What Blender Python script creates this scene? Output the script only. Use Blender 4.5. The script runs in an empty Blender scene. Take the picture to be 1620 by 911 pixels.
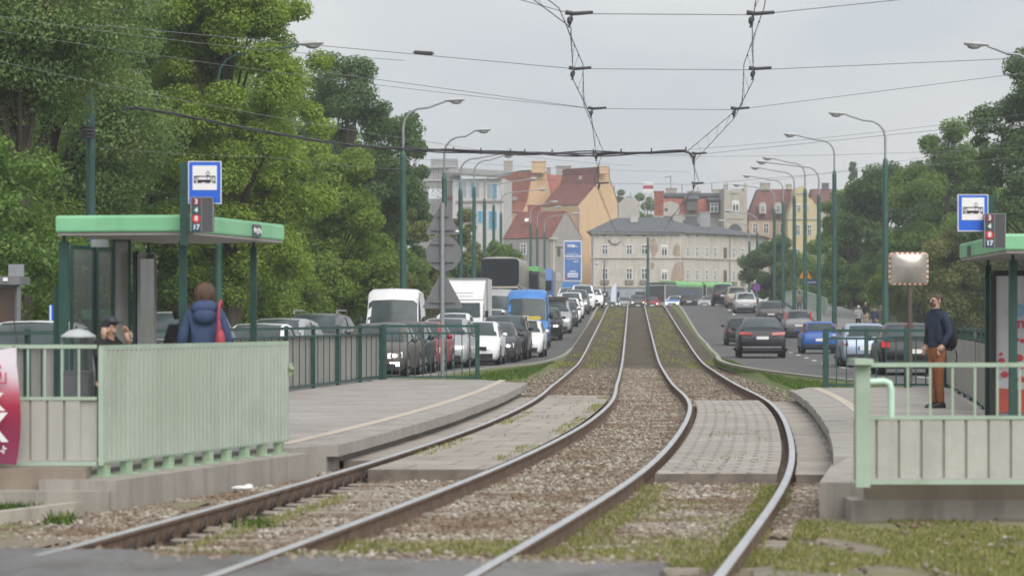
import bpy, bmesh, math, random
import numpy as np
from mathutils import Vector, Matrix
R = math.radians
S = bpy.context.scene
COL = S.collection
random.seed(7); rng = np.random.default_rng(7)

# ------------------------------------------------------------ camera
F, CX, HY, EH = 4500.0, 810.0, 504.0, 1.56      # focal length and horizon in photograph pixels, eye height in m
cam = bpy.data.objects.new('camera', bpy.data.cameras.new('camera')); COL.objects.link(cam)
cam.location = (0, 0, EH); cam.rotation_euler = (R(90), 0, 0)
cam.data.sensor_width = 36; cam.data.lens = F * 36 / 1620
cam.data.shift_y = (HY - 455.5) / 1620
cam.data.clip_start = 0.5; cam.data.clip_end = 6000
cam.data.dof.use_dof = True; cam.data.dof.focus_distance = 70; cam.data.dof.aperture_fstop = 3.4
S.camera = cam

# ------------------------------------------------------------ overcast sky, veiled sun, exposure
SUN_EL, SUN_ROT = R(44), R(155)
W = bpy.data.worlds.new('World'); S.world = W; W.use_nodes = True
nt = W.node_tree; nt.nodes.clear()
out = nt.nodes.new('ShaderNodeOutputWorld'); bg = nt.nodes.new('ShaderNodeBackground')
sky = nt.nodes.new('ShaderNodeTexSky'); sky.sky_type = 'NISHITA'; sky.sun_disc = False
sky.sun_elevation = SUN_EL; sky.sun_rotation = SUN_ROT; sky.dust_density = 3.0
tc = nt.nodes.new('ShaderNodeTexCoord'); mp = nt.nodes.new('ShaderNodeMapping')
mp.inputs['Scale'].default_value = (5, 5, 16)
nz = nt.nodes.new('ShaderNodeTexNoise'); nz.inputs['Scale'].default_value = 1.1; nz.inputs['Detail'].default_value = 4
rp = nt.nodes.new('ShaderNodeValToRGB')
rp.color_ramp.elements[0].position = .34; rp.color_ramp.elements[0].color = (3.15, 3.34, 3.56, 1)
rp.color_ramp.elements[1].position = .66; rp.color_ramp.elements[1].color = (4.15, 4.17, 4.12, 1)
mx = nt.nodes.new('ShaderNodeMixRGB'); mx.inputs['Fac'].default_value = .9
nt.links.new(tc.outputs['Generated'], mp.inputs['Vector']); nt.links.new(mp.outputs['Vector'], nz.inputs['Vector'])
nt.links.new(nz.outputs['Fac'], rp.inputs['Fac'])
nt.links.new(sky.outputs['Color'], mx.inputs['Color1']); nt.links.new(rp.outputs['Color'], mx.inputs['Color2'])
nt.links.new(mx.outputs['Color'], bg.inputs['Color']); bg.inputs['Strength'].default_value = .1
nt.links.new(bg.outputs['Background'], out.inputs['Surface'])
sun = bpy.data.objects.new('sun', bpy.data.lights.new('sun', 'SUN')); COL.objects.link(sun)
sun.data.energy = 1.5; sun.data.angle = R(60); sun.data.color = (1, .97, .93)
sd = Vector((math.sin(SUN_ROT) * math.cos(SUN_EL), math.cos(SUN_ROT) * math.cos(SUN_EL), math.sin(SUN_EL)))
sun.rotation_euler = (-sd).to_track_quat('-Z', 'Y').to_euler()
S.view_settings.view_transform = 'Standard'; S.view_settings.look = 'None'
S.view_settings.exposure = 1.0; S.view_settings.gamma = 1.0
S.cycles.filter_width = 1.6
S.cycles.max_bounces = 6; S.cycles.transparent_max_bounces = 8

# ------------------------------------------------------------ helpers
def px(x, Y): return (x - CX) * Y / F
def pz(y, Y): return EH + (HY - y) * Y / F
def P(x, y, Y): return Vector((px(x, Y), Y, pz(y, Y)))

def curve(pts):
    """smooth monotone-ish interpolation through (Y, value) points"""
    xs = np.array([p[0] for p in pts], float); ys = np.array([p[1] for p in pts], float)
    h = np.diff(xs); d = np.diff(ys) / h
    m = np.empty_like(xs); m[0] = d[0]; m[-1] = d[-1]
    for i in range(1, len(xs) - 1):
        m[i] = (d[i-1] * h[i] + d[i] * h[i-1]) / (h[i] + h[i-1])
    def f(x):
        x = np.asarray(x, float); i = np.clip(np.searchsorted(xs, x) - 1, 0, len(xs) - 2)
        t = (x - xs[i]) / h[i]
        t2, t3 = t*t, t*t*t
        v = (2*t3-3*t2+1)*ys[i] + (t3-2*t2+t)*h[i]*m[i] + (-2*t3+3*t2)*ys[i+1] + (t3-t2)*h[i]*m[i+1]
        v = np.where(x < xs[0], ys[0] + (x - xs[0]) * m[0], np.where(x > xs[-1], ys[-1] + (x - xs[-1]) * m[-1], v))
        return float(v) if v.ndim == 0 else v
    return f

zT = curve([(-200,0),(60,0),(85,0),(98,.03),(112,.25),(128,.6),(147,1.0),(166,1.41),(190,1.95),(210,2.4),(222,2.6),(232,2.69),(245,2.69),(270,2.62),(310,2.6),(500,2.6)])
zL = curve([(-200,0),(80,0),(102,.0),(118,.06),(136,.2),(150,.5),(165,.95),(181,1.45),(200,2.0),(215,2.35),(228,2.58),(240,2.66),(270,2.6),(310,2.6),(500,2.6)])
zR = curve([(-200,0),(90,0),(125,0),(142,.05),(155,.14),(170,.36),(185,.85),(198,1.4),(210,1.98),(222,2.4),(233,2.61),(245,2.66),(270,2.6),(310,2.6),(500,2.6)])
Lc = curve([(2,-4.85),(8,-3.95),(20,-2.2),(29.6,-.94),(40,.14),(51.6,1.0),(68.8,1.79),(98,3.04),(227,8.5),(310,12.0)])
Rc = curve([(2,-1.75),(8,-.85),(17.25,.50),(29.25,2.1),(40,3.13),(51.6,3.98),(68.8,4.63),(98,5.84),(227,11.3),(310,14.8)])
Lx1 = curve([(-40,-18),(10,-11.6),(25,-9.4),(40,-7.2),(54,-5.1),(65,-3.5),(75,-2.0),(83,-.95),(88,-.15),(92,.5),(98,1.1),(105,1.6),(125,2.5),(141,3.15),(166,4.3),(218,6.5),(310,10.5)])
Rx1 = curve([(-40,-1),(10,4.0),(30,6.2),(45,7.9),(57,9.0),(64,8.5),(70,7.8),(80,7.15),(90,7.05),(99,7.35),(113,8.25),(135,9.5),(154,10.6),(182,11.8),(222,13.2),(240,13.9),(310,17)])
def Lx2(Y): return Lx1(Y) - 7.2
def Rx2(Y): return Rx1(Y) + 7.2

def tag(o, label=None, cat=None, group=None, kind=None):
    if label: o['label'] = label
    if cat: o['category'] = cat
    if group: o['group'] = group
    if kind: o['kind'] = kind
    return o
def thing(name, loc, label, cat, group=None, rot=(0, 0, 0)):
    o = bpy.data.objects.new(name, None); COL.objects.link(o)
    o.empty_display_size = .2; o.location = loc; o.rotation_euler = rot
    return tag(o, label, cat, group)
def link(name, me, parent=None):
    o = bpy.data.objects.new(name, me); COL.objects.link(o)
    if parent: o.parent = parent
    return o

class MB:
    def __init__(s): s.v = []; s.f = []; s.m = []; s.uv = {}
    def add(s, vs, fs, m=0, uvs=None):
        b = len(s.v); s.v += [tuple(v) for v in vs]
        for k, f in enumerate(fs):
            if uvs: s.uv[len(s.f)] = [uvs[i] for i in f]
            s.f.append([i + b for i in f]); s.m.append(m)
        return s
    def box(s, c, d, rz=0, m=0, taper=1.0):
        x, y, z = d[0]/2, d[1]/2, d[2]/2; cr, sr = math.cos(rz), math.sin(rz); vs = []
        for k, (a, b, e) in enumerate([(-1,-1,-1),(1,-1,-1),(1,1,-1),(-1,1,-1),(-1,-1,1),(1,-1,1),(1,1,1),(-1,1,1)]):
            t = taper if e > 0 else 1
            X, Y = a*x*t, b*y*t
            vs.append((c[0]+X*cr-Y*sr, c[1]+X*sr+Y*cr, c[2]+e*z))
        return s.add(vs, [(0,3,2,1),(4,5,6,7),(0,1,5,4),(1,2,6,5),(2,3,7,6),(3,0,4,7)], m)
    def bar(s, p, q, w, h=None, m=0):
        """square bar from p to q"""
        return s.tube([p, q], [w/2*1.414, w/2*1.414], 4, m, rot=math.pi/4)
    def tube(s, pts, rad, n=8, m=0, caps=True, rot=0):
        pts = [Vector(p) for p in pts]
        if not hasattr(rad, '__len__'): rad = [rad]*len(pts)
        vs = []; fs = []
        prev = None
        for i, p in enumerate(pts):
            t = (pts[min(i+1, len(pts)-1)] - pts[max(i-1, 0)])
            if t.length < 1e-9: t = Vector((0,0,1))
            t.normalize()
            if prev is None:
                a = Vector((0,0,1)) if abs(t.z) < .9 else Vector((1,0,0))
                u = t.cross(a).normalized()
            else:
                u = (prev - t * prev.dot(t)).normalized()
            prev = u; w = t.cross(u)
            for k in range(n):
                a = 2*math.pi*k/n + rot
                vs.append(p + (u*math.cos(a) + w*math.sin(a))*rad[i])
        for i in range(len(pts)-1):
            for k in range(n):
                a, b = i*n+k, i*n+(k+1) % n
                fs.append((a, b, b+n, a+n))
        if caps:
            fs.append(tuple(range(n-1, -1, -1))); fs.append(tuple((len(pts)-1)*n+k for k in range(n)))
        return s.add(vs, fs, m)
    def ball(s, c, r, nu=10, nv=7, m=0, rz=0):
        r = r if hasattr(r, '__len__') else (r, r, r)
        vs = []; fs = []; cr, sr = math.cos(rz), math.sin(rz)
        for j in range(nv+1):
            ph = math.pi*j/nv
            for i in range(nu):
                th = 2*math.pi*i/nu
                x, y = r[0]*math.sin(ph)*math.cos(th), r[1]*math.sin(ph)*math.sin(th)
                vs.append((c[0]+x*cr-y*sr, c[1]+x*sr+y*cr, c[2]+r[2]*math.cos(ph)))
        for j in range(nv):
            for i in range(nu):
                a, b = j*nu+i, j*nu+(i+1) % nu
                fs.append((a, a+nu, b+nu, b))
        return s.add(vs, fs, m)
    def prism(s, pts, ext, m=0, mside=None):
        """polygon (3D points) extruded by vector ext"""
        pts = [Vector(p) for p in pts]; n = len(pts); e = Vector(ext)
        vs = pts + [p + e for p in pts]
        s.add(vs, [tuple(range(n)), tuple(range(2*n-1, n-1, -1))], m)
        s.add(vs, [(i, i+n, (i+1) % n + n, (i+1) % n) for i in range(n)], m if mside is None else mside)
        return s
    def quad(s, pts, m=0, uvs=None): return s.add(pts, [tuple(range(len(pts)))], m, uvs)
    def build(s, name, mats, parent=None, smooth=None, off=None, label=None):
        me = bpy.data.meshes.new(name)
        o_ = Vector(off) if off is not None else Vector((0,0,0))
        me.from_pydata([(v[0]-o_.x, v[1]-o_.y, v[2]-o_.z) for v in s.v], [], s.f)
        if not isinstance(mats, (list, tuple)): mats = [mats]
        for m in mats: me.materials.append(m)
        me.polygons.foreach_set('material_index', s.m)
        if s.uv:
            ul = me.uv_layers.new(name='UVMap')
            for fi, uvs in s.uv.items():
                for li, uv in zip(me.polygons[fi].loop_indices, uvs): ul.data[li].uv = uv
        bm = bmesh.new(); bm.from_mesh(me); bmesh.ops.recalc_face_normals(bm, faces=bm.faces); bm.to_mesh(me); bm.free()
        if smooth:
            me.polygons.foreach_set('use_smooth', [True]*len(me.polygons))
            me.set_sharp_from_angle(angle=R(smooth))
        o = link(name, me, parent)
        if label: o['label'] = label
        return o

def np_mesh(name, verts, faces, mat, parent=None, smooth=False):
    """big mesh from numpy arrays; faces (n, k)"""
    me = bpy.data.meshes.new(name); k = faces.shape[1]
    me.vertices.add(len(verts)); me.vertices.foreach_set('co', verts.astype(np.float32).ravel())
    me.loops.add(faces.size); me.loops.foreach_set('vertex_index', faces.astype(np.int32).ravel())
    me.polygons.add(len(faces)); me.polygons.foreach_set('loop_start', np.arange(0, faces.size, k, dtype=np.int32))
    me.polygons.foreach_set('loop_total', np.full(len(faces), k, np.int32))
    if smooth: me.polygons.foreach_set('use_smooth', np.ones(len(faces), bool))
    me.update(calc_edges=True); me.materials.append(mat)
    return link(name, me, parent)

# ------------------------------------------------------------ materials
MATS = {}
def lin(c):
    return tuple((x/255/12.92 if x/255 <= .04045 else ((x/255+.055)/1.055)**2.4) for x in c)
def base(name):
    m = bpy.data.materials.new(name); m.use_nodes = True
    n = m.node_tree; b = n.nodes['Principled BSDF']
    return m, n, b
def mat(name, col, rough=.6, var=.12, scale=4.0, bump=0.0, metal=0.0, coat=0.0, detail=5, stretch=(1,1,1), dirt=None, dirtscale=1.2, dirtamt=.5, emit=None, spec=.5, rust=0):
    """principled paint with two layers of procedural unevenness"""
    if name in MATS: return MATS[name]
    m, n, b = base(name); L = n.links.new
    tc = n.nodes.new('ShaderNodeTexCoord'); mp = n.nodes.new('ShaderNodeMapping'); mp.inputs['Scale'].default_value = stretch
    L(tc.outputs['Object'], mp.inputs['Vector'])
    nz = n.nodes.new('ShaderNodeTexNoise'); nz.inputs['Scale'].default_value = scale; nz.inputs['Detail'].default_value = detail
    L(mp.outputs['Vector'], nz.inputs['Vector'])
    rp = n.nodes.new('ShaderNodeValToRGB'); e = rp.color_ramp.elements
    e[0].position = .3; e[1].position = .72
    e[0].color = tuple(max(0, c*(1-var)) for c in col) + (1,); e[1].color = tuple(min(1, c*(1+var)) for c in col) + (1,)
    L(nz.outputs['Fac'], rp.inputs['Fac']); src = rp.outputs['Color']
    if dirt:
        n2 = n.nodes.new('ShaderNodeTexNoise'); n2.inputs['Scale'].default_value = dirtscale; n2.inputs['Detail'].default_value = 8
        n2.inputs['Roughness'].default_value = .65; L(tc.outputs['Object'], n2.inputs['Vector'])
        r2 = n.nodes.new('ShaderNodeValToRGB'); r2.color_ramp.elements[0].position = .5; r2.color_ramp.elements[1].position = .72
        r2.color_ramp.elements[1].color = (dirtamt,)*3 + (1,)
        L(n2.outputs['Fac'], r2.inputs['Fac'])
        mx = n.nodes.new('ShaderNodeMixRGB'); mx.inputs['Color2'].default_value = tuple(dirt) + (1,)
        L(r2.outputs['Color'], mx.inputs['Fac']); L(src, mx.inputs['Color1']); src = mx.outputs['Color']
    if rust:
        n4 = n.nodes.new('ShaderNodeTexNoise'); n4.inputs['Scale'].default_value = 6; n4.inputs['Detail'].default_value = 9; n4.inputs['Roughness'].default_value = .7; L(tc.outputs['Object'], n4.inputs['Vector'])
        src = mixc(n, ramp(n, n4.outputs['Fac'], [(rust, (0, 0, 0)), (rust+.03, (.85,)*3)]), src, (.13, .065, .03))
    L(src, b.inputs['Base Color'])
    b.inputs['Roughness'].default_value = rough; b.inputs['Metallic'].default_value = metal
    b.inputs['Coat Weight'].default_value = coat; b.inputs['Coat Roughness'].default_value = .06
    b.inputs['Specular IOR Level'].default_value = spec
    if bump:
        bp = n.nodes.new('ShaderNodeBump'); bp.inputs['Strength'].default_value = bump; bp.inputs['Distance'].default_value = .02
        n3 = n.nodes.new('ShaderNodeTexNoise'); n3.inputs['Scale'].default_value = scale*6; n3.inputs['Detail'].default_value = 4
        L(mp.outputs['Vector'], n3.inputs['Vector']); L(n3.outputs['Fac'], bp.inputs['Height']); L(bp.outputs['Normal'], b.inputs['Normal'])
    if emit:
        b.inputs['Emission Color'].default_value = tuple(emit[:3]) + (1,); b.inputs['Emission Strength'].default_value = emit[3]
    MATS[name] = m; return m

def uvnode(n): 
    u = n.nodes.new('ShaderNodeUVMap'); u.uv_map = 'UVMap'; return u.outputs['UV']
def ramp(n, src, stops):
    r = n.nodes.new('ShaderNodeValToRGB'); e = r.color_ramp.elements
    while len(e) < len(stops): e.new(.5)
    for k, (p, c) in enumerate(stops):
        e[k].position = p; e[k].color = tuple(c) + (1,) if len(c) == 3 else c
    n.links.new(src, r.inputs['Fac']); return r.outputs['Color']
def noise(n, vec, scale, detail=6, rough=.6, stretch=None):
    if stretch:
        mp = n.nodes.new('ShaderNodeMapping'); mp.inputs['Scale'].default_value = stretch; n.links.new(vec, mp.inputs['Vector']); vec = mp.outputs['Vector']
    t = n.nodes.new('ShaderNodeTexNoise'); t.inputs['Scale'].default_value = scale; t.inputs['Detail'].default_value = detail
    t.inputs['Roughness'].default_value = rough; n.links.new(vec, t.inputs['Vector']); return t.outputs['Fac']
def mixc(n, fac, a, b, mode='MIX'):
    m = n.nodes.new('ShaderNodeMixRGB'); m.blend_type = mode
    for s, v in (('Fac', fac), ('Color1', a), ('Color2', b)):
        if isinstance(v, (int, float)): m.inputs[s].default_value = v
        elif isinstance(v, tuple): m.inputs[s].default_value = v + (1,) if len(v) == 3 else v
        else: n.links.new(v, m.inputs[s])
    return m.outputs['Color']
def bump(n, b, h, strength=.5, dist=.02):
    bp = n.nodes.new('ShaderNodeBump'); bp.inputs['Strength'].default_value = strength; bp.inputs['Distance'].default_value = dist
    n.links.new(h, bp.inputs['Height']); n.links.new(bp.outputs['Normal'], b.inputs['Normal'])

def m_asphalt(name, c=.075, dirty=None):
    m, n, b = base(name); uv = uvnode(n)
    a = ramp(n, noise(n, uv, .35, 5, .6, (1, .25, 1)), [(.3, (c*.8,)*3), (.7, (c*1.25, c*1.21, c*1.16))])
    g = ramp(n, noise(n, uv, 60, 3, .7), [(.3, (.75,)*3), (.7, (1.2,)*3)])
    col = mixc(n, 1.0, a, g, 'MULTIPLY')
    dk = ramp(n, noise(n, uv, 1.6, 6, .7), [(.58, (1, 1, 1)), (.72, (.55, .55, .56))])
    col = mixc(n, 1.0, col, dk, 'MULTIPLY')
    if dirty: col = mixc(n, ramp(n, noise(n, uv, .8, 9, .75, (1.5, .6, 1)), [(.46, (0, 0, 0)), (.62, (.75,)*3)]), col, dirty)
    n.links.new(col, b.inputs['Base Color']); b.inputs['Roughness'].default_value = .8
    bump(n, b, noise(n, uv, 80, 3), .4, .008); return m
def m_bed():
    """ballast that turns into dark soil with moss further up the line (v = metres along the line)"""
    m, n, b = base('track ballast'); uv = uvnode(n)
    vo = n.nodes.new('ShaderNodeTexVoronoi'); vo.inputs['Scale'].default_value = 16; n.links.new(uv, vo.inputs['Vector'])
    sep = n.nodes.new('ShaderNodeSeparateColor'); n.links.new(vo.outputs['Color'], sep.inputs['Color'])
    st = ramp(n, sep.outputs['Red'], [(0, (.12, .095, .07)), (.4, (.21, .17, .125)), (.75, (.29, .245, .19)), (1, (.36, .32, .26))])
    st = mixc(n, 1.0, st, ramp(n, noise(n, uv, .7, 4), [(.35, (.7, .62, .52)), (.65, (1.1, 1.06, 1))]), 'MULTIPLY')
    so = ramp(n, noise(n, uv, 1.2, 7, .65, (1, .35, 1)), [(.3, (.055, .045, .032)), (.55, (.10, .082, .055)), (.68, (.13, .115, .06)), (.8, (.12, .14, .045))])
    sx = n.nodes.new('ShaderNodeSeparateXYZ'); n.links.new(uv, sx.inputs[0])
    f = n.nodes.new('ShaderNodeMapRange'); f.inputs['From Min'].default_value = 88; f.inputs['From Max'].default_value = 102
    n.links.new(sx.outputs['Y'], f.inputs['Value'])
    n.links.new(mixc(n, f.outputs['Result'], st, so), b.inputs['Base Color']); b.inputs['Roughness'].default_value = .95
    bump(n, b, vo.outputs['Distance'], .8, .05); return m
def m_verge(name, soil=(.19, .15, .10), g1=(.085, .12, .03), g2=(.17, .19, .065), lo=.42, hi=.55):
    m, n, b = base(name); uv = uvnode(n)
    f = ramp(n, noise(n, uv, .55, 7, .7, (1, .5, 1)), [(lo, (0, 0, 0)), (hi, (1, 1, 1))])
    g = ramp(n, noise(n, uv, 5, 5, .7), [(.3, g1), (.7, g2)])
    so = ramp(n, noise(n, uv, 9, 6, .7), [(.3, tuple(x*.6 for x in soil)), (.7, tuple(x*1.35 for x in soil))])
    n.links.new(mixc(n, f, so, g), b.inputs['Base Color']); b.inputs['Roughness'].default_value = .95
    bump(n, b, noise(n, uv, 14, 6, .7), .8, .05); return m
def m_paver(name, c=(.26, .235, .205), bw=.5, bh=1.0, mort=.02, moss=.5):
    """concrete paving with joints, u across and v along in metres"""
    m, n, b = base(name); uv = uvnode(n)
    br = n.nodes.new('ShaderNodeTexBrick'); br.inputs['Scale'].default_value = 1
    br.inputs['Brick Width'].default_value = bw; br.inputs['Row Height'].default_value = bh; br.inputs['Mortar Size'].default_value = mort
    w = .1 if moss else .035; br.inputs['Color1'].default_value = tuple(x*(1-w) for x in c) + (1,); br.inputs['Color2'].default_value = tuple(x*(1+w) for x in c) + (1,)
    br.inputs['Mortar'].default_value = tuple(x*(.62 if moss else .8) for x in c) + (1,); br.inputs['Mortar Smooth'].default_value = .3
    n.links.new(uv, br.inputs['Vector'])
    col = mixc(n, 1.0, br.outputs['Color'], ramp(n, noise(n, uv, .9, 7, .7), [(.3, (.72, .7, .66)), (.7, (1.15, 1.13, 1.1))]), 'MULTIPLY')
    col = mixc(n, 1.0, col, ramp(n, noise(n, uv, 30, 3, .7), [(.3, (.82,)*3), (.7, (1.12,)*3)]), 'MULTIPLY')
    mo = ramp(n, noise(n, uv, 1.3, 8, .75, (1.6, .5, 1)), [(.6 if moss else .95, (0, 0, 0)), (.75 if moss else 1, (moss,)*3)])
    col = mixc(n, mo, col, (.11, .12, .04))
    n.links.new(col, b.inputs['Base Color']); b.inputs['Roughness'].default_value = .85
    bump(n, b, br.outputs['Fac'], -.4, .01); return m
def m_island(name, stops, rough=.8, trans=0.0, hue=None, hscale=.35, hlo=.56):
    """colour by loose piece (leaf, stone, blade) with a slow drift through the crown"""
    if name in MATS: return MATS[name]
    m, n, b = base(name); g = n.nodes.new('ShaderNodeNewGeometry')
    col = ramp(n, g.outputs['Random Per Island'], stops)
    if hue:
        tc = n.nodes.new('ShaderNodeTexCoord')
        f = ramp(n, noise(n, tc.outputs['Object'], hscale, 3, .6), [(hlo, (0, 0, 0)), (hlo+.14, (1, 1, 1))])
        col = mixc(n, f, col, mixc(n, .75, col, hue))
    n.links.new(col, b.inputs['Base Color']); b.inputs['Roughness'].default_value = rough; b.inputs['Specular IOR Level'].default_value = .25
    if trans:
        t = n.nodes.new('ShaderNodeBsdfTranslucent'); n.links.new(mixc(n, 1.0, col, (1.3, 1.5, .7), 'MULTIPLY'), t.inputs['Color'])
        ms = n.nodes.new('ShaderNodeMixShader'); ms.inputs['Fac'].default_value = trans
        n.links.new(b.outputs['BSDF'], ms.inputs[1]); n.links.new(t.outputs['BSDF'], ms.inputs[2])
        n.links.new(ms.outputs['Shader'], n.nodes['Material Output'].inputs['Surface'])
    MATS[name] = m; return m
def m_tiles(name, c, rowh=.33):
    """roof tiles in courses (object Z), blotchy"""
    m, n, b = base(name); tc = n.nodes.new('ShaderNodeTexCoord'); sp = n.nodes.new('ShaderNodeSeparateXYZ'); n.links.new(tc.outputs['Object'], sp.inputs[0])
    w = n.nodes.new('ShaderNodeTexWave'); w.wave_type = 'BANDS'; w.bands_direction = 'Z'; w.inputs['Scale'].default_value = .33/rowh*.95
    w.inputs['Distortion'].default_value = .4; n.links.new(tc.outputs['Object'], w.inputs['Vector'])
    a = ramp(n, noise(n, tc.outputs['Object'], 1.1, 6, .7), [(.3, tuple(x*.65 for x in c)), (.7, tuple(x*1.3 for x in c))])
    col = mixc(n, 1.0, a, ramp(n, w.outputs['Fac'], [(0, (.62,)*3), (.35, (1, 1, 1))]), 'MULTIPLY')
    n.links.new(col, b.inputs['Base Color']); b.inputs['Roughness'].default_value = .85
    return m
def m_streaky(name, c, dirt=(.2, .18, .15), amt=.6, rough=.85):
    """plaster or concrete with rain streaks and blotches"""
    m, n, b = base(name); tc = n.nodes.new('ShaderNodeTexCoord'); v = tc.outputs['Object']
    a = ramp(n, noise(n, v, 2.2, 7, .7), [(.3, tuple(x*.86 for x in c)), (.7, tuple(x*1.1 for x in c))])
    s1 = ramp(n, noise(n, v, 1.6, 6, .7, (1.6, 1.6, .16)), [(.48, (0, 0, 0)), (.7, (amt,)*3)])
    s2 = ramp(n, noise(n, v, .55, 8, .75), [(.52, (0, 0, 0)), (.66, (amt*.7,)*3)])
    col = mixc(n, s2, mixc(n, s1, a, dirt), dirt)
    n.links.new(col, b.inputs['Base Color']); b.inputs['Roughness'].default_value = rough
    bump(n, b, noise(n, v, 18, 4), .3, .01); return m

GLASS = mat('dark glass', (.03, .038, .042), .06, .2, 2, coat=.6)
CARGLASS = mat('car glass', (.048, .064, .068), .12, .4, 1.4, spec=.3)
BLACKP = mat('black plastic', (.02, .02, .021), .55, .3)
RUBBER = mat('tyre rubber', (.022, .021, .02), .85, .3)
ALLOY = mat('alloy rim', (.35, .35, .36), .35, .2, metal=.6)
CHROME = mat('chrome', (.6, .6, .6), .2, .1, metal=1)
PLATE = mat('plate white', (.75, .75, .72), .4, .05)
PLATEB = mat('plate blue', (.03, .07, .35), .4, .05)
LAMP = mat('lamp glass', (.62, .64, .66), .12, .2, 20, coat=.6)
LAMPON = mat('lit headlamp', (.9, .9, .85), .2, .05, emit=(1, .93, .78, 2.2))
LEDON = mat('lit daytime strip', (.9, .9, 1), .2, .05, emit=(.75, .78, 1, 3.0))
TAIL = mat('tail lens', (.30, .012, .014), .2, .2, 8, coat=.6)
TAILON = mat('lit tail lens', (.35, .015, .015), .2, .1, emit=(1, .03, .025, .12))
ORANGE = mat('indicator lens', (.7, .22, .03), .3, .1)
GREEND = mat('dark green paint', (.015, .062, .050), .45, .22, 3, dirt=(.05, .08, .07), dirtamt=.35)
GREENPOLE = mat('mast green paint', (.028, .092, .072), .45, .25, 2, dirt=(.05, .1, .09), dirtamt=.4)
GREENP = mat('pale green paint', (.37, .475, .375), .5, .07, 2.2, dirt=(.28, .33, .24), dirtamt=.65, dirtscale=3, rust=.67)
GREENROOF = mat('shelter green', (.22, .52, .29), .4, .1, 1.5, dirt=(.12, .36, .16), dirtamt=.45, dirtscale=2.5)
GREENSH = m_streaky('pale green sheet', (.41, .465, .395), (.27, .30, .22), .5, .55)
GREYSHEET = m_streaky('grey panel sheet', (.31, .305, .285), (.22, .2, .17), .5, .6)
STEEL = mat('polished rail head', (.62, .62, .62), .33, .12, 8, metal=.7, stretch=(1, .1, 1))
RUST = mat('rusty rail web', (.165, .11, .075), .85, .35, 9, bump=.4, dirt=(.06, .045, .035), dirtscale=5)
GALV = mat('galvanised grey', (.30, .31, .32), .45, .1, 6, metal=.3)
SIGNBACK = mat('sign back grey', (.15, .155, .163), .5, .1, 3)
CABLE = mat('overhead cable', (.05, .05, .056), .7, .2)
WIRE = mat('copper wire', (.16, .16, .17), .6, .2)
CONC = m_streaky('old concrete', (.40, .37, .32), (.17, .15, .12), .65)
CONCK = m_streaky('kerb concrete', (.33, .31, .275), (.2, .18, .15), .5)
# ============================================================ SETTING
def strip(name, Ys, xl, xr, z, mats, ncol=4, ref=None, kind='structure', zj=0.0):
    """ruled ribbon between two lines xl(Y), xr(Y); z(t, Y) is the height; uv = metres across and along"""
    mb = MB(); n = len(Ys); vs = []; uv = []
    for Y in Ys:
        a, b = xl(Y), xr(Y); r = ref(Y) if ref else a
        for k in range(ncol+1):
            t = k/ncol; x = a + (b-a)*t
            vs.append((x, Y, z(t, Y) + (random.uniform(-zj, zj) if 0 < k < ncol else 0))); uv.append((x-r, Y))
    fs = [(i*(ncol+1)+k, i*(ncol+1)+k+1, (i+1)*(ncol+1)+k+1, (i+1)*(ncol+1)+k) for i in range(n-1) for k in range(ncol)]
    mb.add(vs, fs, 0, uv)
    o = mb.build(name, mats, smooth=60); 
    if kind: o['kind'] = kind
    return o
def yr(a, b, d): 
    n = max(1, int(round((b-a)/d))); return [a + (b-a)*i/n for i in range(n+1)]
def lerp(a, b, t): return a + (b-a)*t

ASPH = m_asphalt('road asphalt', .095); ASPH2 = m_asphalt('crossing asphalt', .165, (.085, .072, .058))
PAVE = m_asphalt('pavement concrete', .27)
BED = m_bed(); VERGE = m_verge('verge turf and soil', (.17, .14, .09), (.085, .12, .03), (.17, .19, .065), .30, .46); VERGE2 = m_verge('dry grass and gravel', (.25, .215, .165), (.17, .18, .075), (.25, .24, .12), .42, .62)
GROUND = m_verge('wild ground', (.09, .075, .05), (.06, .085, .025), (.10, .13, .04), .35, .5)
SLABS = m_paver('track crossing slabs', (.36, .33, .30), .75, 1.0, .018, .55)
SLABS2 = m_paver('gridded crossing slabs', (.385, .36, .33), .32, .36, .03, .6)
PLAT = m_paver('platform paving', (.355, .335, .32), .42, .35, .008, 0)
SLABSHADE = mat('slab end painted shade', (.17, .145, .12), .9, .3, 6)  # shade on the slab ends put into a colour darker than the slabs
TACT = mat('cream tactile stripe', (.50, .44, .36), .8, .12, 6, dirt=(.38, .33, .27), dirtamt=.6)

# one ground sheet out to the horizon, a little below every road and track
YS = [-300, -60] + yr(0, 330, 5) + [400, 700, 1500, 4000]
gv = []; 
for Y in YS:
    l, r = zL(Y) - .07, zR(Y) - .07; t = zT(Y) - .42
    row = [(-2500, l), (-300, l), (Lx2(Y) - 14, l), (Lx2(Y) - .2, l), (Lx1(Y) + .1, l - .08), (Lc(Y) - 1.3, t), (Rc(Y) + 1.3, t), (Rx1(Y) - .1, r - .08), (Rx2(Y) + .2, r), (Rx2(Y) + 14, r), (300, r), (2500, r)]
    if Y > 330: xs = [-2500, -300, -40, -12, 3, 8, 18, 21, 30, 60, 300, 2500]; row = [(x, 2.55) for x in xs]
    if Y < 0: xs = [-2500, -300, -30, -22, -13, -7, -1, 2, 8, 30, 300, 2500]; row = [(x, -.3) for x in xs]
    gv.append([(x, Y, z) for x, z in row])
mb = MB(); k = len(gv[0])
mb.add([v for r in gv for v in r], [(i*k+j, i*k+j+1, (i+1)*k+j+1, (i+1)*k+j) for i in range(len(gv)-1) for j in range(k-1)], 0, [(v[0], v[1]) for r in gv for v in r])
tag(mb.build('ground', GROUND, smooth=60), kind='structure')

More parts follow.
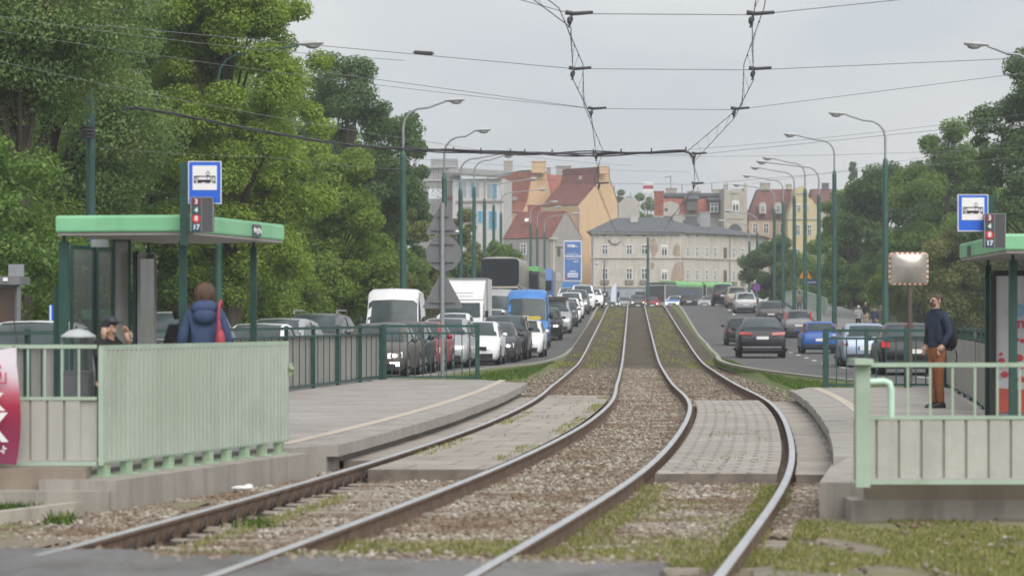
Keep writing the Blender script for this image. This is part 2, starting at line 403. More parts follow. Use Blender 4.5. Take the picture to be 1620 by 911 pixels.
# carriageways with kerbs and lane dashes
strip('road_left', yr(20, 300, 4), Lx2, lambda Y: Lx1(Y), lambda t, Y: zL(Y), ASPH, 3)
strip('road_right', yr(26, 300, 4), Rx1, Rx2, lambda t, Y: zR(Y), ASPH, 3)
mb = MB(); vs = []
mb.quad([(-60, 300, 2.59), (90, 300, 2.59), (90, 356, 2.6), (-60, 356, 2.6)], 0, [(0, 0), (150, 0), (150, 56), (0, 56)])
tag(mb.build('cross_street', ASPH), kind='structure')
def kerb(name, Ys, x, z, w=.18, h=.13, side=1):
    mb = MB(); n = len(Ys); vs = []
    for Y in Ys:
        a, b = x(Y), x(Y) + side*w
        vs += [(a, Y, z(Y)-.1), (a, Y, z(Y)+h-.01), (a+side*.015, Y, z(Y)+h), (b, Y, z(Y)+h), (b, Y, z(Y)-.1)]
    mb.add(vs, [(i*5+k, i*5+k+1, i*5+k+6, i*5+k+5) for i in range(n-1) for k in range(4)])
    tag(mb.build(name, CONCK, smooth=40), kind='structure')
kerb('kerb_left_road', yr(66, 300, 3), Lx1, zL)
kerb('kerb_right_road', yr(64, 300, 3), Rx1, zR, side=-1)
kerb('kerb_right_pavement', yr(66, 300, 3), Rx2, zR)
kerb('kerb_left_pavement', yr(40, 300, 4), Lx2, zL, side=-1)
strip('pavement_right', yr(60, 300, 4), lambda Y: Rx2(Y)+.18, lambda Y: Rx2(Y)+5.2, lambda t, Y: zR(Y)+.12, PAVE, 2)
strip('pavement_left', yr(40, 300, 4), lambda Y: Lx2(Y)-2.4, lambda Y: Lx2(Y)-.18, lambda t, Y: zL(Y)+.12, PAVE, 2)
DASH = mat('road marking white', (.68, .68, .66), .7, .12, 6, dirt=(.3, .3, .3), dirtamt=.5)
def dashes(name, y0, y1, x, z, ln, gap, w):
    mb = MB(); Y = y0
    while Y < y1:
        a, b = Y, Y+ln
        mb.quad([(x(a)-w/2, a, z(a)+.006), (x(a)+w/2, a, z(a)+.006), (x(b)+w/2, b, z(b)+.006), (x(b)-w/2, b, z(b)+.006)]); Y += ln+gap
    tag(mb.build(name, DASH), kind='structure')
dashes('lane_marking_right', 66, 240, lambda Y: Rx1(Y)+3.5, zR, 2.4, 5.4, .15)
dashes('lane_marking_left', 66, 240, lambda Y: Lx1(Y)-3.4, zL, 2, 4, .14)
def edge_line(name, Ys, x, z, w):
    mb = MB(); vs = []
    for Y in Ys: vs += [(x(Y)-w/2, Y, z(Y)+.005), (x(Y)+w/2, Y, z(Y)+.005)]
    mb.add(vs, [(2*i, 2*i+1, 2*i+3, 2*i+2) for i in range(len(Ys)-1)]); tag(mb.build(name, DASH), kind='structure')
edge_line('edge_line_right', yr(66, 240, 4), lambda Y: Rx2(Y)-.3, zR, .12)

# verges and track bed
zb = lambda Y: zT(Y) - .175
strip('verge_left', yr(18.8, 300, 3), lambda Y: Lx1(Y)+.17, lambda Y: Lc(Y)-1.45, lambda t, Y: lerp(zL(Y)+.08 if Y > 62 else zb(Y), zb(Y), t), VERGE, 4, zj=.03)
strip('verge_right', yr(18.8, 300, 3), lambda Y: Rc(Y)+1.45, lambda Y: max(Rx1(Y)-.17, Rc(Y)+1.6), lambda t, Y: lerp(zb(Y), zR(Y)+.08 if Y > 60 else zb(Y), t), VERGE, 4, zj=.03)
strip('track_bed', yr(18.8, 300, 2), lambda Y: Lc(Y)-1.45, lambda Y: Rc(Y)+1.45, lambda t, Y: zb(Y)+.012*math.sin(9*t+Y), BED, 14, ref=lambda Y: (Lc(Y)+Rc(Y))/2)
# asphalt of the crossing in front of the camera, flush with the rail heads
mb = MB(); vs = []; uvs = []
xs = [-40, -12, -6, -3, -1.5, 0, .6, 1.05]
xs = [-40, -12] + [-6 + 7.05*k/70 for k in range(71)]; nx = len(xs)
for Y, j in ((-40, 0), (10, 0), (16, 0), (19.3, 1)):
    for i, x in enumerate(xs):
        yy = Y + (-.20*max(0, x+2.2) + .08*math.sin(x*3.1) + .05*math.sin(x*11+1) + random.uniform(-.05, .05) if j else 0); xx = x + (-3.2 if Y < 10 else 0) - (18.7-yy)*.13*(1 if i == nx-1 else 0); vs.append((xx, yy, -.003 + (.012 if x < -2.45 else 0) - ((.022 if x >= -2.45 else .006) if j else 0))); uvs.append((xx, yy))
mb.add(vs, [(r*nx+k, r*nx+k+1, r*nx+k+nx+1, r*nx+k+nx) for r in range(3) for k in range(nx-1)], 0, uvs)
tag(mb.build('crossing_road', ASPH2), kind='structure')
mb = MB(); mb.quad([(1.2, -40, -.03), (40, -40, -.03), (40, 11.5, -.03), (.2, 12.5, -.03)], 0, [(1, -40), (40, -40), (40, 12), (0, 12)]); tag(mb.build('crossing_road_right', ASPH2), kind='structure')
strip('soil_right', yr(11, 26, 1.5), lambda Y: Rc(Y)+.7 if Y < 19 else Rc(Y)+1.2, lambda Y: 16, lambda t, Y: -.11+.05*math.sin(t*9+Y*.5)*(t > .05), VERGE2, 12, zj=.02)
strip('soil_left', yr(18.8, 26, 1.2), lambda Y: -16, lambda Y: Lc(Y)-1.35, lambda t, Y: -.13+.03*math.sin(t*19+Y), VERGE2, 12, zj=.02)
mb = MB(); q = [(1.45, 17.0), (2.15, 16.6), (2.35, 18.3), (1.6, 18.9)]
mb.prism([(x, y, -.2) for x, y in q], (0, 0, .105)); tag(mb.build('concrete_patch', mat('sunken concrete', (.20, .18, .15), .9, .3, 5, dirt=(.12, .11, .06), dirtscale=3, dirtamt=.8)), kind='structure')

# slab paving in and beside the tracks
G = .7175
def inset(name, c, a, b, y0, y1, z, m, thick=.12):
    o = strip(name, yr(y0, y1, 1.5), lambda Y: c(Y)+a, lambda Y: c(Y)+b, lambda t, Y: zT(Y)+z, m, 6, kind=None)
    mod = o.modifiers.new('depth', 'SOLIDIFY'); mod.thickness = thick; mod.offset = -1 if True else 0
    return o
pv = []
for nm, c, a, b, y0, y1, m in (('left', Lc, -G+.09, G-.09, 30.0, 59.0, SLABS), ('right', Rc, -G+.09, G-.09, 29.2, 55.5, SLABS2)):
    o = strip('paving_between_rails_'+nm, yr(y0, y1, 1.5), lambda Y: c(Y)+a, lambda Y: c(Y)+b, lambda t, Y: -.028, m, 6)
    mb = MB(); mb.quad([(c(y0)+a, y0, -.028), (c(y0)+b, y0, -.028), (c(y0)+b, y0, -.16), (c(y0)+a, y0, -.16)]); tag(mb.build('paving_end_'+nm, SLABSHADE), kind='structure')
mb = MB(); mb.box((Lc(32)-1.0, 32.0, -.12), (.46, .04, .165)); mb.box((Rc(29.2)+1.07, 29.2, -.13), (.5, .04, .17)); tag(mb.build('paving_end_side', SLABSHADE), kind='structure')
strip('paving_beside_left_rail', yr(32, 58, 1.5), lambda Y: Lc(Y)-1.27, lambda Y: Lc(Y)-G-.09, lambda t, Y: -.035, SLABS, 3)
strip('paving_beside_right_rail', yr(29.2, 55, 1.5), lambda Y: Rc(Y)+G+.09, lambda Y: Rc(Y)+1.33, lambda t, Y: -.04, SLABS, 3)

# platforms: solid slabs with a kerb face
def platform(name, poly, zt=.17):
    mb = MB(); n = len(poly)
    mb.add([(x, y, zt) for x, y in poly], [tuple(range(n))], 0, [(x, y) for x, y in poly])
    vs = [(x, y, zt) for x, y in poly] + [(x, y, -.3) for x, y in poly]
    mb.add(vs, [(i, (i+1) % n, (i+1) % n + n, i+n) for i in range(n)], 1)
    tag(mb.build(name, [PLAT, CONCK]), kind='structure')
def PLl(Y): return Lc(Y) - 1.28
def PLr(Y): return Rc(Y) + 1.34
polyL = [(-4.05, 25.5), (-2.80, 30.1)] + [(PLl(Y), Y) for Y in yr(31.2, 61.6, 2)] + [(PLl(61.6)-.05, 61.7), (-.75, 65.2), (-2.96, 65.2), (-4.3, 54), (-5.7, 43), (-7.1, 32), (-7.9, 25.4)]
platform('platform_left', polyL)
polyR = [(2.85, 24.2)] + [(PLr(25.6)-.05, 26.4)] + [(PLr(Y), Y) for Y in yr(28.5, 55.4, 2)] + [(6.0, 57.6), (8.8, 57.6), (7.55, 46), (6.95, 41.4), (6.9, 36), (7.4, 24.2)]
platform('platform_right', polyR)
def slabline(name, f, off, w, Ys, z=.1745):
    mb = MB(); vs = []
    for Y in Ys: vs += [(f(Y)+off, Y, z), (f(Y)+off+w, Y, z)]
    mb.add(vs, [(2*i, 2*i+1, 2*i+3, 2*i+2) for i in range(len(Ys)-1)]); tag(mb.build(name, TACT), kind='structure')
slabline('tactile_stripe_left', PLl, -.62, .17, yr(31.5, 64.5, 1.5)); slabline('tactile_stripe_right', PLr, .42, .17, yr(29, 57, 1.5))
# kerb stones along the platform edges, individually jointed, proud of the slab
EDGE = m_streaky('platform edge stone', (.34, .32, .29), (.2, .18, .15), .5)
for nm, f, sgn, y0, y1 in (('left', PLl, 1, 31.2, 61.4), ('right', PLr, -1, 28.5, 55.2)):
    mb = MB(); Y = y0
    while Y < y1:
        b = min(Y+.98, y1); h = random.uniform(-.004, .006); e = random.uniform(-.01, .012)
        mb.prism([(f(Y)-sgn*.2, Y, .05), (f(Y)+sgn*(.13+e), Y, .05), (f(b)+sgn*(.13+e), b, .05), (f(b)-sgn*.2, b, .05)], (0, 0, .128+h)); Y += 1.0
    tag(mb.build('platform_edge_'+nm, EDGE), kind='structure')
BASEC = m_streaky('plinth concrete', (.34, .315, .28), (.15, .13, .11), .7)
BROWN = m_streaky('brown plinth', (.27, .225, .18), (.16, .12, .09), .6)
mb = MB(); mb.box((-7, 25.22, -.06), (6.9, .34, .2)); mb.prism([(-3.50, 25.15, -.3), (-2.15, 30.3, -.3), (-2.95, 30.4, -.3), (-4.2, 25.25, -.3)], (0, 0, .43)); tag(mb.build('platform_plinth_left', BASEC), kind='structure')
mb = MB(); mb.box((-7.2, 25.53, .13), (6.8, .34, .2)); mb.build('plinth_step_left', BROWN)['kind'] = 'structure'
mb = MB(); mb.box((5.85, 23.75, -.07), (6.1, .5, .26)); mb.prism([(2.6, 24.05, -.3), (2.85, 24.0, -.3), (3.25, 26.7, -.3), (3.02, 26.9, -.3)], (0, 0, .478)); tag(mb.build('platform_plinth_right', BASEC), kind='structure')
mb = MB(); mb.box((5.95, 23.7, .12), (6.0, .34, .16)); mb.build('plinth_step_right', BROWN)['kind'] = 'structure'

# ------------------------------------------------------------ rails
prof = [(-.067,-.185),(.067,-.185),(.067,-.17),(.012,-.15),(.010,-.045),(.034,-.032),(.036,-.006),(.030,0),(-.030,0),(-.036,-.006),(-.034,-.032),(-.010,-.045),(-.012,-.15),(-.067,-.17)]
def rail(c, side, label):
    Ys = yr(3, 120, 1.2) + yr(122, 300, 3)[1:]; mb = MB(); n = len(prof); vs = []
    for Y in Ys:
        x = c(Y) + side*G; sl = (c(Y+.1)-c(Y-.1))/.2; k = math.sqrt(1+sl*sl)
        for a, b in prof: vs.append((x + a*k + side*.036, Y, zT(Y)+b+.004))
    for i in range(len(Ys)-1):
        for j in range(n):
            a, b = i*n+j, i*n+(j+1) % n
            mb.add([], []); mb.f.append([a, b, b+n, a+n]); mb.m.append(1 if j in (6, 7, 8) else 0)
    mb.v = vs
    t = thing('tram_rail', (c(20)+side*G, 20, 0), label, 'rail', 'rails of the two tram tracks')
    mb.build('running_rail', [RUST, STEEL], t, smooth=35, off=t.location)
    return t
r0 = rail(Lc, -1, 'leftmost tram rail, its rusty brown web with round fastenings in view')
rail(Lc, 1, 'second tram rail from the left, right-hand rail of the left track')
rail(Rc, -1, 'third tram rail from the left, its shiny head beside the stony strip between the tracks')
rail(Rc, 1, 'rightmost tram rail, nearest to the platform with the man waiting')
FAST = mat('rail fastening iron', (.06, .045, .038), .8, .4, 12)
Y = 19.2
while Y < 31:
    x = Lc(Y) - G - .036; mb = MB()
    mb.box((x+.105, Y, -.165), (.13, .18, .03)); mb.tube([(x+.075+.02*math.cos(q), Y+.055*math.sin(q), -.105+.05*math.cos(q)) for q in [2*math.pi*k/12 for k in range(13)]], .017, 6, caps=False); mb.tube([(x+.06, Y, -.105), (x+.11, Y, -.10)], .026, 8)
    mb.build('rail_fastening', FAST, r0, off=r0.location, smooth=40); Y += .52
# concrete sleepers half sunk in the stones
SLEEP = m_streaky('sleeper concrete', (.30, .265, .22), (.16, .13, .1), .7)
def sleepers(c, ys, label, grp):
    proto = None
    for Y in ys:
        ang = -math.atan((c(Y+.2)-c(Y-.2))/.4)
        if proto is None:
            mb = MB(); mb.prism([(-1.2, -.13, -.1), (-1.2, .13, -.1), (-1.2, .1, .0), (-1.2, -.1, .0)], (2.4, 0, 0)); proto = o = mb.build('sleeper', SLEEP)
        else:
            o = proto.copy(); COL.objects.link(o)
        o.location = (c(Y), Y, -.148 + random.uniform(-.006, .012)); o.rotation_euler.z = ang; tag(o, label, 'sleeper', grp)
sleepers(Lc, np.arange(19.4, 29.8, .62), 'worn concrete sleeper sunk in pale stones of the left track near the asphalt', 'sleepers of the left track')
sleepers(Rc, np.arange(19.4, 29.0, .52), 'mossy concrete sleeper close in front of the gridded slabs of the right track', 'sleepers of the right track')

# ribbed old concrete grid between the right-hand rails, half sunk
mb = MB(); Y = 19.9
while Y < 27.6:
    sl = (Rc(Y+.1)-Rc(Y-.1))/.2; mb.prism([(Rc(Y)-.46, Y, -.2), (Rc(Y)+.46, Y-.0, -.2), (Rc(Y)+.46+sl*.1, Y+.11, -.2), (Rc(Y)-.46+sl*.1, Y+.11, -.2)], (0, 0, .066+random.uniform(-.014, .008))); Y += .2
tag(mb.build('ribbed_slab', SLEEP), kind='structure')
# ------------------------------------------------------------ loose stones, grass
ico = bmesh.new(); bmesh.ops.create_icosphere(ico, subdivisions=1, radius=1)
ICV = np.array([v.co[:] for v in ico.verts]); ICF = np.array([[v.index for v in f.verts] for f in ico.faces]); ico.free()
def stones(name, pts, size, mt):
    n = len(pts); r = size * rng.uniform(.55, 1.25, n)
    sc = np.stack([rng.uniform(.7, 1.4, n), rng.uniform(.7, 1.3, n), rng.uniform(.5, .95, n)], 1) * r[:, None]
    jit = rng.uniform(.72, 1.2, (n, 12, 1)) if len(ICV) == 12 else rng.uniform(.72, 1.2, (n, len(ICV), 1))
    v = ICV[None] * jit * sc[:, None]; a = rng.uniform(0, 6.28, n); ca, sa = np.cos(a)[:, None], np.sin(a)[:, None]
    x = v[..., 0]*ca - v[..., 1]*sa; y = v[..., 0]*sa + v[..., 1]*ca
    v = np.stack([x, y, v[..., 2]], -1) + pts[:, None]
    f = ICF[None] + (np.arange(n)*len(ICV))[:, None, None]
    return tag(np_mesh(name, v.reshape(-1, 3), f.reshape(-1, 3), mt), kind='stuff')
STONE = m_island('ballast stones', [(0, (.11, .085, .065)), (.25, (.19, .155, .12)), (.55, (.28, .24, .19)), (.85, (.35, .31, .255)), (1, (.48, .45, .40))], .9, hue=(.15, .098, .06), hscale=.9, hlo=.47)
LcV, RcV = (lambda Y: Lc(np.asarray(Y))), (lambda Y: Rc(np.asarray(Y)))
def scatter(n, y0, y1, xa, xb, z, pw=1.6):
    Y = y0 + (y1-y0) * rng.uniform(0, 1, n)**pw; t = rng.uniform(0, 1, n); a, b = xa(Y), xb(Y)
    return np.stack([a + (b-a)*t, Y, z + rng.uniform(-.02, .012, n)], 1)
st = [scatter(46000, 19.6, 97, lambda Y: LcV(Y)+G+.1, lambda Y: RcV(Y)-G-.1, -.155, 1.9),
      scatter(10500, 19.2, 30, lambda Y: LcV(Y)-G+.17, lambda Y: LcV(Y)+G-.09, -.162, 1.1),
      scatter(6500, 19.2, 29.2, lambda Y: RcV(Y)-G+.1, lambda Y: RcV(Y)+G-.1, -.142, .6),
      scatter(14000, 20.6, 32.5, lambda Y: np.interp(Y, [19.5, 25.2, 29.8, 33], [-4.3, -3.5, -2.2, -1.9]), lambda Y: LcV(Y)-G-.1, -.145, 1.0),
      scatter(7500, 22.2, 29.3, lambda Y: RcV(Y)+G+.1, lambda Y: np.interp(Y, [22, 24, 27, 30], [2.6, 2.6, 3.1, 3.4]), -.15, 1.0),
      scatter(2500, 59, 97, lambda Y: LcV(Y)-G+.1, lambda Y: LcV(Y)+G-.1, -.165, 1.0), scatter(2500, 55.5, 97, lambda Y: RcV(Y)-G+.1, lambda Y: RcV(Y)+G-.1, -.165, 1.0),
      scatter(2500, 58, 95, lambda Y: LcV(Y)-1.9, lambda Y: LcV(Y)-G-.1, -.135, 1.0), scatter(2200, 55, 95, lambda Y: RcV(Y)+G+.1, lambda Y: RcV(Y)+1.9, -.135, 1.0)]
st += [np.stack([(q := rng.uniform(-5, 1.0, 750)), 19.3 - .2*np.maximum(0, q+2.2) + rng.normal(0, .22, 750) - .05, np.full(750, -.026)], 1), scatter(300, 15, 23.5, lambda Y: RcV(Y)+.95, lambda Y: 0*Y+6.4, -.10, 1.0), scatter(1500, 19.3, 25, lambda Y: 0*Y-5.2, lambda Y: LcV(Y)-1.2, -.13, 1.0)]
st = np.concatenate(st); stones('ballast_stones', st, .0265, STONE)
GB1 = [(0, (.10, .14, .03)), (.3, (.19, .22, .06)), (.55, (.29, .28, .11)), (.8, (.38, .34, .17)), (1, (.46, .40, .25))]
GRASS = m_island('verge grass', GB1, .8, .3)
GRASSY = m_island('green grass', [(0, (.04, .09, .016)), (.5, (.085, .15, .03)), (.85, (.15, .21, .055)), (1, (.26, .27, .11))], .8, .3)
def blades(name, pts, h, w, mt, lean=.5):
    n = len(pts); a = rng.uniform(0, 6.28, n); hh = h * rng.uniform(.4, 1.3, n); ww = w * rng.uniform(.6, 1.3, n)
    la = rng.uniform(0, 6.28, n); ll = hh * rng.uniform(0, lean, n)
    d = np.stack([np.cos(a)*ww, np.sin(a)*ww, np.zeros(n)], 1); l = np.stack([np.cos(la)*ll, np.sin(la)*ll, hh], 1)
    m = np.stack([np.cos(la)*ll*.35, np.sin(la)*ll*.35, hh*.6], 1)
    v = np.stack([pts-d, pts+d, pts+m+d*.7, pts+l, pts+m-d*.7], 1)
    f = np.arange(n*5).reshape(n, 5)
    return tag(np_mesh(name, v.reshape(-1, 3), f, mt), kind='stuff')
def clumpy(pts, scale, keep):
    """keep points inside irregular patches"""
    c = rng.uniform(0, 1, (7, 2))*6.28; f = np.zeros(len(pts))
    for i, (a, b) in enumerate(c): f += np.sin(pts[:, 0]*scale*(.6+.25*i)*math.cos(a) + pts[:, 1]*scale*.5*(.6+.25*i)*math.sin(a) + b)
    return pts[f > np.quantile(f, 1-keep)]
gr = [clumpy(scatter(120000, 14.8, 23.5, lambda Y: RcV(Y)+1.0, lambda Y: 0*Y+6.4, -.12, 1.0), 3.0, .74),
      clumpy(scatter(9000, 19.0, 25.0, lambda Y: 0*Y-5.2, lambda Y: LcV(Y)-1.3, -.14, 1.0), 2.0, .4),
      clumpy(scatter(16000, 19.4, 21.6, lambda Y: LcV(Y)+G, lambda Y: RcV(Y)+G+.3, -.13, 1.4), 2.2, .6),
      clumpy(scatter(15000, 18.9, 29.0, lambda Y: RcV(Y)-G-.1, lambda Y: RcV(Y)+G+.1, -.14, .9), 3.6, .5), clumpy(scatter(7000, 19.2, 27, lambda Y: RcV(Y)-G+.05, lambda Y: RcV(Y)-G+.5, -.15, 1.0), 2.0, .6),
      np.stack([(q := rng.uniform(-5, 1.1, 5000)), 19.35 - .2*np.maximum(0, q+2.2) + rng.normal(0, .12, 5000), np.full(5000, -.04)], 1)[rng.uniform(0, 1, 5000) < .5 + .5*np.sin(q*2.7)],
      scatter(5000, 19, 28.5, lambda Y: RcV(Y)+G-.22, lambda Y: RcV(Y)+G-.07, -.13, .8),
      scatter(2600, 19, 28.5, lambda Y: RcV(Y)-G+.07, lambda Y: RcV(Y)-G+.3, -.13, .7),
      scatter(1500, 19, 27, lambda Y: LcV(Y)-G+.3, lambda Y: LcV(Y)-G+.5, -.13, .8)]
blades('dry_track_grass', np.concatenate(gr), .034, .0042, GRASS, 1.0)
gr = [scatter(14000, 62.5, 100, lambda Y: Lx1(Y)+.25, lambda Y: np.minimum(LcV(Y)-1.75, Lx1(Y)+2.2), -.02, 1.0), scatter(14000, 57.8, 108, lambda Y: RcV(Y)+1.9, lambda Y: Rx1(Y)-.25, -.02, 1.0)]
g3 = np.concatenate(gr); blades('verge_grass', g3, .085, .013, GRASSY, .8)
gr = []
for c in (Lc, Rc):
    p = scatter(14000, 96, 215, lambda Y: c(Y)-G+.1, lambda Y: c(Y)+G-.1, 0, 1.0); p[:, 2] = zT(p[:, 1]) - .14; gr.append(p[rng.uniform(0, 1, len(p)) < .35 + .35*np.sin(p[:, 1]*.21)*np.sin(p[:, 0]*3.1)])
p = scatter(12000, 98, 215, lambda Y: Rc(Y)+.9, lambda Y: Rx1(Y)-.3, 0, 1.0); p[:, 2] = np.minimum(zT(p[:, 1]), zR(p[:, 1])) - .05; gr.append(p)
p = scatter(9000, 96, 200, lambda Y: Lx1(Y)+.2, lambda Y: Lc(Y)-.9, 0, 1.0); p[:, 2] = (zT(p[:, 1]) + zL(p[:, 1]))/2 - .05; gr.append(clumpy(p, .6, .8))
blades('upper_track_grass', np.concatenate(gr), .055, .014, GRASS, .9)
# weeds in the joints of the slabs and by the plinths
wd = [clumpy(scatter(1500, 30.2, 58, lambda Y: LcV(Y)+G-.3, lambda Y: LcV(Y)+G-.09, -.03, 1.0), 1.5, .6), clumpy(scatter(1200, 33, 58, lambda Y: LcV(Y)-G+.09, lambda Y: LcV(Y)-G+.3, -.03, 1.0), 1.5, .4),
      clumpy(scatter(600, 30, 58, lambda Y: LcV(Y)-.3, lambda Y: LcV(Y)+.4, -.03, 1.0), 2.5, .2), clumpy(scatter(600, 30, 55, lambda Y: RcV(Y)-.35, lambda Y: RcV(Y)+.45, -.03, 1.0), 2.5, .25),
      scatter(900, 29.4, 34, lambda Y: PLr(Y)-.16, lambda Y: PLr(Y)-.02, -.1, 1.0), clumpy(scatter(700, 33, 61, lambda Y: PLl(Y)+.04, lambda Y: PLl(Y)+.22, -.1, 1.0), 1, .5)]
blades('joint_weeds', np.concatenate(wd), .04, .007, GRASS, .9)
p = np.concatenate([rng.normal((-4.35, 24.8, -.14), (.13, .08, 0), (260, 3)), rng.normal((-3.75, 23.6, -.14), (.06, .1, 0), (110, 3)), rng.normal((-2.1, 23.2, -.14), (.1, .1, 0), (70, 3))])
tag(blades('weed_tufts', p, .10, .010, GRASSY, 1.0), kind='stuff')
mb = MB(); mb.bar((-5.2, 21.2, -.10), (-3.75, 24.6, -.08), .12); tag(mb.build('edging_kerb', CONC), kind='structure')
mb = MB(); mb.prism([(-1.35, 27.0, -.09), (-1.2, 27.02, -.085), (-1.18, 27.1, -.05), (-1.33, 27.12, -.045)], (0, 0, .012)); mb.ball((-1.27, 27.06, -.06), (.07, .05, .025), 7, 5)
mb = MB(); mb.ball((-2.62, 27.6, -.08), (.11, .05, .025), 9, 6); mb.ball((-2.56, 27.63, -.07), (.05, .05, .03), 7, 5)
tag(mb.build('paper_scrap', mat('crumpled paper', (.72, .72, .70), .8, .1)), 'crumpled white paper scrap on the stones by the leftmost rail', 'litter')

# ------------------------------------------------------------ trees
BARK = mat('bark', (.075, .06, .048), .95, .35, 5, bump=.6, stretch=(1, 1, .2))
def leafmat(name, dark, mid, light, hue=None, trans=.3, hs=.35):
    dark, light = (tuple(lerp(a, b, .55) for a, b in zip(dark, mid)), tuple(lerp(a, b, .6) for a, b in zip(mid, light)))
    return m_island(name, [(0, dark), (.45, mid), (.85, light), (1, tuple(min(1, x*1.2) for x in light))], .6, trans, hue, hs)
LM = {
 'grey': leafmat('grey green leaves', (0.104, 0.157, 0.058), (0.186, 0.273, 0.102), (0.290, 0.394, 0.162), (0.278, 0.191, 0.110), .42),
 'yellow': leafmat('yellow green leaves', (0.130, 0.185, 0.033), (0.239, 0.321, 0.057), (0.329, 0.428, 0.088), (0.180, 0.281, 0.080), .42),
 'mid': leafmat('mid green leaves', (0.070, 0.122, 0.032), (0.133, 0.220, 0.053), (0.220, 0.319, 0.093), (0.220, 0.244, 0.058), .42),
 'dark': leafmat('dark green leaves', (0.046, 0.087, 0.032), (0.093, 0.157, 0.058), (0.145, 0.220, 0.084), (0.128, 0.174, 0.046), .4),
 'olive': leafmat('olive leaves', (0.099, 0.116, 0.044), (0.186, 0.209, 0.077), (0.278, 0.302, 0.122), (0.255, 0.174, 0.093), .42),
 'bush': leafmat('bush leaves', (0.081, 0.133, 0.026), (0.174, 0.244, 0.046), (0.267, 0.348, 0.075), (0.290, 0.313, 0.081), .42),
}
def leaves(centers, radii, n, size, flat=.75, droop=.35, pw=.5):
    w = radii**2; w = w/w.sum(); idx = rng.choice(len(centers), n, p=w); c = centers[idx]; r = radii[idx]
    d = rng.normal(size=(n, 3)); d /= np.linalg.norm(d, axis=1)[:, None]
    rad = rng.uniform(0, 1, n)**pw; off = d * (r*rad)[:, None]; off[:, 2] *= flat
    p = c + off
    nrm = d*.7 + rng.normal(size=(n, 3))*.55; nrm[:, 2] += .45; nrm /= np.linalg.norm(nrm, axis=1)[:, None]
    t = rng.normal(size=(n, 3)); t[:, 2] -= droop*2; t -= nrm*(t*nrm).sum(1)[:, None]; t /= np.linalg.norm(t, axis=1)[:, None]
    b = np.cross(nrm, t); s = size*rng.uniform(.6, 1.4, n)[:, None]
    v = np.stack([p - t*s, p + b*s*.55 + t*s*.1, p + t*s*1.05 + nrm*s*.12, p - b*s*.55 + t*s*.1], 1)
    return v.reshape(-1, 3), np.arange(n*4).reshape(n, 4)
def tree(name, x, Y, z0, H, Rx, kind, label, n=16000, leaf=.13, cb=.22, ncl=60, Ry=None, seed=1, group=None, cat='tree', top=1.0, trunk=True, cr=.30, low=0.0):
    """tapered trunk with limbs to every leaf clump; crown = clumps spread through an uneven ellipsoid"""
    global rng
    rng = np.random.default_rng(seed); rd = random.Random(seed)
    Ry = Ry or Rx; t = thing(name, (x, Y, z0), label, cat, group)
    zc = H*(cb + (1-cb)*.5); hz = H*(1-cb)*.5
    d = rng.normal(size=(ncl, 3)); d /= np.linalg.norm(d, axis=1)[:, None]; q = rng.uniform(.25, 1, ncl)**.45
    c = d * q[:, None]; lob = 1 + .22*np.sin(3*np.arctan2(c[:, 1], c[:, 0]) + seed) + .12*np.sin(5*c[:, 2]*2 + seed)
    tap = 1 - (1-top)*np.clip(c[:, 2], 0, 1) + low*np.clip(-c[:, 2], 0, 1)
    c = c * np.stack([Rx*lob*tap, Ry*lob*tap, np.full(ncl, hz)], 1) * .86; c[:, 2] += zc
    rr = Rx*cr*rng.uniform(.6, 1.25, ncl)
    v, f = leaves(c, rr, n, leaf)
    np_mesh('crown', v, f, LM[kind], t)
    mb = MB(); tr = max(.06, H*.018)
    if trunk:
        bend = rd.uniform(-.4, .4)
        stem = [(0, 0, -.2), (bend*.2, 0, H*.2), (bend*.5, .1, H*.45), (bend, 0, H*.72), (bend, 0, H*.9)]
        mb.tube(stem, [tr*1.35, tr, tr*.75, tr*.4, tr*.12], 9)
        for i in range(ncl):
            if rd.random() < .24:
                e = Vector(c[i]); zz = min(max(H*cb*.7, e.z*.62), H*.85); k = zz/H
                s = Vector((bend*min(1, k*1.3), 0, zz)); mid = s.lerp(e, .5) + Vector((rd.uniform(-.3, .3), rd.uniform(-.3, .3), rd.uniform(.1, .6)))*Rx*.12
                r1 = tr*(.34 - .2*k); mb.tube([s, mid, e], [r1, r1*.6, r1*.18], 5)
                for _ in range(2):
                    e2 = e + Vector((rd.uniform(-1, 1), rd.uniform(-1, 1), rd.uniform(-.5, .9)))*rr[i]*.9
                    mb.tube([mid.lerp(e, .6), e2], [r1*.3, r1*.08], 4)
    else:
        for i in range(min(26, ncl)): mb.tube([(rd.uniform(-.3, .3), rd.uniform(-.3, .3), 0), tuple(c[i])], [.04, .012], 5)
    mb.build('trunk' if trunk else 'stems', BARK, t, smooth=60)
    return t
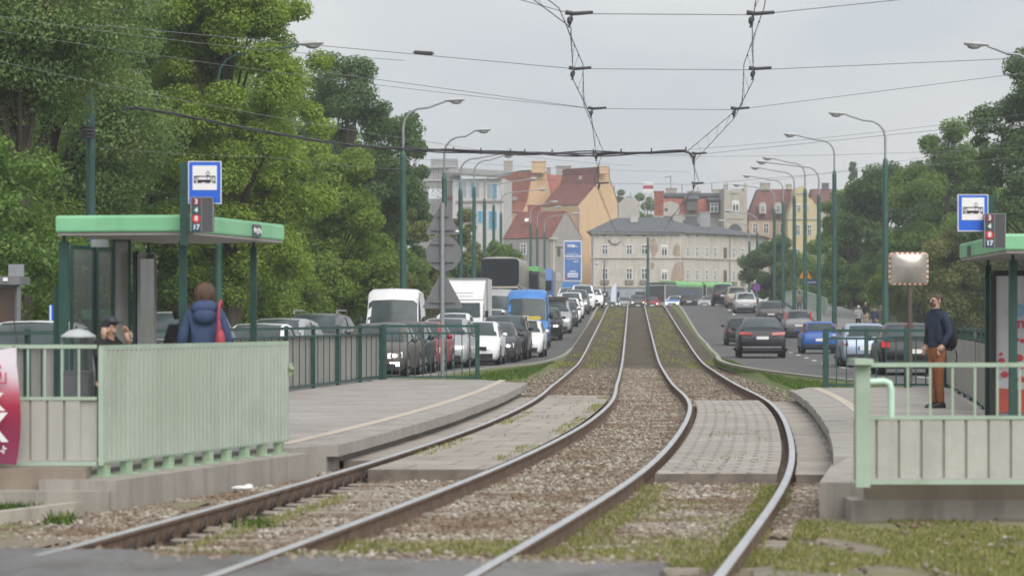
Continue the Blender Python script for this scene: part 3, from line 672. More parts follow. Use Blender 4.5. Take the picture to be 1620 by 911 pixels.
# ============================================================ BUILDINGS beyond the crest
BG = 2.5
def ray_plane(x, p0, v):
    """ground-plan point where the sight line of photograph column x meets the vertical plane p0 + t*v"""
    k = (x - CX)/F; t = (k*p0[1] - p0[0])/(v[0] - k*v[1]); return p0[0]+t*v[0], p0[1]+t*v[1]
class Wall:
    """vertical wall plane addressed by photograph pixels, normal towards the camera"""
    def __init__(s, p0, p1):
        s.p0 = p0; v = (p1[0]-p0[0], p1[1]-p0[1]); l = math.hypot(*v); s.v = (v[0]/l, v[1]/l); s.n = (s.v[1], -s.v[0])
        if s.n[1] > 0: s.n = (-s.n[0], -s.n[1])
    def at(s, x, y, out=0.0):
        X, Y = ray_plane(x, s.p0, s.v); return Vector((X + s.n[0]*out, Y + s.n[1]*out, pz(y, Y)))
    def xy(s, x, out=0.0): 
        X, Y = ray_plane(x, s.p0, s.v); return X + s.n[0]*out, Y + s.n[1]*out
    def rect(s, mb, x0, x1, y0, y1, o0, o1, m=0):
        """slab between pixel columns/rows standing from o0 to o1 metres off the wall; level heights taken at its middle"""
        a, b = s.xy(x0), s.xy(x1); Ym = (a[1]+b[1])/2; z0, z1 = pz(y1, Ym), pz(y0, Ym); n = s.n
        base = [(a[0]+n[0]*o0, a[1]+n[1]*o0, z0), (b[0]+n[0]*o0, b[1]+n[1]*o0, z0), (b[0]+n[0]*o1, b[1]+n[1]*o1, z0), (a[0]+n[0]*o1, a[1]+n[1]*o1, z0)]
        mb.prism(base, (0, 0, z1-z0), m); return mb
PANE = mat('window pane', (.045, .055, .062), .08, .4, .7, coat=.5)
WFRAME = mat('white window frame', (.70, .70, .68), .5, .06)
WOODW = mat('brown window frame', (.14, .10, .07), .6, .2)
def window(par, w, x0, x1, y0, y1, arch=False, frame=WFRAME, sill=None, cross=True, pane=PANE):
    off = par.location
    f = MB(); a, b = w.xy(x0), w.xy(x1); Ym = (a[1]+b[1])/2; W_ = math.dist(a, b); fw = max(.06, W_*.125)
    z0, z1 = pz(y1, Ym), pz(y0, Ym); ux, uy = (b[0]-a[0])/W_, (b[1]-a[1])/W_; n = w.n
    def bx(mb, u0, u1, v0, v1, o0, o1):
        mb.prism([(a[0]+ux*u0+n[0]*o, a[1]+uy*u0+n[1]*o, v0) if k == 0 else (a[0]+ux*u1+n[0]*o, a[1]+uy*u1+n[1]*o, v0) for k, o in ((0, o0), (1, o0), (1, o1), (0, o1))], (0, 0, v1-v0))
    bx(f, 0, fw, z0, z1, .005, .07); bx(f, W_-fw, W_, z0, z1, .005, .07); bx(f, fw, W_-fw, z0, z0+fw, .005, .07)
    top = z1 - (W_*.35 if arch else fw)
    if arch:
        bx(f, fw, W_-fw, top-fw, top, .005, .07)
        pts = [(W_/2 + W_/2*math.cos(t)*1.0, top + (z1-top)*math.sin(t)) for t in [math.pi*k/8 for k in range(9)]]
        f.prism([(a[0]+ux*u+n[0]*.005, a[1]+uy*u+n[1]*.005, v) for u, v in pts], (n[0]*.03, n[1]*.03, 0))
    else: bx(f, fw, W_-fw, z1-fw, z1, .005, .07)
    if cross:
        bx(f, W_/2-fw*.45, W_/2+fw*.45, z0+fw, z1-fw, .008, .085)
        zc = lerp(z0, z1, .62); bx(f, fw, W_-fw, zc-fw*.45, zc+fw*.45, .008, .08)
    fo = f.build('window', frame, par, off=off)
    g = MB(); bx(g, fw*.5, W_-fw*.5, z0+fw*.5, (top if arch else z1-fw*.5), .004, .03); g.build('pane', pane, fo, off=off)
    if sill is not None:
        s_ = MB(); bx(s_, -W_*.15, W_*1.15, z0-.55, z0-.05, .006, .28); s_.build('flower_box', sill, fo, off=off)
PLASTER = m_streaky('beige plaster', (.54, .505, .44), (.24, .205, .16), .5)
PLASTERG = m_streaky('grey plaster', (.38, .36, .325), (.2, .18, .15), .5)
TAN = m_streaky('tan plaster', (.62, .43, .25), (.42, .28, .17), .3)
SLATE = mat('slate roofing', (.095, .105, .115), .8, .2, 1.5, dirt=(.14, .14, .13), dirtscale=.6)
BRICK = m_tiles('bare brick', (.40, .31, .235), .12)
BRICKR = m_tiles('red chimney brick', (.30, .095, .06), .12)
ROOFR = m_tiles('red roof tiles', (.34, .115, .075)); ROOFD = m_tiles('dark red roof tiles', (.21, .075, .058)); ROOFM = m_tiles('weathered red tiles', (.17, .07, .055))
TRIM = m_streaky('cornice plaster', (.50, .46, .39), (.2, .18, .15), .6)
SILLM = m_streaky('stone balconet', (.24, .215, .18), (.13, .12, .1), .6)

# --- beige corner house with slate roof
A, B, C, D, E = (px(935, 360), 360), (px(1077, 361), 361), (px(1201, 379), 379), (px(1216, 392), 392), (px(941, 380), 380)
ze = pz(367, 360); bt = thing('corner_house', (A[0], A[1], BG), 'long beige corner house with peeling plaster and a grey slate roof', 'building')
L0 = bt.location
mb = MB(); pl = [A, B, C, D, E]; mb.prism([(x, y, BG-1) for x, y in pl], (0, 0, ze-BG+1)); mb.build('wall', PLASTER, bt, off=L0)
mb = MB(); ov = .5
ea = [(A[0]-.6, A[1]-.5, ze), (B[0]+.1, B[1]-.6, ze), (C[0]+.7, C[1]-.3, ze), (D[0]+.6, D[1]+.5, ze), (E[0]-.5, E[1]+.5, ze)]
r1 = (px(972, 369), 369, pz(345.5, 369)); r2 = (px(1062, 371), 371, pz(343.5, 371))
mb.add(ea + [r1, r2], [(0, 1, 6, 5), (1, 2, 6), (2, 3, 6), (3, 4, 5, 6), (4, 0, 5), (4, 3, 2, 1, 0)]); mb.build('roof', SLATE, bt, off=L0)
wA, wB = Wall(A, B), Wall(B, C)
g = MB(); 
for w, x0, x1, dy in ((wA, 934.3, 1077, 0), (wB, 1077.1, 1202, 1.5)): w.rect(g, x0, x1, 367+dy, 370.5+dy, -.1, .42)
g.build('eaves', mat('zinc gutter', (.2, .2, .2), .6, .2), bt, off=L0)
g = MB()
for w, x0, x1, dy in ((wA, 935, 1077, 0), (wB, 1077.1, 1200.8, 2)): w.rect(g, x0, x1, 407+dy, 409+dy, .004, .16); w.rect(g, x0, x1, 452+dy*.5, 454.6+dy*.5, .004, .22)
g.build('cornice', TRIM, bt, off=L0)
SHOP = mat('pale shopfront', (.30, .33, .36), .5, .2, .8, dirt=(.12, .13, .14), dirtscale=.5)
g = MB()
for w, x0, x1 in ((wA, 936, 1076.5), (wB, 1077.4, 1200)): w.rect(g, x0, x1, 454.8, 482, .003, .08)
g.build('shopfront', SHOP, bt, off=L0)
g = MB()
for a, b in ((945, 962), (972, 980), (1005, 1022), (1040, 1062)): wA.rect(g, a, b, 461.5, 482, .085, .12)
g.build('shop_window', PANE, bt, off=L0)
for x in (957, 995.5, 1019.3): window(bt, wA, x-5, x+5, 386.8, 403); window(bt, wA, x-5, x+5, 424, 442.5, sill=SILLM)
window(bt, wA, 1046, 1056, 386.8, 405, arch=True); window(bt, wA, 1046, 1056, 426, 443.5, arch=True, sill=SILLM)
for i, x in enumerate((1088, 1102.5, 1118, 1131, 1147, 1160.5, 1174.5, 1190)):
    ar = x == 1147
    window(bt, wB, x-2.3, x+2.3, 390+i*.35, 407+i*.35, arch=ar, frame=WOODW if ar else WFRAME); window(bt, wB, x-2.3, x+2.3, 426+i*.3, 443.5+i*.3, arch=ar, frame=WOODW if ar else WFRAME, sill=SILLM)
def blob(w, pts, o=.02):
    m_ = MB(); m_.prism([w.at(x, y, .003) for x, y in pts], (w.n[0]*o, w.n[1]*o, 0)); return m_
for w, pts in ((wA, [(1029, 379), (1036, 378), (1040, 387), (1041, 397), (1037, 404), (1032, 407), (1030, 399), (1027, 392)]),
               (wA, [(1066, 389), (1072, 385), (1075.5, 391), (1076, 404), (1071, 406), (1064, 403)]),
               (wA, [(1064, 425), (1069, 416), (1076.6, 413), (1076.8, 449), (1067, 451), (1061, 441)]),
               (wB, [(1077.5, 414), (1081, 418), (1082, 432), (1081, 449), (1077.5, 450)]),
               (wA, [(1029, 414), (1034, 416), (1036, 421), (1032, 427), (1029, 425)])):
    blob(w, pts).build('bare_brick_patch', BRICK, bt, off=L0)
g = MB(); a = wB.xy(1154, .08); g.tube([(a[0], a[1], BG), (a[0], a[1], ze-.2)], .09, 6); a = wA.xy(937.5, .08); g.tube([(a[0], a[1], BG), (a[0], a[1], ze-.2)], .1, 6); g.build('drainpipe', GALV, bt, off=L0)
g = MB()
for w, xs in ((wA, (954.5, 957.5, 993, 996, 1017, 1020)), (wB, (1088, 1103, 1119, 1131, 1160, 1176, 1190))):
    for x in xs: w.rect(g, x-.9, x+.9, 371.5, 374, .003, .05)
g.build('attic_vent', BLACKP, bt, off=L0)
LIGHTW_ = m_streaky('pale chimney render', (.50, .48, .44), (.3, .28, .25), .5)
def chimney(par, x0, x1, y0, y1, Y, m, cap=True, name='chimney'):
    g = MB(); a, b = px(x0, Y), px(x1, Y); z0, z1 = pz(y1, Y), pz(y0, Y); g.box(((a+b)/2, Y, (z0+z1)/2), (b-a, max(.8, (b-a)*.7), z1-z0))
    if cap: g.box(((a+b)/2, Y, z1+.06), ((b-a)*1.12, max(.9, (b-a)*.8), .12))
    return g.build(name, m, par, off=par.location)
chimney(bt, 1035, 1049.5, 304, 341, 372, BRICKR); chimney(bt, 1034.6, 1050, 341.3, 354, 371.6, PLASTERG, False, 'chimney_base')
chimney(bt, 997.5, 1009, 339, 352, 366.5, LIGHTW_); chimney(bt, 1107, 1123, 337, 360, 371, GALV); chimney(bt, 1064, 1080, 340, 356, 369, PLASTERG); chimney(bt, 1085, 1103, 344, 357, 370, SLATE)
g = MB(); c = P(1110.5, 350, 371); g.tube([(c.x, c.y, c.z), (c.x-.12, c.y-.15, c.z)], [.55, .5], 12); g.tube([(c.x+.1, c.y, c.z), (c.x+.1, c.y, c.z-.9)], .04, 5); g.build('satellite_dish', WFRAME, bt, off=L0)
g = MB()
for p, q in (((962, 379), (968, 386)), ((968, 386), (976, 387)), ((976, 387), (981, 382))): g.tube([wA.at(*p, .1), wA.at(*q, .1)], .06, 4)
g.build('wall_cable', CABLE, bt, off=L0)

# --- gable houses: polygon on a wall plane, carried back along the ridge
def gable(name, label, p0, v, u, poly, roof_edges, wm, rm, extra=None):
    w = Wall(p0, (p0[0]+v[0], p0[1]+v[1])); pts = [w.at(x, y) for x, y in poly]; pts = [Vector((p.x, p.y, max(p.z, BG-1))) for p in pts]
    t = thing(name, (pts[0].x, pts[0].y, BG), label, 'building'); e = Vector((u[0], u[1], 0)); n = len(pts)
    mb = MB(); mb.add(pts, [tuple(range(n))]); mb.add([p+e for p in pts], [tuple(range(n))])
    mb2 = MB()
    for i in range(n):
        j = (i+1) % n; q = [pts[i], pts[j], pts[j]+e, pts[i]+e]
        if i in roof_edges:
            nn = (q[1]-q[0]).cross(e).normalized()*.16; 
            if nn.z < 0: nn = -nn
            mb2.prism([p + Vector((0, 0, .01)) for p in q], nn)
        mb.add(q, [(0, 1, 2, 3)])
    mb.build('wall', wm, t, off=t.location)
    if roof_edges: mb2.build('roof', rm, t, off=t.location)
    return t, w
tA, wGA = gable('gabled_house', 'tan gabled house with a red roof and a curved gable under a square chimney', (px(850, 396), 396), (.8, .6), (-4.6, 5.0),
    [(823, 470), (823, 337), (827, 334), (834, 320), (842, 276), (842.5, 272), (863.5, 272), (866, 284), (874, 318), (884, 336), (884, 470)], {1, 2, 3, 4, 5, 6, 7, 8}, TAN, ROOFR)
chimney(tA, 841.3, 863.2, 256.5, 274, 395.6, TAN); chimney(tA, 797, 811, 256, 270, 402, PLASTERG)
g = MB(); 
for x in (812.5, 817.8): 
    c = P(x, 315, 396.4); g.prism([c+Vector((-.19, 0, -.28)), c+Vector((.19, 0, -.28)), c+Vector((.26, .28, .28)), c+Vector((-.12, .28, .28))], (0, -.12, .06))
g.build('skylight', PANE, tA, off=tA.location)
g = MB(); r = [P(864, 278, 399), P(899, 280, 402), P(905, 330, 398), P(878, 326, 396)]; g.prism(r, (0, .3, .2)); g.build('rear_roof', ROOFR, tA, off=tA.location)
chimney(tA, 880, 903, 264, 282, 404, PLASTERG); chimney(tA, 864.5, 871, 266.5, 280, 405, PLASTERG)
tB, wGB = gable('tall_gabled_house', 'tall tan gabled house with a broad blank gable beside the slate roof', (px(940, 388), 388), (.85, .53), (-4.9, 5.6),
    [(915, 472), (915, 325), (944.5, 291), (949, 276), (949, 266), (962.8, 266), (963.5, 283), (970, 300), (977, 322), (977, 472)], {1, 2, 3, 4, 5, 6, 7}, TAN, ROOFD)
chimney(tB, 948.4, 963, 264, 275, 387.6, TAN)
g = MB()
for x, y in ((917.5, 282.5), (932, 290.5)): c = P(x, y, 389.5); g.prism([c+Vector((-.2, 0, -.26)), c+Vector((.2, 0, -.26)), c+Vector((.3, .3, .26)), c+Vector((-.1, .3, .26))], (0, -.2, .1))
g.build('skylight', PANE, tB, off=tB.location)
g = MB(); c = wGB.at(915, 325); g.tube([wGB.at(915.4, 330, .1), wGB.at(915.4, 460, .1)], .08, 5); g.build('drainpipe', GALV, tB, off=tB.location)
tC, wGC = gable('grey_house', 'low grey rendered house with a dark red tiled roof behind the coach', (px(895, 338), 338), (.62, .78), (-5.6, 3.6),
    [(871, 470), (871, 377.5), (895, 335), (921.5, 378.5), (921.5, 470)], {1, 2}, m_streaky('grey render', (.34, .32, .295), (.19, .175, .155), .4), ROOFD)
sideC = Wall((wGC.at(871, 400).x, wGC.at(871, 400).y), (wGC.at(871, 400).x - 5.6, wGC.at(871, 400).y + 3.6))
window(tC, sideC, 823.5, 833, 385, 403); window(tC, sideC, 807, 811, 385, 402, frame=WOODW); window(tC, wGC, 881.5, 886, 391, 405, frame=WOODW); window(tC, wGC, 880.5, 885.5, 432, 444, frame=WFRAME)
g = MB(); wGC.rect(g, 877.5, 890, 388, 389.5, .004, .15); wGC.rect(g, 874, 877, 378, 462, .004, .1); wGC.rect(g, 917, 923.5, 377.5, 380, .004, .3); wGC.rect(g, 868, 879, 376, 379, .004, .3); g.build('gable_trim', TRIM, tC, off=tC.location)
chimney(tC, 834.8, 856, 326, 342, 343, BRICKR)
g = MB(); c = P(833, 349, 338.6); g.prism([c+Vector((-.25, 0, -.18)), c+Vector((.2, 0, -.18)), c+Vector((.28, .2, .2)), c+Vector((-.17, .2, .2))], (0, -.1, .08)); g.build('skylight', WFRAME, tC, off=tC.location)

# --- unfinished white block with blue window foil, and the raw concrete block beside it
A, B = (px(716, 352), 352), (px(797, 350), 350); w = Wall(A, B); tD = thing('unfinished_block', (A[0], A[1], BG), 'unfinished pale block with bright blue window foil under a grey roof', 'building'); L0 = tD.location
WHITEW = m_streaky('pale blockwork', (.60, .59, .57), (.28, .275, .26), .5)
mb = MB(); mb.prism([(A[0], A[1], BG), (B[0], B[1], BG), (B[0]+1, B[1]+9, BG), (A[0]+1, A[1]+9, BG)], (0, 0, pz(283, 351)-BG)); mb.build('wall', WHITEW, tD, off=L0)
g = MB(); z0, z1 = pz(283, 351), pz(268, 356)
g.prism([(A[0]-1.0, A[1]-.7, z0+.55), (B[0]-.3, B[1]-.7, z0), (B[0]+1, B[1]+5, z1-.6), (A[0]-.2, A[1]+5, z1)], (0, 0, .3)); g.build('roof', mat('felt roofing', (.22, .22, .21), .85, .2, 1.2), tD, off=L0)
BLUEF = mat('blue window foil', (.07, .33, .52), .5, .15, 2)
for x0, x1, y0, y1, bl in ((724.5, 739, 287, 312.5, 0), (744.5, 759.5, 287.5, 313.5, 0), (770.5, 787, 290, 315, 1), (756, 770, 333, 353, 0), (773, 787, 333, 363, 0)):
    xm = (x0+x1)/2; f = MB(); w.rect(f, x0, x1, y0, y1, .004, .05); fo = f.build('window', WFRAME, tD, off=L0)
    f = MB(); w.rect(f, x0+.8, xm-.4, y0+1, y1-1, .052, .08) if not bl else w.rect(f, xm+.4, x1-.8, y0+1, y1-1, .052, .08)
    if not bl or True: f.build('blue_foil', BLUEF, fo, off=L0)
    f = MB(); w.rect(f, xm+.4, x1-.8, y0+1, y1-1, .052, .08) if not bl else w.rect(f, x0+.8, xm-.4, y0+1, y1-1, .052, .08); f.build('pane', mat('grey pane', (.34, .37, .38), .2, .2, 2) if y0 < 320 else BLUEF, fo, off=L0)
g = MB(); w.rect(g, 722, 796.5, 317, 319.5, .004, .25); w.rect(g, 730, 752, 327, 366, .003, .02); g.build('slab_edge', CONC, tD, off=L0)
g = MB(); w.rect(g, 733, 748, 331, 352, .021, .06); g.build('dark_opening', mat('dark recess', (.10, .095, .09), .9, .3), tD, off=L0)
A, B = (px(652, 358), 358), (px(728, 356), 356); w = Wall(A, B); tE = thing('concrete_block', (A[0], A[1], BG), 'raw grey concrete block with scaffold bars rising over the trees', 'building'); L0 = tE.location
RAWC = m_streaky('raw concrete', (.38, .375, .36), (.2, .195, .19), .5)
mb = MB(); mb.prism([(A[0], A[1], BG), (B[0], B[1], BG), (B[0], B[1]+8, BG), (A[0], A[1]+8, BG)], (0, 0, pz(266, 357)-BG)); mb.build('wall', RAWC, tE, off=L0)
g = MB(); a, b = px(682, 360), px(724, 360); g.box(((a+b)/2, 361, pz(260, 360)), (b-a, 4, 1.25)); g.build('roof_house', mat('grey cladding', (.26, .27, .275), .6, .15), tE, off=L0)
g = MB(); w.rect(g, 650, 722, 263, 265, .004, .5); w.rect(g, 655, 722, 284, 286.5, .004, .2)
for x in (664, 668, 672, 676, 680, 684, 688, 692, 696): w.rect(g, x, x+.6, 267, 283.5, .006, .1)
g.build('scaffold', mat('pale scaffold', (.5, .5, .49), .6, .1), tE, off=L0)
g = MB(); w.rect(g, 706, 722, 311, 316, .004, .2); g.build('red_band', mat('red lintel', (.30, .07, .06), .7), tE, off=L0)
tF = thing('site_banner', (px(688, 354), 354, pz(330, 354)), 'white banner with dark scribbled lettering fixed before the concrete block', 'banner')
w2 = Wall((px(660, 354), 354), (px(720, 354), 354)); g = MB(); w2.rect(g, 677, 701.5, 299, 314.5, 0, .08); g.build('sheet', mat('white banner sheet', (.72, .74, .78), .6, .05), tF, off=tF.location)
g = MB(); rd = random.Random(3)
for _ in range(26): x, y = rd.uniform(678.5, 699), rd.uniform(300, 312.5); w2.rect(g, x, x+rd.uniform(.5, 2.2), y, y+rd.uniform(.5, 1.6), .082, .09)
g.build('lettering', mat('banner ink', (.06, .07, .16), .6, .3), tF, off=tF.location)
g = MB(); w2.rect(g, 679, 679.8, 314.6, 345, 0, .08); w2.rect(g, 698, 698.8, 314.6, 345, 0, .08); g.build('pole', GALV, tF, off=tF.location)

# --- the row behind
Yb = 420; w = Wall((px(1040, Yb), Yb), (px(1300, Yb), Yb))
def block(name, label, x0, x1, ytop, depth, wm, Y=Yb):
    t = thing(name, (px(x0, Y), Y, BG), label, 'building'); mb = MB(); a, b = px(x0, Y), px(x1, Y); z = pz(ytop, Y)
    mb.box(((a+b)/2, Y+depth/2, (z+BG)/2-.5), (b-a, depth, z-BG+1)); mb.build('wall', wm, t, off=t.location); return t
def mansard(t, quad, Y, m, depth=3.0):
    """sloping roof face: (x, y) of bottom-left, bottom-right, top-right, top-left; leans back"""
    q = quad; lo, hi = Y-.25, Y+depth
    pts = [P(q[0][0], q[0][1], lo), P(q[1][0], q[1][1], lo), P(q[2][0]*hi/hi, q[2][1], hi), P(q[3][0], q[3][1], hi)]
    mb = MB(); back = [Vector((p.x, hi+4, p.z)) for p in pts]; mb.add(pts+back, [(0, 1, 2, 3), (3, 2, 6, 7), (0, 3, 7, 4), (1, 5, 6, 2), (4, 7, 6, 5)]); mb.build('roof', m, t, off=t.location)
LIGHTW = m_streaky('light render', (.46, .44, .40), (.3, .28, .25), .4)
tG = block('dormered_house', 'house with a red tiled mansard and two dark flat dormers behind the slate roof', 1050, 1146, 337, 9, LIGHTW)
mansard(tG, [(1049, 338), (1146, 338), (1145.5, 309), (1050, 309)], Yb, ROOFR, 2.0)
g = MB(); a, b = px(1049, Yb), px(1146, Yb); g.box(((a+b)/2, Yb+1.9, pz(308.5, Yb+1.9)), (b-a, 1.2, .5)); g.build('ridge', SLATE, tG, off=tG.location)
for x0, x1, y0, y1, win in ((1086, 1102.5, 311, 333.5, 0), (1122.5, 1143, 313, 336, 1)):
    g = MB(); a, b = px(x0, Yb), px(x1, Yb); z0, z1 = pz(y1, Yb), pz(y0+5, Yb); g.box(((a+b)/2, Yb+.3, (z0+z1)/2), (b-a, 2.6, z1-z0)); d_ = g.build('dormer', mat('dark dormer cladding', (.12, .115, .10), .8, .2), tG, off=tG.location)
    g = MB(); g.prism([(a-.3, Yb-1.4, z1), (b+.3, Yb-1.4, z1), (b+.3, Yb+1.8, z1+.5), (a-.3, Yb+1.8, z1+.5)], (0, 0, .15)); g.build('dormer_roof', SLATE, d_, off=tG.location)
    if win: window(tG, Wall((a, Yb-1.0), (b, Yb-1.0)), x0+.6, x1-7, y0+8, y1)
g = MB(); w5 = Wall((px(1045, Yb-.8), Yb-.8), (px(1080, Yb-.8), Yb-.8)); g.prism([w5.at(x, y) for x, y in ((1049, 342), (1049, 321.5), (1060, 318), (1072, 322), (1076, 328), (1073, 342))], (0, 1.6, 0)); g.build('small_gable', LIGHTW, tG, off=tG.location)
g = MB(); c = w5.at(1054, 331.5, .05); g.ball(c, (.25, .04, .25)); g.build('round_window', PANE, tG, off=tG.location)
for a in ((1054, 1070, 299, 309), (1088, 1107.5, 304, 310), (1127, 1139.5, 301, 309)): chimney(tG, *a, Yb+3, CONC)
for x, y0, y1 in ((1061, 279, 300), (1104, 296, 305), (1126, 289, 302), (1079, 292, 306), (1151, 290, 300)):
    p = P(x, y1, Yb+3); q = P(x, y0, Yb+3); g = MB(); g.tube([p, q], .05, 5)
    if x == 1061: g.tube([P(1051, 281, Yb+3), q, P(1062, 279.5, Yb+3)], .04, 4)
    g.build('aerial', CABLE, tG, off=tG.location)
tH = thing('ornate_gable_house', (px(1164, 412), 412, BG), 'narrow grey stone house with an arched gable between two small pinnacles', 'building'); w = Wall((px(1140, 412), 412), (px(1190, 412), 412))
STONEW = m_streaky('grey stone', (.44, .41, .35), (.2, .18, .155), .5)
arc = [(1150.5 + 13.2*(1-math.cos(t)), 304.5 - 5.5*math.sin(t)) for t in [math.pi*k/10 for k in range(11)]]
pts = [(1145.5, 480), (1145.5, 297), (1150.3, 297)] + arc + [(1177.2, 297), (1182, 297), (1182, 480)]
mb = MB(); mb.prism([w.at(x, y) for x, y in pts], (0, 9, 0)); mb.build('wall', STONEW, tH, off=tH.location)
g = MB()
for x in (1148, 1179.5): c = w.at(x, 296); g.tube([(c.x, 412.4, c.z), (c.x, 412.4, c.z+.3), (c.x, 412.4, c.z+.75)], [.26, .3, .03], 8)
w.rect(g, 1156, 1168, 303.5, 306, .004, .12); w.rect(g, 1150, 1177, 345, 346.3, .004, .1); g.build('pinnacle', STONEW, tH, off=tH.location)
window(tH, w, 1158, 1169.5, 317, 334.5, arch=True)
g = MB(); ap = [(1152+10.8*(1-math.cos(t)), 365-10.5*math.sin(t)) for t in [math.pi*k/10 for k in range(11)]]; g.prism([w.at(x, y, .004) for x, y in ap], (0, -.05, 0)); g.build('arch_opening', PANE, tH, off=tH.location)
tI = block('mansard_house', 'tan house with a steep weathered red mansard and two small rounded dormers', 1184.5, 1245, 346, 9, m_streaky('ochre render', (.52, .39, .26), (.3, .22, .15), .3))
mansard(tI, [(1183.5, 347), (1245, 347), (1259, 299.5), (1199, 299.5)], Yb, ROOFM, 4.0)
w = Wall((px(1184, Yb), Yb), (px(1245, Yb), Yb))
for x in (1206.8, 1231): 
    g = MB(); wd_ = Wall((px(1180, Yb-.9), Yb-.9), (px(1250, Yb-.9), Yb-.9)); g.prism([wd_.at(a, b) for a, b in ((x-5.5, 338), (x-5.5, 324), (x-3, 320.5), (x+3, 320), (x+5.5, 324), (x+5.5, 338))], (0, 3, 0)); g.build('dormer', LIGHTW, tI, off=tI.location); window(tI, wd_, x-3.4, x+3.4, 325, 336.5)
for x in (1195, 1212, 1238): window(tI, w, x-4.6, x+4.6, 353, 370); window(tI, w, x-4.6, x+4.6, 388, 405)
for a in ((1203, 1218, 291, 301), (1243.5, 1252, 293, 300)): chimney(tI, *a, Yb+4, CONC)
tJ = thing('yellow_gable_house', (px(1268, 416), 416, BG), 'pale yellow house with a curved white-edged gable at the end of the row', 'building'); w = Wall((px(1240, 416), 416), (px(1300, 416), 416))
YEL = m_streaky('pale yellow render', (.55, .46, .25), (.4, .34, .22), .3)
pts = [(1246, 480), (1246, 345), (1248, 336), (1253, 325), (1257, 316), (1258, 303), (1261, 297), (1268, 294), (1275, 297), (1278, 303), (1279, 312), (1286, 317), (1291, 326), (1294, 345), (1294, 480)]
mb = MB(); mb.prism([w.at(x, y) for x, y in pts], (0, 9, 0)); mb.build('wall', YEL, tJ, off=tJ.location)
g = MB(); w.rect(g, 1258.5, 1277.5, 305, 306.5, .004, .15); w.rect(g, 1246, 1294, 345, 347.5, .004, .15)
g.prism([w.at(x, y, .004) for x, y in ((1246.5, 344), (1248.5, 336), (1253.5, 325), (1257, 318), (1257.5, 325), (1253, 334), (1250, 344))], (0, -.08, 0)); g.build('gable_trim', LIGHTW, tJ, off=tJ.location)
for x0, x1, y0, y1, ar in ((1261, 1267, 322, 336, 1), (1276.5, 1280, 322, 336, 1), (1258.5, 1266, 355, 373, 0), (1277, 1284, 355, 373, 0), (1258, 1265, 393, 411, 0), (1276, 1283, 393, 411, 0)): window(tJ, w, x0, x1, y0, y1, arch=bool(ar))
tK = block('end_house', 'dark red roofed house with a grey chimney rising over the right-hand trees', 1284, 1322, 322, 9, LIGHTW, 424); mansard(tK, [(1283, 322), (1322, 322), (1318, 299), (1285, 299)], 424, ROOFM, 3.0); chimney(tK, 1300.5, 1311, 291, 301, 427, SLATE)
tL = block('distant_house', 'pinkish blank gable wall far behind the slate roof', 979, 1012, 320, 9, m_streaky('pinkish render', (.43, .34, .27), (.3, .25, .2), .4), 432)
g = MB(); w = Wall((px(970, 431.9), 431.9), (px(1020, 431.9), 431.9)); g.prism([w.at(x, y) for x, y in ((979, 322), (989, 312), (1001, 313), (1008, 319), (1012, 345), (979, 345))], (0, 6, 0)); g.build('gable', MATS['pinkish render'] if 'pinkish render' in MATS else LIGHTW, tL, off=tL.location)
tM = thing('rooftop_hoarding', (px(1025.5, 440), 440, pz(345, 440)), 'white board with one broad red stripe on the skyline above the roofs', 'hoarding'); w = Wall((px(1010, 440), 440), (px(1040, 440), 440))
g = MB(); w.rect(g, 1017, 1033.5, 288, 304.5, 0, .3); g.build('board', mat('white board', (.72, .72, .72), .6), tM, off=tM.location); g = MB(); w.rect(g, 1017.2, 1033.3, 293.5, 298.8, .304, .33); g.build('stripe', mat('wine red stripe', (.33, .04, .06), .6), tM, off=tM.location)
g = MB(); w.rect(g, 1020, 1020.8, 304.6, 345, 0, .2); w.rect(g, 1030, 1030.8, 304.6, 345, 0, .2); g.build('pole', GALV, tM, off=tM.location)

# --- blue advertising tower
def text(s, size, loc, m, name, par=None, rz=0, off=None, ax='CENTER', sx=1.0, bold=0.0, depth=.004):
    cu = bpy.data.curves.new(name, 'FONT'); cu.body = s; cu.size = size; cu.align_x = ax; cu.align_y = 'CENTER'; cu.extrude = depth; cu.offset = bold; cu.resolution_u = 3
    o = bpy.data.objects.new(name, cu); me = None; COL.objects.link(o); bpy.context.view_layer.update()
    me = bpy.data.meshes.new_from_object(o.evaluated_get(bpy.context.evaluated_depsgraph_get())); bpy.data.objects.remove(o)
    M_ = Matrix.Translation(Vector(loc) - (Vector(off) if off is not None else Vector((0, 0, 0)))) @ Matrix.Rotation(rz, 4, 'Z') @ Matrix.Rotation(R(90), 4, 'X') @ Matrix.Diagonal((sx, 1, 1, 1))
    me.transform(M_); me.materials.clear(); me.materials.append(m); return link(name, me, par)
Ya = 300; k = Ya/F; tN = thing('advertising_board', (px(906, Ya), Ya, 2.6), 'tall blue advertising board in a white frame beside the tan gable', 'hoarding'); L0 = tN.location; w = Wall((px(880, Ya), Ya), (px(930, Ya), Ya))
ADB = mat('advert blue', (.055, .15, .40), .5, .35, .5, detail=4); WH = mat('white lettering', (.75, .76, .78), .6, .03)
g = MB(); w.rect(g, 892, 920.5, 380.5, 445, -.3, .05); g.build('frame', WH, tN, off=L0); g = MB(); w.rect(g, 893.3, 919, 382.3, 443.3, .052, .08); g.build('poster', ADB, tN, off=L0)
g = MB(); w.rect(g, 889, 917, 445.3, 480, -.3, .1); g.build('plinth', mat('plinth blue', (.06, .20, .45), .5), tN, off=L0)
text('WSB', .40, (px(903.5, Ya), Ya-.1, pz(389.3, Ya)), WH, 'lettering', tN, off=L0, bold=.02); text('PODRĘCZNA', .30, (px(906, Ya), Ya-.1, pz(405.5, Ya)), WH, 'lettering', tN, off=L0, bold=.012)
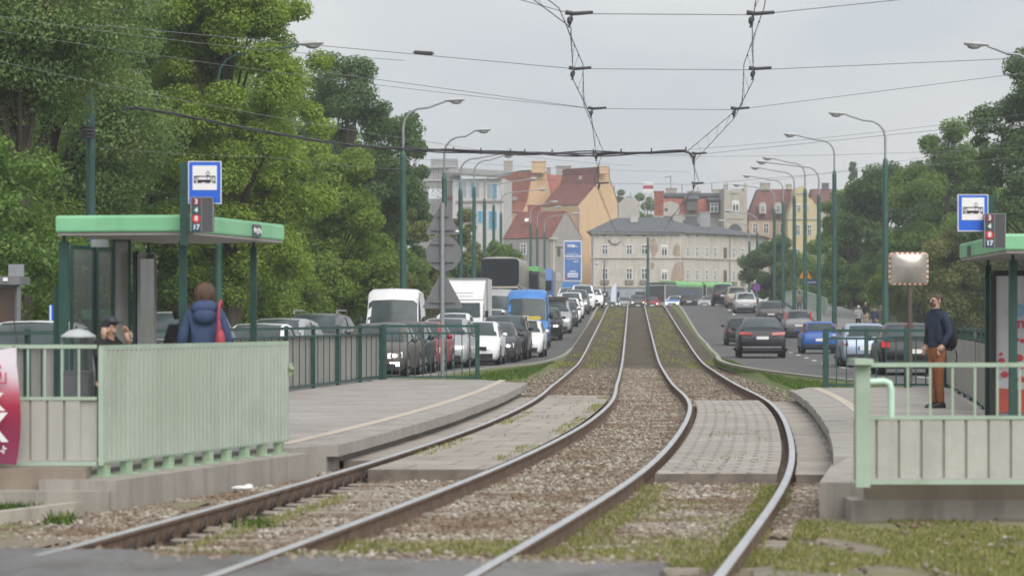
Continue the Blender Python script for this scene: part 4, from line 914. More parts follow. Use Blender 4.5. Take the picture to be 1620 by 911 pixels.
g = MB(); w.rect(g, 898, 914, 432, 438.5, .082, .1); w.rect(g, 909.3, 914, 389.5, 390.6, .082, .09); w.rect(g, 896, 915, 401, 401.6, .082, .09); w.rect(g, 896, 916, 409.5, 410.2, .082, .09); w.rect(g, 907, 915, 413, 414.2, .082, .09); w.rect(g, 901, 911, 428.6, 429.8, .082, .09); g.build('label_box', WH, tN, off=L0)
g = MB()
for x in (899.5, 901.5, 903.4, 905.8, 907.6, 910, 911.6): w.rect(g, x, x+1.1, 433.6, 437, .102, .11)
g.build('box_lettering', ADB, tN, off=L0)
g = MB(); w.rect(g, 893.4, 896.6, 437.5, 443, .081, .095); g.build('red_mark', mat('red mark', (.4, .04, .06), .6), tN, off=L0)

# ============================================================ TREES
trees_left = 'big trees along the left road'
tree('tree', -12.3, 71.0, 0, 15.5, 3.7, 'grey', 'nearest grey-green tree overhanging the top left corner', 139500, 0.050, .38, 130, seed=10, group=trees_left, cr=.25)
tree('tree', -13.7, 84, 0, 17.5, 4.4, 'grey', 'grey-green tree at the left edge behind the kiosk, under the overhanging crown', 186000, 0.060, .03, 150, seed=11, group=trees_left, cr=.25)
tree('tree', -12.2, 97, 0, 14.2, 3.3, 'grey', 'grey-green tree with browned seed clusters left of the tram stop sign', 131750, 0.062, .02, 120, seed=12, group=trees_left, cr=.24)
tree('tree', -19.5, 96, 0, 20, 5.0, 'grey', 'tall dim grey-green tree at the left edge, partly hidden by the nearest crown', 65100, 0.080, .03, 80, seed=13, group=trees_left, cr=.25)
tree('tree', -8.7, 88.5, 0, 15.5, 2.9, 'yellow', 'tall yellow-green tree rising out of the top of the photo', 186000, 0.054, .05, 170, seed=14, group=trees_left, cr=.23)
tree('tree', -9.0, 118, 0, 10.6, 2.9, 'yellow', 'lower yellow-green tree spreading behind the shelter roof', 80600, 0.068, .0, 90, seed=15, group=trees_left, cr=.23)
tree('tree', -7.9, 138, 0, 15.4, 3.4, 'dark', 'dark green tree right of the yellow-green one, its top against the sky', 65100, 0.080, .06, 80, seed=16, group=trees_left, cr=.25)
tree('tree', -6.9, 113, 0, 8.8, 2.5, 'bush', 'mid-green tree with fine leaves left of the first tall lamp mast', 65100, 0.068, .0, 80, seed=17, group=trees_left, cr=.25)
tree('tree', -6.6, 158, .8, 13.4, 2.5, 'dark', 'dark round-headed tree behind the first tall lamp mast', 52700, 0.080, .1, 60, seed=18, group=trees_left, cr=.27)
tree('tree', -6.8, 150, .5, 10.2, 2.4, 'olive', 'olive-green tree with brownish clusters under the dark round head', 46500, 0.080, .0, 60, seed=19, group=trees_left, cr=.27)
tree('tree', -18, 128, 0, 21, 5.5, 'mid', 'tall green tree deep behind the left row', 46500, 0.112, .05, 70, seed=20, group=trees_left)
tree('tree', -13.5, 145, 0, 18.0, 4.4, 'yellow', 'yellowish tree deep behind the tall yellow-green crown', 46500, 0.104, .05, 70, seed=21, group=trees_left)
tree('tree', -25, 120, 0, 20, 6, 'mid', 'green tree far back at the left edge', 40300, 0.128, .02, 70, seed=22, group=trees_left)
tree('tree', -11.5, 165, .8, 14.5, 4, 'mid', 'mid-green tree deep behind the dark top', 34100, 0.112, .05, 60, seed=23, group=trees_left)
sh = 'roadside bushes on the left'
for i, (x, Y, H, r, kd, lb) in enumerate([(-13.0, 68, 6.4, 2.5, 'mid', 'leafy bush hiding the trunk of the nearest tree at the left edge'), (-14.6, 78, 6.0, 3.4, 'bush', 'bright green bush behind the grey kiosk at the left edge'), (-11.4, 90, 6.2, 2.6, 'mid', 'mid-green bush behind the shelter glass'), (-9.6, 101, 5.6, 2.4, 'bush', 'fresh green bush behind the woman in the blue coat'),
        (-8.2, 110, 4.8, 2.1, 'bush', 'green bush behind the parked-up silver cars'), (-7.2, 122, 4.6, 2.0, 'mid', 'dark bush above the grey car with roof rails'), (-6.3, 134, 5.4, 2.0, 'olive', 'bush with pale dry sprigs left of the white van'), (-5.9, 145, 5.4, 1.9, 'mid', 'dense bush directly behind the white van'), (-5.0, 158, 5.0, 1.7, 'olive', 'olive bush behind the grey sign backs')]):
    tree('bush', x, Y, zL(Y)-.1, H, r, kd, lb, 37200, 0.060, .0, 50, seed=40+i, group=sh, cat='bush', trunk=False, cr=.33, Ry=r*.9)
tree('bush', -3.6, 205, 2.0, 8.0, 2.3, 'olive', 'tall brownish-green bush between the lamp masts below the blue windows', 31000, 0.096, .0, 50, seed=51, group=sh, cat='bush', trunk=False, cr=.3)
tree('bush', -1.4, 212, 2.2, 5.4, 2.1, 'mid', 'rounded dark green bush to the left of the double-deck coach', 27900, 0.096, .0, 50, seed=52, group=sh, cat='bush', trunk=False, cr=.3)
tree('bush', -3.4, 190, 1.6, 4.0, 2.0, 'dark', 'low dark bush behind the box truck', 21700, 0.096, .0, 40, seed=53, group=sh, cat='bush', trunk=False, cr=.34)
tr = 'trees along the right pavement'
tree('tree', 27.4, 148, 0, 17.2, 3.9, 'dark', 'tall ragged dark tree cut off by the right edge of the photo', 65100, 0.088, .06, 70, seed=61, group=tr, top=.6, cr=.23)
tree('tree', 27.6, 182, .8, 14.2, 3.8, 'mid', 'green tree behind the tram stop sign on the right', 55800, 0.096, .03, 70, seed=62, group=tr, cr=.26)
tree('tree', 26.4, 200, 1.2, 12.6, 3.8, 'dark', 'dark green tree behind the lamp mast beside the mirror', 55800, 0.096, .03, 70, seed=63, group=tr, cr=.26)
tree('tree', 26.4, 222, 1.6, 11.0, 3.2, 'mid', 'lighter green tree at the left end of the right-hand row', 55800, 0.096, .0, 70, seed=64, group=tr, cr=.26)
tree('tree', 32.5, 205, 1, 13.5, 5, 'dark', 'dark tree deep behind the right-hand row', 40300, 0.136, .02, 60, seed=65, group=tr)
tree('tree', 24.0, 150, .3, 6.9, 3.1, 'olive', 'broad olive bushy tree behind the waiting man', 62000, 0.072, .0, 80, seed=66, group=tr, cr=.25)
tree('tree', 30, 170, .3, 10, 4, 'mid', 'mid-green tree behind the right shelter roof', 49600, 0.096, .0, 60, seed=67, group=tr)
tree('tree', 27.2, 190, .8, 6.6, 3.2, 'bush', 'bright low bushy tree behind the two walkers', 43400, 0.080, .0, 60, seed=68, group=tr, cr=.28)
tree('tree', 23.0, 252, 2.4, 6.8, 2.7, 'dark', 'dark bushy tree at the end of the green parapet before the tan house', 37200, 0.104, .0, 60, seed=69, group=tr, cr=.28)
tree('tree', px(1352, 390), 390, 2.5, pz(240, 390)-2.5, 1.15, 'dark', 'slender poplar standing above the right-hand trees', 10075, 0.160, .1, 60, seed=70, cr=.42)
tree('tree', px(973, 460), 460, 2.5, pz(270, 460)-2.5, 2.4, 'mid', 'far green tree top beside the tan gable chimney', 13950, 0.192, .2, 40, seed=71, cr=.35)
tree('tree', px(1001, 466), 466, 2.5, pz(284, 466)-2.5, 2.6, 'mid', 'far thin green tree left of the striped board', 13950, 0.192, .2, 40, seed=72, cr=.3)
tree('tree', px(1026, 470), 470, 2.5, pz(300, 470)-2.5, 2.0, 'mid', 'far green tree right below the striped board', 13950, 0.192, .2, 40, seed=73, cr=.4)
for i, (x, Y, H, r, kd, lb) in enumerate([(30.5, 212, 6, 3.4, 'mid', 'green bush closing the gap under the trees behind the walkers'), (34, 188, 6.5, 4, 'dark', 'dark bush deep behind the walkers'), (28.3, 232, 5.5, 3, 'dark', 'dark bush behind the right end of the pale parapet'), (33, 160, 6, 3.6, 'olive', 'olive bush at the right behind the shelter post'), (36, 226, 8, 5, 'dark', 'large dark bush far behind the right-hand trunks'), (29.6, 262, 7, 4, 'mid', 'green bush far back behind the parapet')]):
    tree('bush', x, Y, zR(Y)-.2, H, r, kd, lb, 24800, 0.104, .0, 44, seed=80+i, group='bushes behind the right pavement', cat='bush', trunk=False, cr=.34)
# ============================================================ MASTS, LAMPS, OVERHEAD LINE
LAMPH = mat('lamp head grey', (.48, .49, .50), .45, .1, 5)
def lamp_mast(x, Y, z0, ztop, arm, label, grp, r=.13, up=.28):
    """stepped steel mast with a swept arm; arm < 0 reaches to the left"""
    t = thing('street_lamp', (x, Y, z0), label, 'street lamp', grp); s = 1 if arm > 0 else -1; a = abs(arm); H = ztop - z0
    mb = MB(); h1 = H - 2.2
    mb.tube([(0, 0, -.2), (0, 0, h1*.55), (0, 0, h1)], [r*1.15, r, r*.92], 10); mb.tube([(0, 0, h1), (0, 0, h1+.25)], [r*1.0, r*.6], 10)
    for k in (.5, .52): mb.tube([(0, 0, h1*k), (0, 0, h1*k+.06)], r*1.12, 10)
    mb.build('mast', GREENPOLE, t, smooth=40)
    mb = MB(); c = .75
    pts = [(0, 0, h1+.2), (0, 0, H-c-up)] + [(s*c*(1-math.cos(q)), 0, H-c-up + c*math.sin(q)) for q in (R(25), R(50), R(75))] + [(s*c*1.3, 0, H-up+.02), (s*(a-.5), 0, H-.02)]
    mb.tube(pts, [.05, .05, .048, .046, .044, .042, .035], 8); mb.build('arm', GALV if x > -8 else GREENPOLE, t, smooth=50)
    mb = MB(); e = s*(a-.5)
    for i, (q, w, h) in enumerate(()): pass
    vs = []; secs = [(-.05, .05, .03, .03), (.08, .09, .06, .06), (.3, .15, .09, .10), (.55, .16, .08, .11), (.72, .11, .04, .06), (.76, .04, .01, .01)]
    for q, w, u, d in secs:
        for j in range(8):
            th = 2*math.pi*j/8; vs.append((e + s*q, w*math.cos(th), H + (u if math.sin(th) > 0 else d)*math.sin(th) + .02 + q*.06))
    mb.add(vs, [(i*8+j, i*8+(j+1) % 8, (i+1)*8+(j+1) % 8, (i+1)*8+j) for i in range(len(secs)-1) for j in range(8)] + [tuple(range(8)), tuple(range(40, 48))])
    h = mb.build('lamp_head', LAMPH, t, smooth=60)
    mb = MB(); mb.ball((e + s*.42, 0, H-.04), (.22, .12, .09), 10, 6); mb.build('lamp_bowl', mat('lamp bowl', (.30, .31, .31), .2, .15, 6), h, smooth=60)
    return t
gl = 'street lamps along the left road'; gr_ = 'street lamps along the right road'
def lampL(pxx, row, Y, headx, label, z=None): lamp_mast(px(pxx, Y), Y, zL(Y)+.1 if z is None else z, pz(row, Y), (headx-pxx)*Y/F, label, gl)
def lampR(pxx, row, Y, headx, label): lamp_mast(px(pxx, Y), Y, zR(Y)+.1, pz(row, Y), (headx-pxx)*Y/F, label, gr_)
lampL(143, 1, 76, 236, 'lamp mast at the far left with dark bands, half hidden by leaves')
lampL(345, 71, 86.9, 499, 'lamp whose long green arm reaches out of the yellow-green tree')
lampL(638, 160, 111, 725, 'tallest-looking complete lamp mast on the left, right of the big trees')
lampL(703, 207, 131, 768, 'second lamp mast behind the grey sign backs')
lampL(728.5, 243, 158, 806, 'lamp mast right of the sign backs, in front of the concrete block')
lampL(750, 247, 180, 806, 'thick green lamp mast before the blue windows, arm low over the roofs')
lampL(766.5, 270, 198, 834, 'lamp mast at the right edge of the unfinished pale block')
lampL(781, 284, 222, 845, 'lamp mast in front of the red roof edge of the row behind the coach')
lampL(792.5, 300, 243, 860, 'slim distant lamp mast with its head before the curved tan gable')
lampL(839.5, 320, 268, 879, 'distant lamp mast before the low grey house, left of three')
lampL(850, 328, 283, 885, 'distant lamp mast before the low grey house, middle of three')
lampL(861.5, 338, 300, 913, 'distant lamp mast before the low grey house, right of three')
lampR(1640, 72, 92, 1537, 'lamp entering from the right edge of the photo, only head and arm in view')
lampR(1400.5, 181, 125, 1320, 'nearest complete lamp mast on the right, beside the convex mirror')
lampR(1320, 214, 156, 1247, 'second lamp mast on the right, left of the mirror')
lampR(1295.5, 257, 171, 1203, 'lamp mast on the right with a long arm crossing another just above it')
lampR(1273.5, 251, 185, 1212, 'lamp mast that rises behind the yellow warning triangle')
lampR(1256.5, 266, 200, 1193, 'lamp mast on the right standing before the yellow gabled house edge')
lampR(1239, 279, 217, 1180, 'lamp mast on the right before the dormers of the tan house')
lampR(1225, 293, 232, 1164, 'far lamp mast on the right before the weathered mansard roof')
lampR(1198, 334, 262, 1150, 'far lamp mast near the right end of the beige corner house')
lampR(1185.5, 350, 280, 1140, 'farthest small lamp mast on the right, at the no-stopping sign')
t = thing('line_mast', (px(1025, 285), 285, 2.6), 'plain green mast before the beige corner house, between the two tracks', 'mast'); mb = MB(); h = pz(377, 285)-2.6
mb.tube([(0, 0, -.1), (0, 0, h*.6), (0, 0, h)], [.17, .15, .12], 10); mb.build('mast', GREENPOLE, t, smooth=40); mb = MB(); mb.ball((0, 0, h), (.13, .13, .1), 8, 5); mb.build('cap', GREENPOLE, t, smooth=60)
t = thing('street_lantern', (px(956, 310), 310, 2.6), 'black old-style lantern post before the left end of the beige house', 'street lamp'); mb = MB(); h = pz(411, 310)-2.6
mb.tube([(0, 0, 0), (0, 0, .8), (0, 0, h)], [.16, .08, .05], 8); mb.build('post', BLACKP, t); mb = MB(); mb.tube([(0, 0, h-.4), (-.45, 0, h-.15), (-.75, 0, h-.3)], .035, 5); mb.ball((-.8, 0, h-.42), (.22, .16, .14)); mb.build('lantern', LAMPH, t)
# black bands and brackets on the far left mast
t = thing('mast_clamp', (px(138, 75.6), 75.6, pz(213, 75.6)), 'black banded clamp with cables on the far left mast, among leaves', 'clamp'); mb = MB()
for k in range(4): mb.tube([(.02, 0, -.1+k*.09), (.02, 0, -.05+k*.09)], .2, 10)
mb.build('band', CABLE, t); mb = MB(); mb.bar((-.3, -.1, -.05), (.2, -.1, -.02), .06); mb.build('bracket', CABLE, t)

# cross spans with registration arms
ROWS = [(41, 22, 903, 1190), (50.5, 109, 907, 1192), (61.5, 172, 936, 1162), (76, 243, 944, 1099), (94, 290, 948, 1098)]
def wire(pts, r, name, label, cat, m=WIRE, sag=0, n=8):
    P_ = []; 
    for i in range(len(pts)-1):
        a, b = Vector(pts[i]), Vector(pts[i+1])
        for k in range(n): q = k/n; v = a.lerp(b, q); v.z -= sag*4*q*(1-q); P_.append(v)
    P_.append(Vector(pts[-1])); o0 = P_[0]; mb = MB(); mb.tube(P_, r, 5); o = mb.build(name, m, None, off=o0); o.location = o0; return tag(o, label, cat, 'overhead wires')
SPL = [((570, -70), (1500, -8)), ((150, 40), (1625, 92)), ((480, 110), (1625, 115)), ((560, 232), (1640, 190)), ((690, 273), (1600, 250))]
for (Y, row, xl, xr), (l, r_) , lb in zip(ROWS, SPL, ('topmost cross wire over both tracks at the upper edge', 'second cross wire from the top, with a dark insulator on its left half', 'third cross wire from the top, rising to both sides', 'fourth cross wire from the top, near the thick cable', 'lowest cross wire just above the roofs')):
    wire([P(l[0], l[1], Y+2), P(xl, row, Y), P(xr, row+2, Y), P(r_[0], r_[1], Y+2)], .0065, 'span_wire', lb, 'wire')
    for x, side in ((xl, 1), (xr, 1)):
        c = P(x, row, Y); which = 'left' if x == xl else 'right'
        t = thing('registration_arm', c, f'insulated dark bracket on the {lb.split(",")[0].replace(" over both tracks at the upper edge","").replace(" just above the roofs","")}, over the {which} track', 'bracket', 'registration arms')
        mb = MB(); mb.tube([(-.08, 0, .02), (.05, 0, .0), (.32, 0, .02)], [.035, .03, .025], 7); mb.build('insulator', CABLE, t, smooth=50)
        mb = MB(); mb.tube([(0, 0, 0), (.02, 0, -.08), (-.03, 0, -.2)], .018, 6); mb.ball((-.02, 0, -.1), (.04, .05, .06), 7, 5); mb.build('clamp', CABLE, t, smooth=50)
mb = MB(); c = P(670, 84, 52); mb.tube([c+Vector((-.17, 0, .01)), c+Vector((.17, 0, -.01))], [.035, .035], 8); mb.tube([c+Vector((-.2, 0, .012)), c+Vector((.2, 0, -.012))], .012, 6)
o = mb.build('strain_insulator', CABLE, None, off=c, smooth=50); o.location = c; tag(o, 'dark rod insulator on the second cross wire, left of the tracks', 'insulator')
def track_wire(name, xs, dz, dx, label, r=.008):
    pts = [(px(-20 if name == 'l' else 1135, 22) + dx, 22, pz(-480, 22)+dz)] if False else []
    for (Y, row, xl, xr) in ROWS: pts.append(Vector((px(xl if name == 'l' else xr, Y)+dx*(1 if len(pts) % 2 else -1)*.5, Y, pz(row, Y) - .2 + dz)))
    p0 = pts[0] + (Vector((-2.2, -14, .0)) if name == 'l' else Vector((-1.0, -14, 0))); far = pts[-1] + (Vector((3.4, 80, 1.2)) if name == 'l' else Vector((3.4, 80, 1.4)))
    far2 = far + Vector((4.2, 90, 1.2)); P_ = [p0] + pts + [far, far2]; mb = MB(); o0 = pts[0]; mb.tube(P_, r, 5); o = mb.build('contact_wire', WIRE, None, off=o0); o.location = o0; tag(o, label, 'wire', 'tram contact wires'); return P_
a1 = track_wire('l', None, 0, 0, 'lower contact wire above the left track'); a2 = track_wire('l', None, .28, .34, 'upper carrier wire above the left track')
b1 = track_wire('r', None, 0, 0, 'lower contact wire above the right track'); b2 = track_wire('r', None, .28, -.34, 'upper carrier wire above the right track')
for A_, B_, nm in ((a1, a2, 'left'), (b1, b2, 'right')):
    t = thing('wire_droppers', A_[1], f'small droppers and clips joining the two {nm} track wires', 'wire'); o0 = t.location
    for i in range(len(A_)-2):
        for k in (.2, .4, .6, .8):
            mb = MB(); p, q = A_[i].lerp(A_[i+1], k), B_[i].lerp(B_[i+1], k); mb.tube([p, p.lerp(q, .06), p.lerp(q, .1), p.lerp(q, .9), p.lerp(q, .94), q], [.016, .016, .004, .004, .016, .016], 5); mb.build('dropper', WIRE, t, off=o0)
for x0, y0, Y0, x1, y1, Y1, lb in ((-60, 84, 60, 700, 228, 64, 'thin wire falling across the upper left trees'), (-60, 16, 56, 640, 96, 58, 'upper thin wire crossing the left trees'), (-60, 40, 66, 935, 172, 61.5, 'long thin wire from the left edge to the third bracket'),
        (1000, 243, 90, 1640, 178, 88, 'thin wire rising to the right above the lamp heads'), (1000, 247, 98, 1640, 232, 96, 'faint wire running right just over the right-hand lamp heads'), (1190, 290, 120, 1640, 215, 118, 'low faint wire before the right-hand trees'), (700, 228, 110, 1000, 262, 112, 'low wire above the concrete block'), (640, 250, 120, 1090, 272, 124, 'faint low wire before the red roofs')):
    wire([P(x0, y0, Y0), P(x1, y1, Y1)], .0055, 'line_wire', lb, 'wire', sag=.12)
wire([P(140, 232, 75.6), P(420, 248, 76), P(640, 268, 76)], .006, 'line_wire', 'lower slack wire from the banded mast behind the thick cable', 'wire', sag=.05)
# the thick cable bundle with its hooked end
t = thing('cable_bundle', P(640, 236, 76), 'thick black bundle of twisted cables ending in a hook over the right track', 'cable'); o0 = t.location
main = [P(190, 178, 75), P(205, 171, 75.2), P(260, 178, 75.4), P(400, 205, 75.7), P(540, 228, 76), P(640, 236, 76), P(700, 239, 76), P(830, 243, 76), P(960, 243, 76), P(1085, 239.5, 76)]
def smooth_path(pts, n=6):
    out_ = []
    for i in range(len(pts)-1):
        p0, p1, p2, p3 = pts[max(i-1, 0)], pts[i], pts[i+1], pts[min(i+2, len(pts)-1)]
        for k in range(n):
            s = k/n; out_.append(.5*((2*p1) + (p2-p0)*s + (2*p0-5*p1+4*p2-p3)*s*s + (3*p1-p0-3*p2+p3)*s**3))
    return out_ + [pts[-1]]
mp_ = smooth_path(main); 
for j in range(3):
    P_ = [p + Vector((0, .03*math.cos(i*.8+j*2.1), .026*math.sin(i*.8+j*2.1)+(.045*math.sin(i*.37+j*3) if i > 30 else 0))) for i, p in enumerate(mp_)]
    mb = MB(); mb.tube(P_, .019, 6); mb.build('cable', CABLE, t, off=o0, smooth=60)
mb = MB(); e = main[-1]; hook = [P(640, 236.5, 76), P(860, 244, 76), P(1040, 241, 76), e, e+Vector((.12, 0, -.06)), e+Vector((.2, 0, -.18)), e+Vector((.21, 0, -.36))]; mb.tube(hook, [.018, .02, .024, .03, .03, .028, .025], 7); mb.build('hooked_pipe', CABLE, t, off=o0, smooth=50)
for i, x in enumerate((640, 676, 722, 770, 800, 822, 878, 930, 972, 1028, 1083)):
    mb = MB(); c = min(mp_, key=lambda p: abs(p.x - px(x, 76))); mb.box((c.x, c.y, c.z+.03), (.035, .1, .17)); mb.build('cable_clip', CABLE, t, off=o0)

# ============================================================ FENCES
def railing(name, label, path, z0, h, post=2.6, sheet=None, bar=.12, m=GREEND, pw=.07, split=.16, cat='fence'):
    t = thing(name, (path[0][0], path[0][1], z0), label, cat); o0 = t.location
    rails, sh = MB(), MB(); bm_ = None
    for (a, b) in zip(path[:-1], path[1:]):
        a, b = Vector((a[0], a[1], 0)), Vector((b[0], b[1], 0)); Ln = (b-a).length; d = (b-a)/Ln; nrm = Vector((-d.y, d.x, 0)); n = max(1, round(Ln/post))
        rails.bar(a+Vector((0, 0, z0+h)), b+Vector((0, 0, z0+h)), .055); rails.bar(a+Vector((0, 0, z0+h-split)), b+Vector((0, 0, z0+h-split)), .04); rails.bar(a+Vector((0, 0, z0+.06)), b+Vector((0, 0, z0+.06)), .04)
        for i in range(n+1):
            p = a + d*(Ln*i/n); mb = MB(); mb.box((p.x, p.y, z0+h/2+.02), (pw, pw, h+.06), math.atan2(d.y, d.x)); mb.build('post', m, t, off=o0)
        k = int(Ln/bar)
        for i in range(1, k):
            p = a + d*(Ln*i/k)
            if bm_ is None: g = MB(); g.box((0, 0, 0), (.022, .022, h-split-.06)); ob = g.build('bar', m, t); bm_ = ob.data
            else: ob = link('bar', bm_, t)
            ob.location = p + Vector((0, 0, z0+(h-split)/2+.03)) - o0
        if sheet:
            q = max(2, int(Ln/.3)); fl = nrm*-.05
            if fl.dot(Vector((0, -1, 0))) > 0: fl = -fl
            vs = []
            for i in range(q+1):
                p = a + d*(Ln*i/q) + fl*(.9 + .3*(i % 2)); vs += [(p.x, p.y, z0+.09), (p.x, p.y, z0+h-split-.02)]
            sh.add(vs, [(2*i, 2*i+2, 2*i+3, 2*i+1) for i in range(q)])
    rails.build('rail', m, t, off=o0)
    if sheet: sh.build('sheet', sheet, t, off=o0)
    return t
railing('platform_fence', 'long dark green fence backed with grey sheets along the left platform', [(-2.99, 64.9), (-4.3, 54.2), (-5.7, 43.2), (-7.1, 32), (-7.8, 26.4)], .17, 1.2, 2.6, GREYSHEET, .62)
railing('platform_railing', 'open dark green railing across the far end of the left platform', [(-2.92, 65), (-.79, 65)], .17, 1.22, 2.1, None, .165, pw=.1)
railing('platform_railing', 'open dark green railing across the far end of the right platform', [(6.35, 57.4), (8.75, 57.4)], .17, 1.15, .95, None, .19, pw=.075)
railing('platform_fence', 'dark green fence with dented grey sheets behind the waiting man', [(8.8, 57.3), (7.55, 46), (6.95, 41.4), (6.9, 36.6)], .17, 1.2, 2.4, GREYSHEET, .55)
mb = MB(); mb.box((px(1308, 57), 57.4, .75), (.07, .07, 1.2)); o = mb.build('gate_post', GREEND, None, off=(px(1308, 57), 57.4, .17)); o.location = (px(1308, 57), 57.4, .17); tag(o, 'lone dark green post at the left end of the right platform railing', 'post')

# pale green corrugated windbreak on the left plinth
a, b = Vector((-3.70, 25.62, 0)), Vector((-2.40, 30.35, 0)); d = (b-a).normalized(); nrm = Vector((d.y, -d.x, 0)); Ln = (b-a).length
t = thing('corrugated_screen', (a.x, a.y, .17), 'pale green corrugated screen standing on stub feet along the left plinth', 'screen'); o0 = t.location
mb = MB(); n = 46; vs = []; fs = []
for i in range(n):
    for q, o_ in ((.0, 0), (.30, 0), (.38, .022), (.92, .022), (1.0, 0)):
        p = a + d*(Ln*(i+q)/n) + nrm*o_; vs += [(p.x, p.y, .27), (p.x, p.y, 1.285)]
mb.add(vs, [(2*i, 2*i+2, 2*i+3, 2*i+1) for i in range(len(vs)//2-1)]); mb.build('sheet', GREENSH, t, off=o0)
mb = MB(); e = Vector((0, 0, 1)); mb.bar(a+e*1.30, b+e*1.30, .042); mb.bar(a+e*.27, b+e*.27, .03); mb.bar(a+e*.24, a+e*1.3, .045); mb.bar(b+e*.25, b+e*1.3, .035); mb.build('frame', GREENP, t, off=o0)
FOOT = mat('pale green foot', (.32, .45, .31), .6, .15, 5, dirt=(.22, .12, .05), dirtamt=.9, dirtscale=4)
for i in range(10):
    p = a + d*(Ln*(i+.25)/9.6) - nrm*.03; mb = MB(); mb.box((p.x, p.y, .205), (.13, .07, .15), math.atan2(d.y, d.x)); mb.box((p.x, p.y, .138), (.22, .16, .016), math.atan2(d.y, d.x)); mb.build('foot', FOOT, t, off=o0)
mb = MB(); p = b + nrm*.03; mb.box((p.x+.01, p.y, 1.02), (.04, .05, .13)); mb.ball((p.x+.02, p.y-.03, 1.03), .028); mb.build('lock_box', FOOT, t, off=o0)
def low_rail(name, label, x0, x1, Y, rows, step, xs_from, postx=None, pipe=False):
    t = thing(name, (x0, Y, .17), label, 'fence'); o0 = t.location; zt, zm, zl = [pz(r, Y) for r in rows]
    mb = MB(); mb.bar((x0, Y, zt), (x1, Y, zt), .034); mb.bar((x0, Y, zm), (x1, Y, zm), .028); mb.bar((x0, Y, zl), (x1, Y, zl), .036); mb.build('rail', GREENP, t, off=o0)
    x = xs_from
    while x0 < x < x1 or x == xs_from: mb = MB(); mb.box((x, Y, (zt+zm)/2), (.018, .018, zt-zm-.03)); mb.build('bar', GREENP, t, off=o0); x += step
    mb = MB(); x = min(x0, x1); k = int(abs(x1-x0)/abs(step)/1.0)
    for i in range(k): 
        xx = x + abs(step)*i; mb.prism([(xx+.004, Y+.02, zl+.03), (xx+.012, Y-.005, zl+.03), (xx+abs(step)-.012, Y-.005, zl+.03), (xx+abs(step)-.004, Y+.02, zl+.03)], (0, 0, zm-zl-.05))
    mb.prism([(x, Y+.022, zl+.03), (x, Y+.034, zl+.03), (max(x0, x1), Y+.034, zl+.03), (max(x0, x1), Y+.022, zl+.03)], (0, 0, zm-zl-.05)); mb.build('sheet', m_streaky('pale grey sheet', (.44, .435, .39), (.25, .25, .22), .4, .6) if 'pgs' not in MATS else MATS['pgs'], t, off=o0)
    return t
t = low_rail('plinth_fence', 'pale green rail with grey lower boards at the left edge, beside the corrugated screen', -7.4, -3.74, 25.62, (548, 630, 733), -.153, -3.9)
t = low_rail('plinth_fence', 'pale green rail with grey lower boards in the lower right corner', 2.765, 7.2, 23.0, (577, 660, 762), .181, 3.2)
mb = MB(); mb.box((2.835, 23.03, .70), (.115, .14, 1.0)); mb.box((2.83, 23.1, pz(572, 23)), (.15, .5, .045)); mb.build('corner_post', GREENP, t, off=t.location)
mb = MB(); pts = [P(1376, 604, 22.7), P(1399, 603, 22.7), P(1407, 606, 22.7), P(1410, 616, 22.7), P(1410, 660, 22.7)]; mb.tube(pts, .028, 8)
o = mb.build('bent_pipe', mat('light mint paint', (.50, .70, .56), .4, .08), None, off=pts[0], smooth=50); o.location = pts[0]; tag(o, 'mint green bent tube standing behind the corner post of the right rail', 'pipe')
# pale parapet far right
pa = [(22.7, 205), (23.4, 232), (24.4, 264)]; t = thing('bridge_parapet', (22.7, 205, 1.8), 'pale green sheet parapet beside the far right pavement', 'parapet'); o0 = t.location; mb = MB(); m2 = MB()
for (x0, y0), (x1, y1) in zip(pa[:-1], pa[1:]):
    k = 12
    for i in range(k):
        p, q = (lerp(x0, x1, i/k), lerp(y0, y1, i/k)), (lerp(x0, x1, (i+.97)/k), lerp(y0, y1, (i+.97)/k)); z0, z1 = zR(p[1])+.2, zR(q[1])+.2
        mb.add([(p[0], p[1], z0), (q[0], q[1], z1), (q[0], q[1], z1+1.0), (p[0], p[1], z0+1.0)], [(0, 1, 2, 3)]); m2.bar((p[0], p[1], z0-.1), (p[0], p[1], z0+1.06), .09)
    m2.bar((x0, y0, zR(y0)+1.25), (x1, y1, zR(y1)+1.25), .09)
mb.build('sheet', GREENP, t, off=o0); m2.build('frame', GREENP, t, off=o0)
# low crash barrier between right road and pavement
t = thing('crash_barrier', (Rx2(120)+.3, 120, zR(120)), 'low dark steel barrier between the right road and its pavement', 'barrier'); mb = MB(); m2 = MB(); Ys = yr(112, 214, 3); vs = []
for Y in Ys: x = Rx2(Y)+.42; z = zR(Y)+.13; vs += [(x, Y, z+.30), (x-.05, Y, z+.38), (x, Y, z+.46), (x-.05, Y, z+.54), (x, Y, z+.6)]; m2.box((x+.06, Y, z+.28), (.08, .08, .6))
mb.add(vs, [(5*i+k, 5*i+k+1, 5*i+k+6, 5*i+k+5) for i in range(len(Ys)-1) for k in range(4)]); mb.build('beam', mat('dull barrier steel', (.12, .12, .125), .6, .2), t, off=t.location); m2.build('posts', GALV, t, off=t.location)

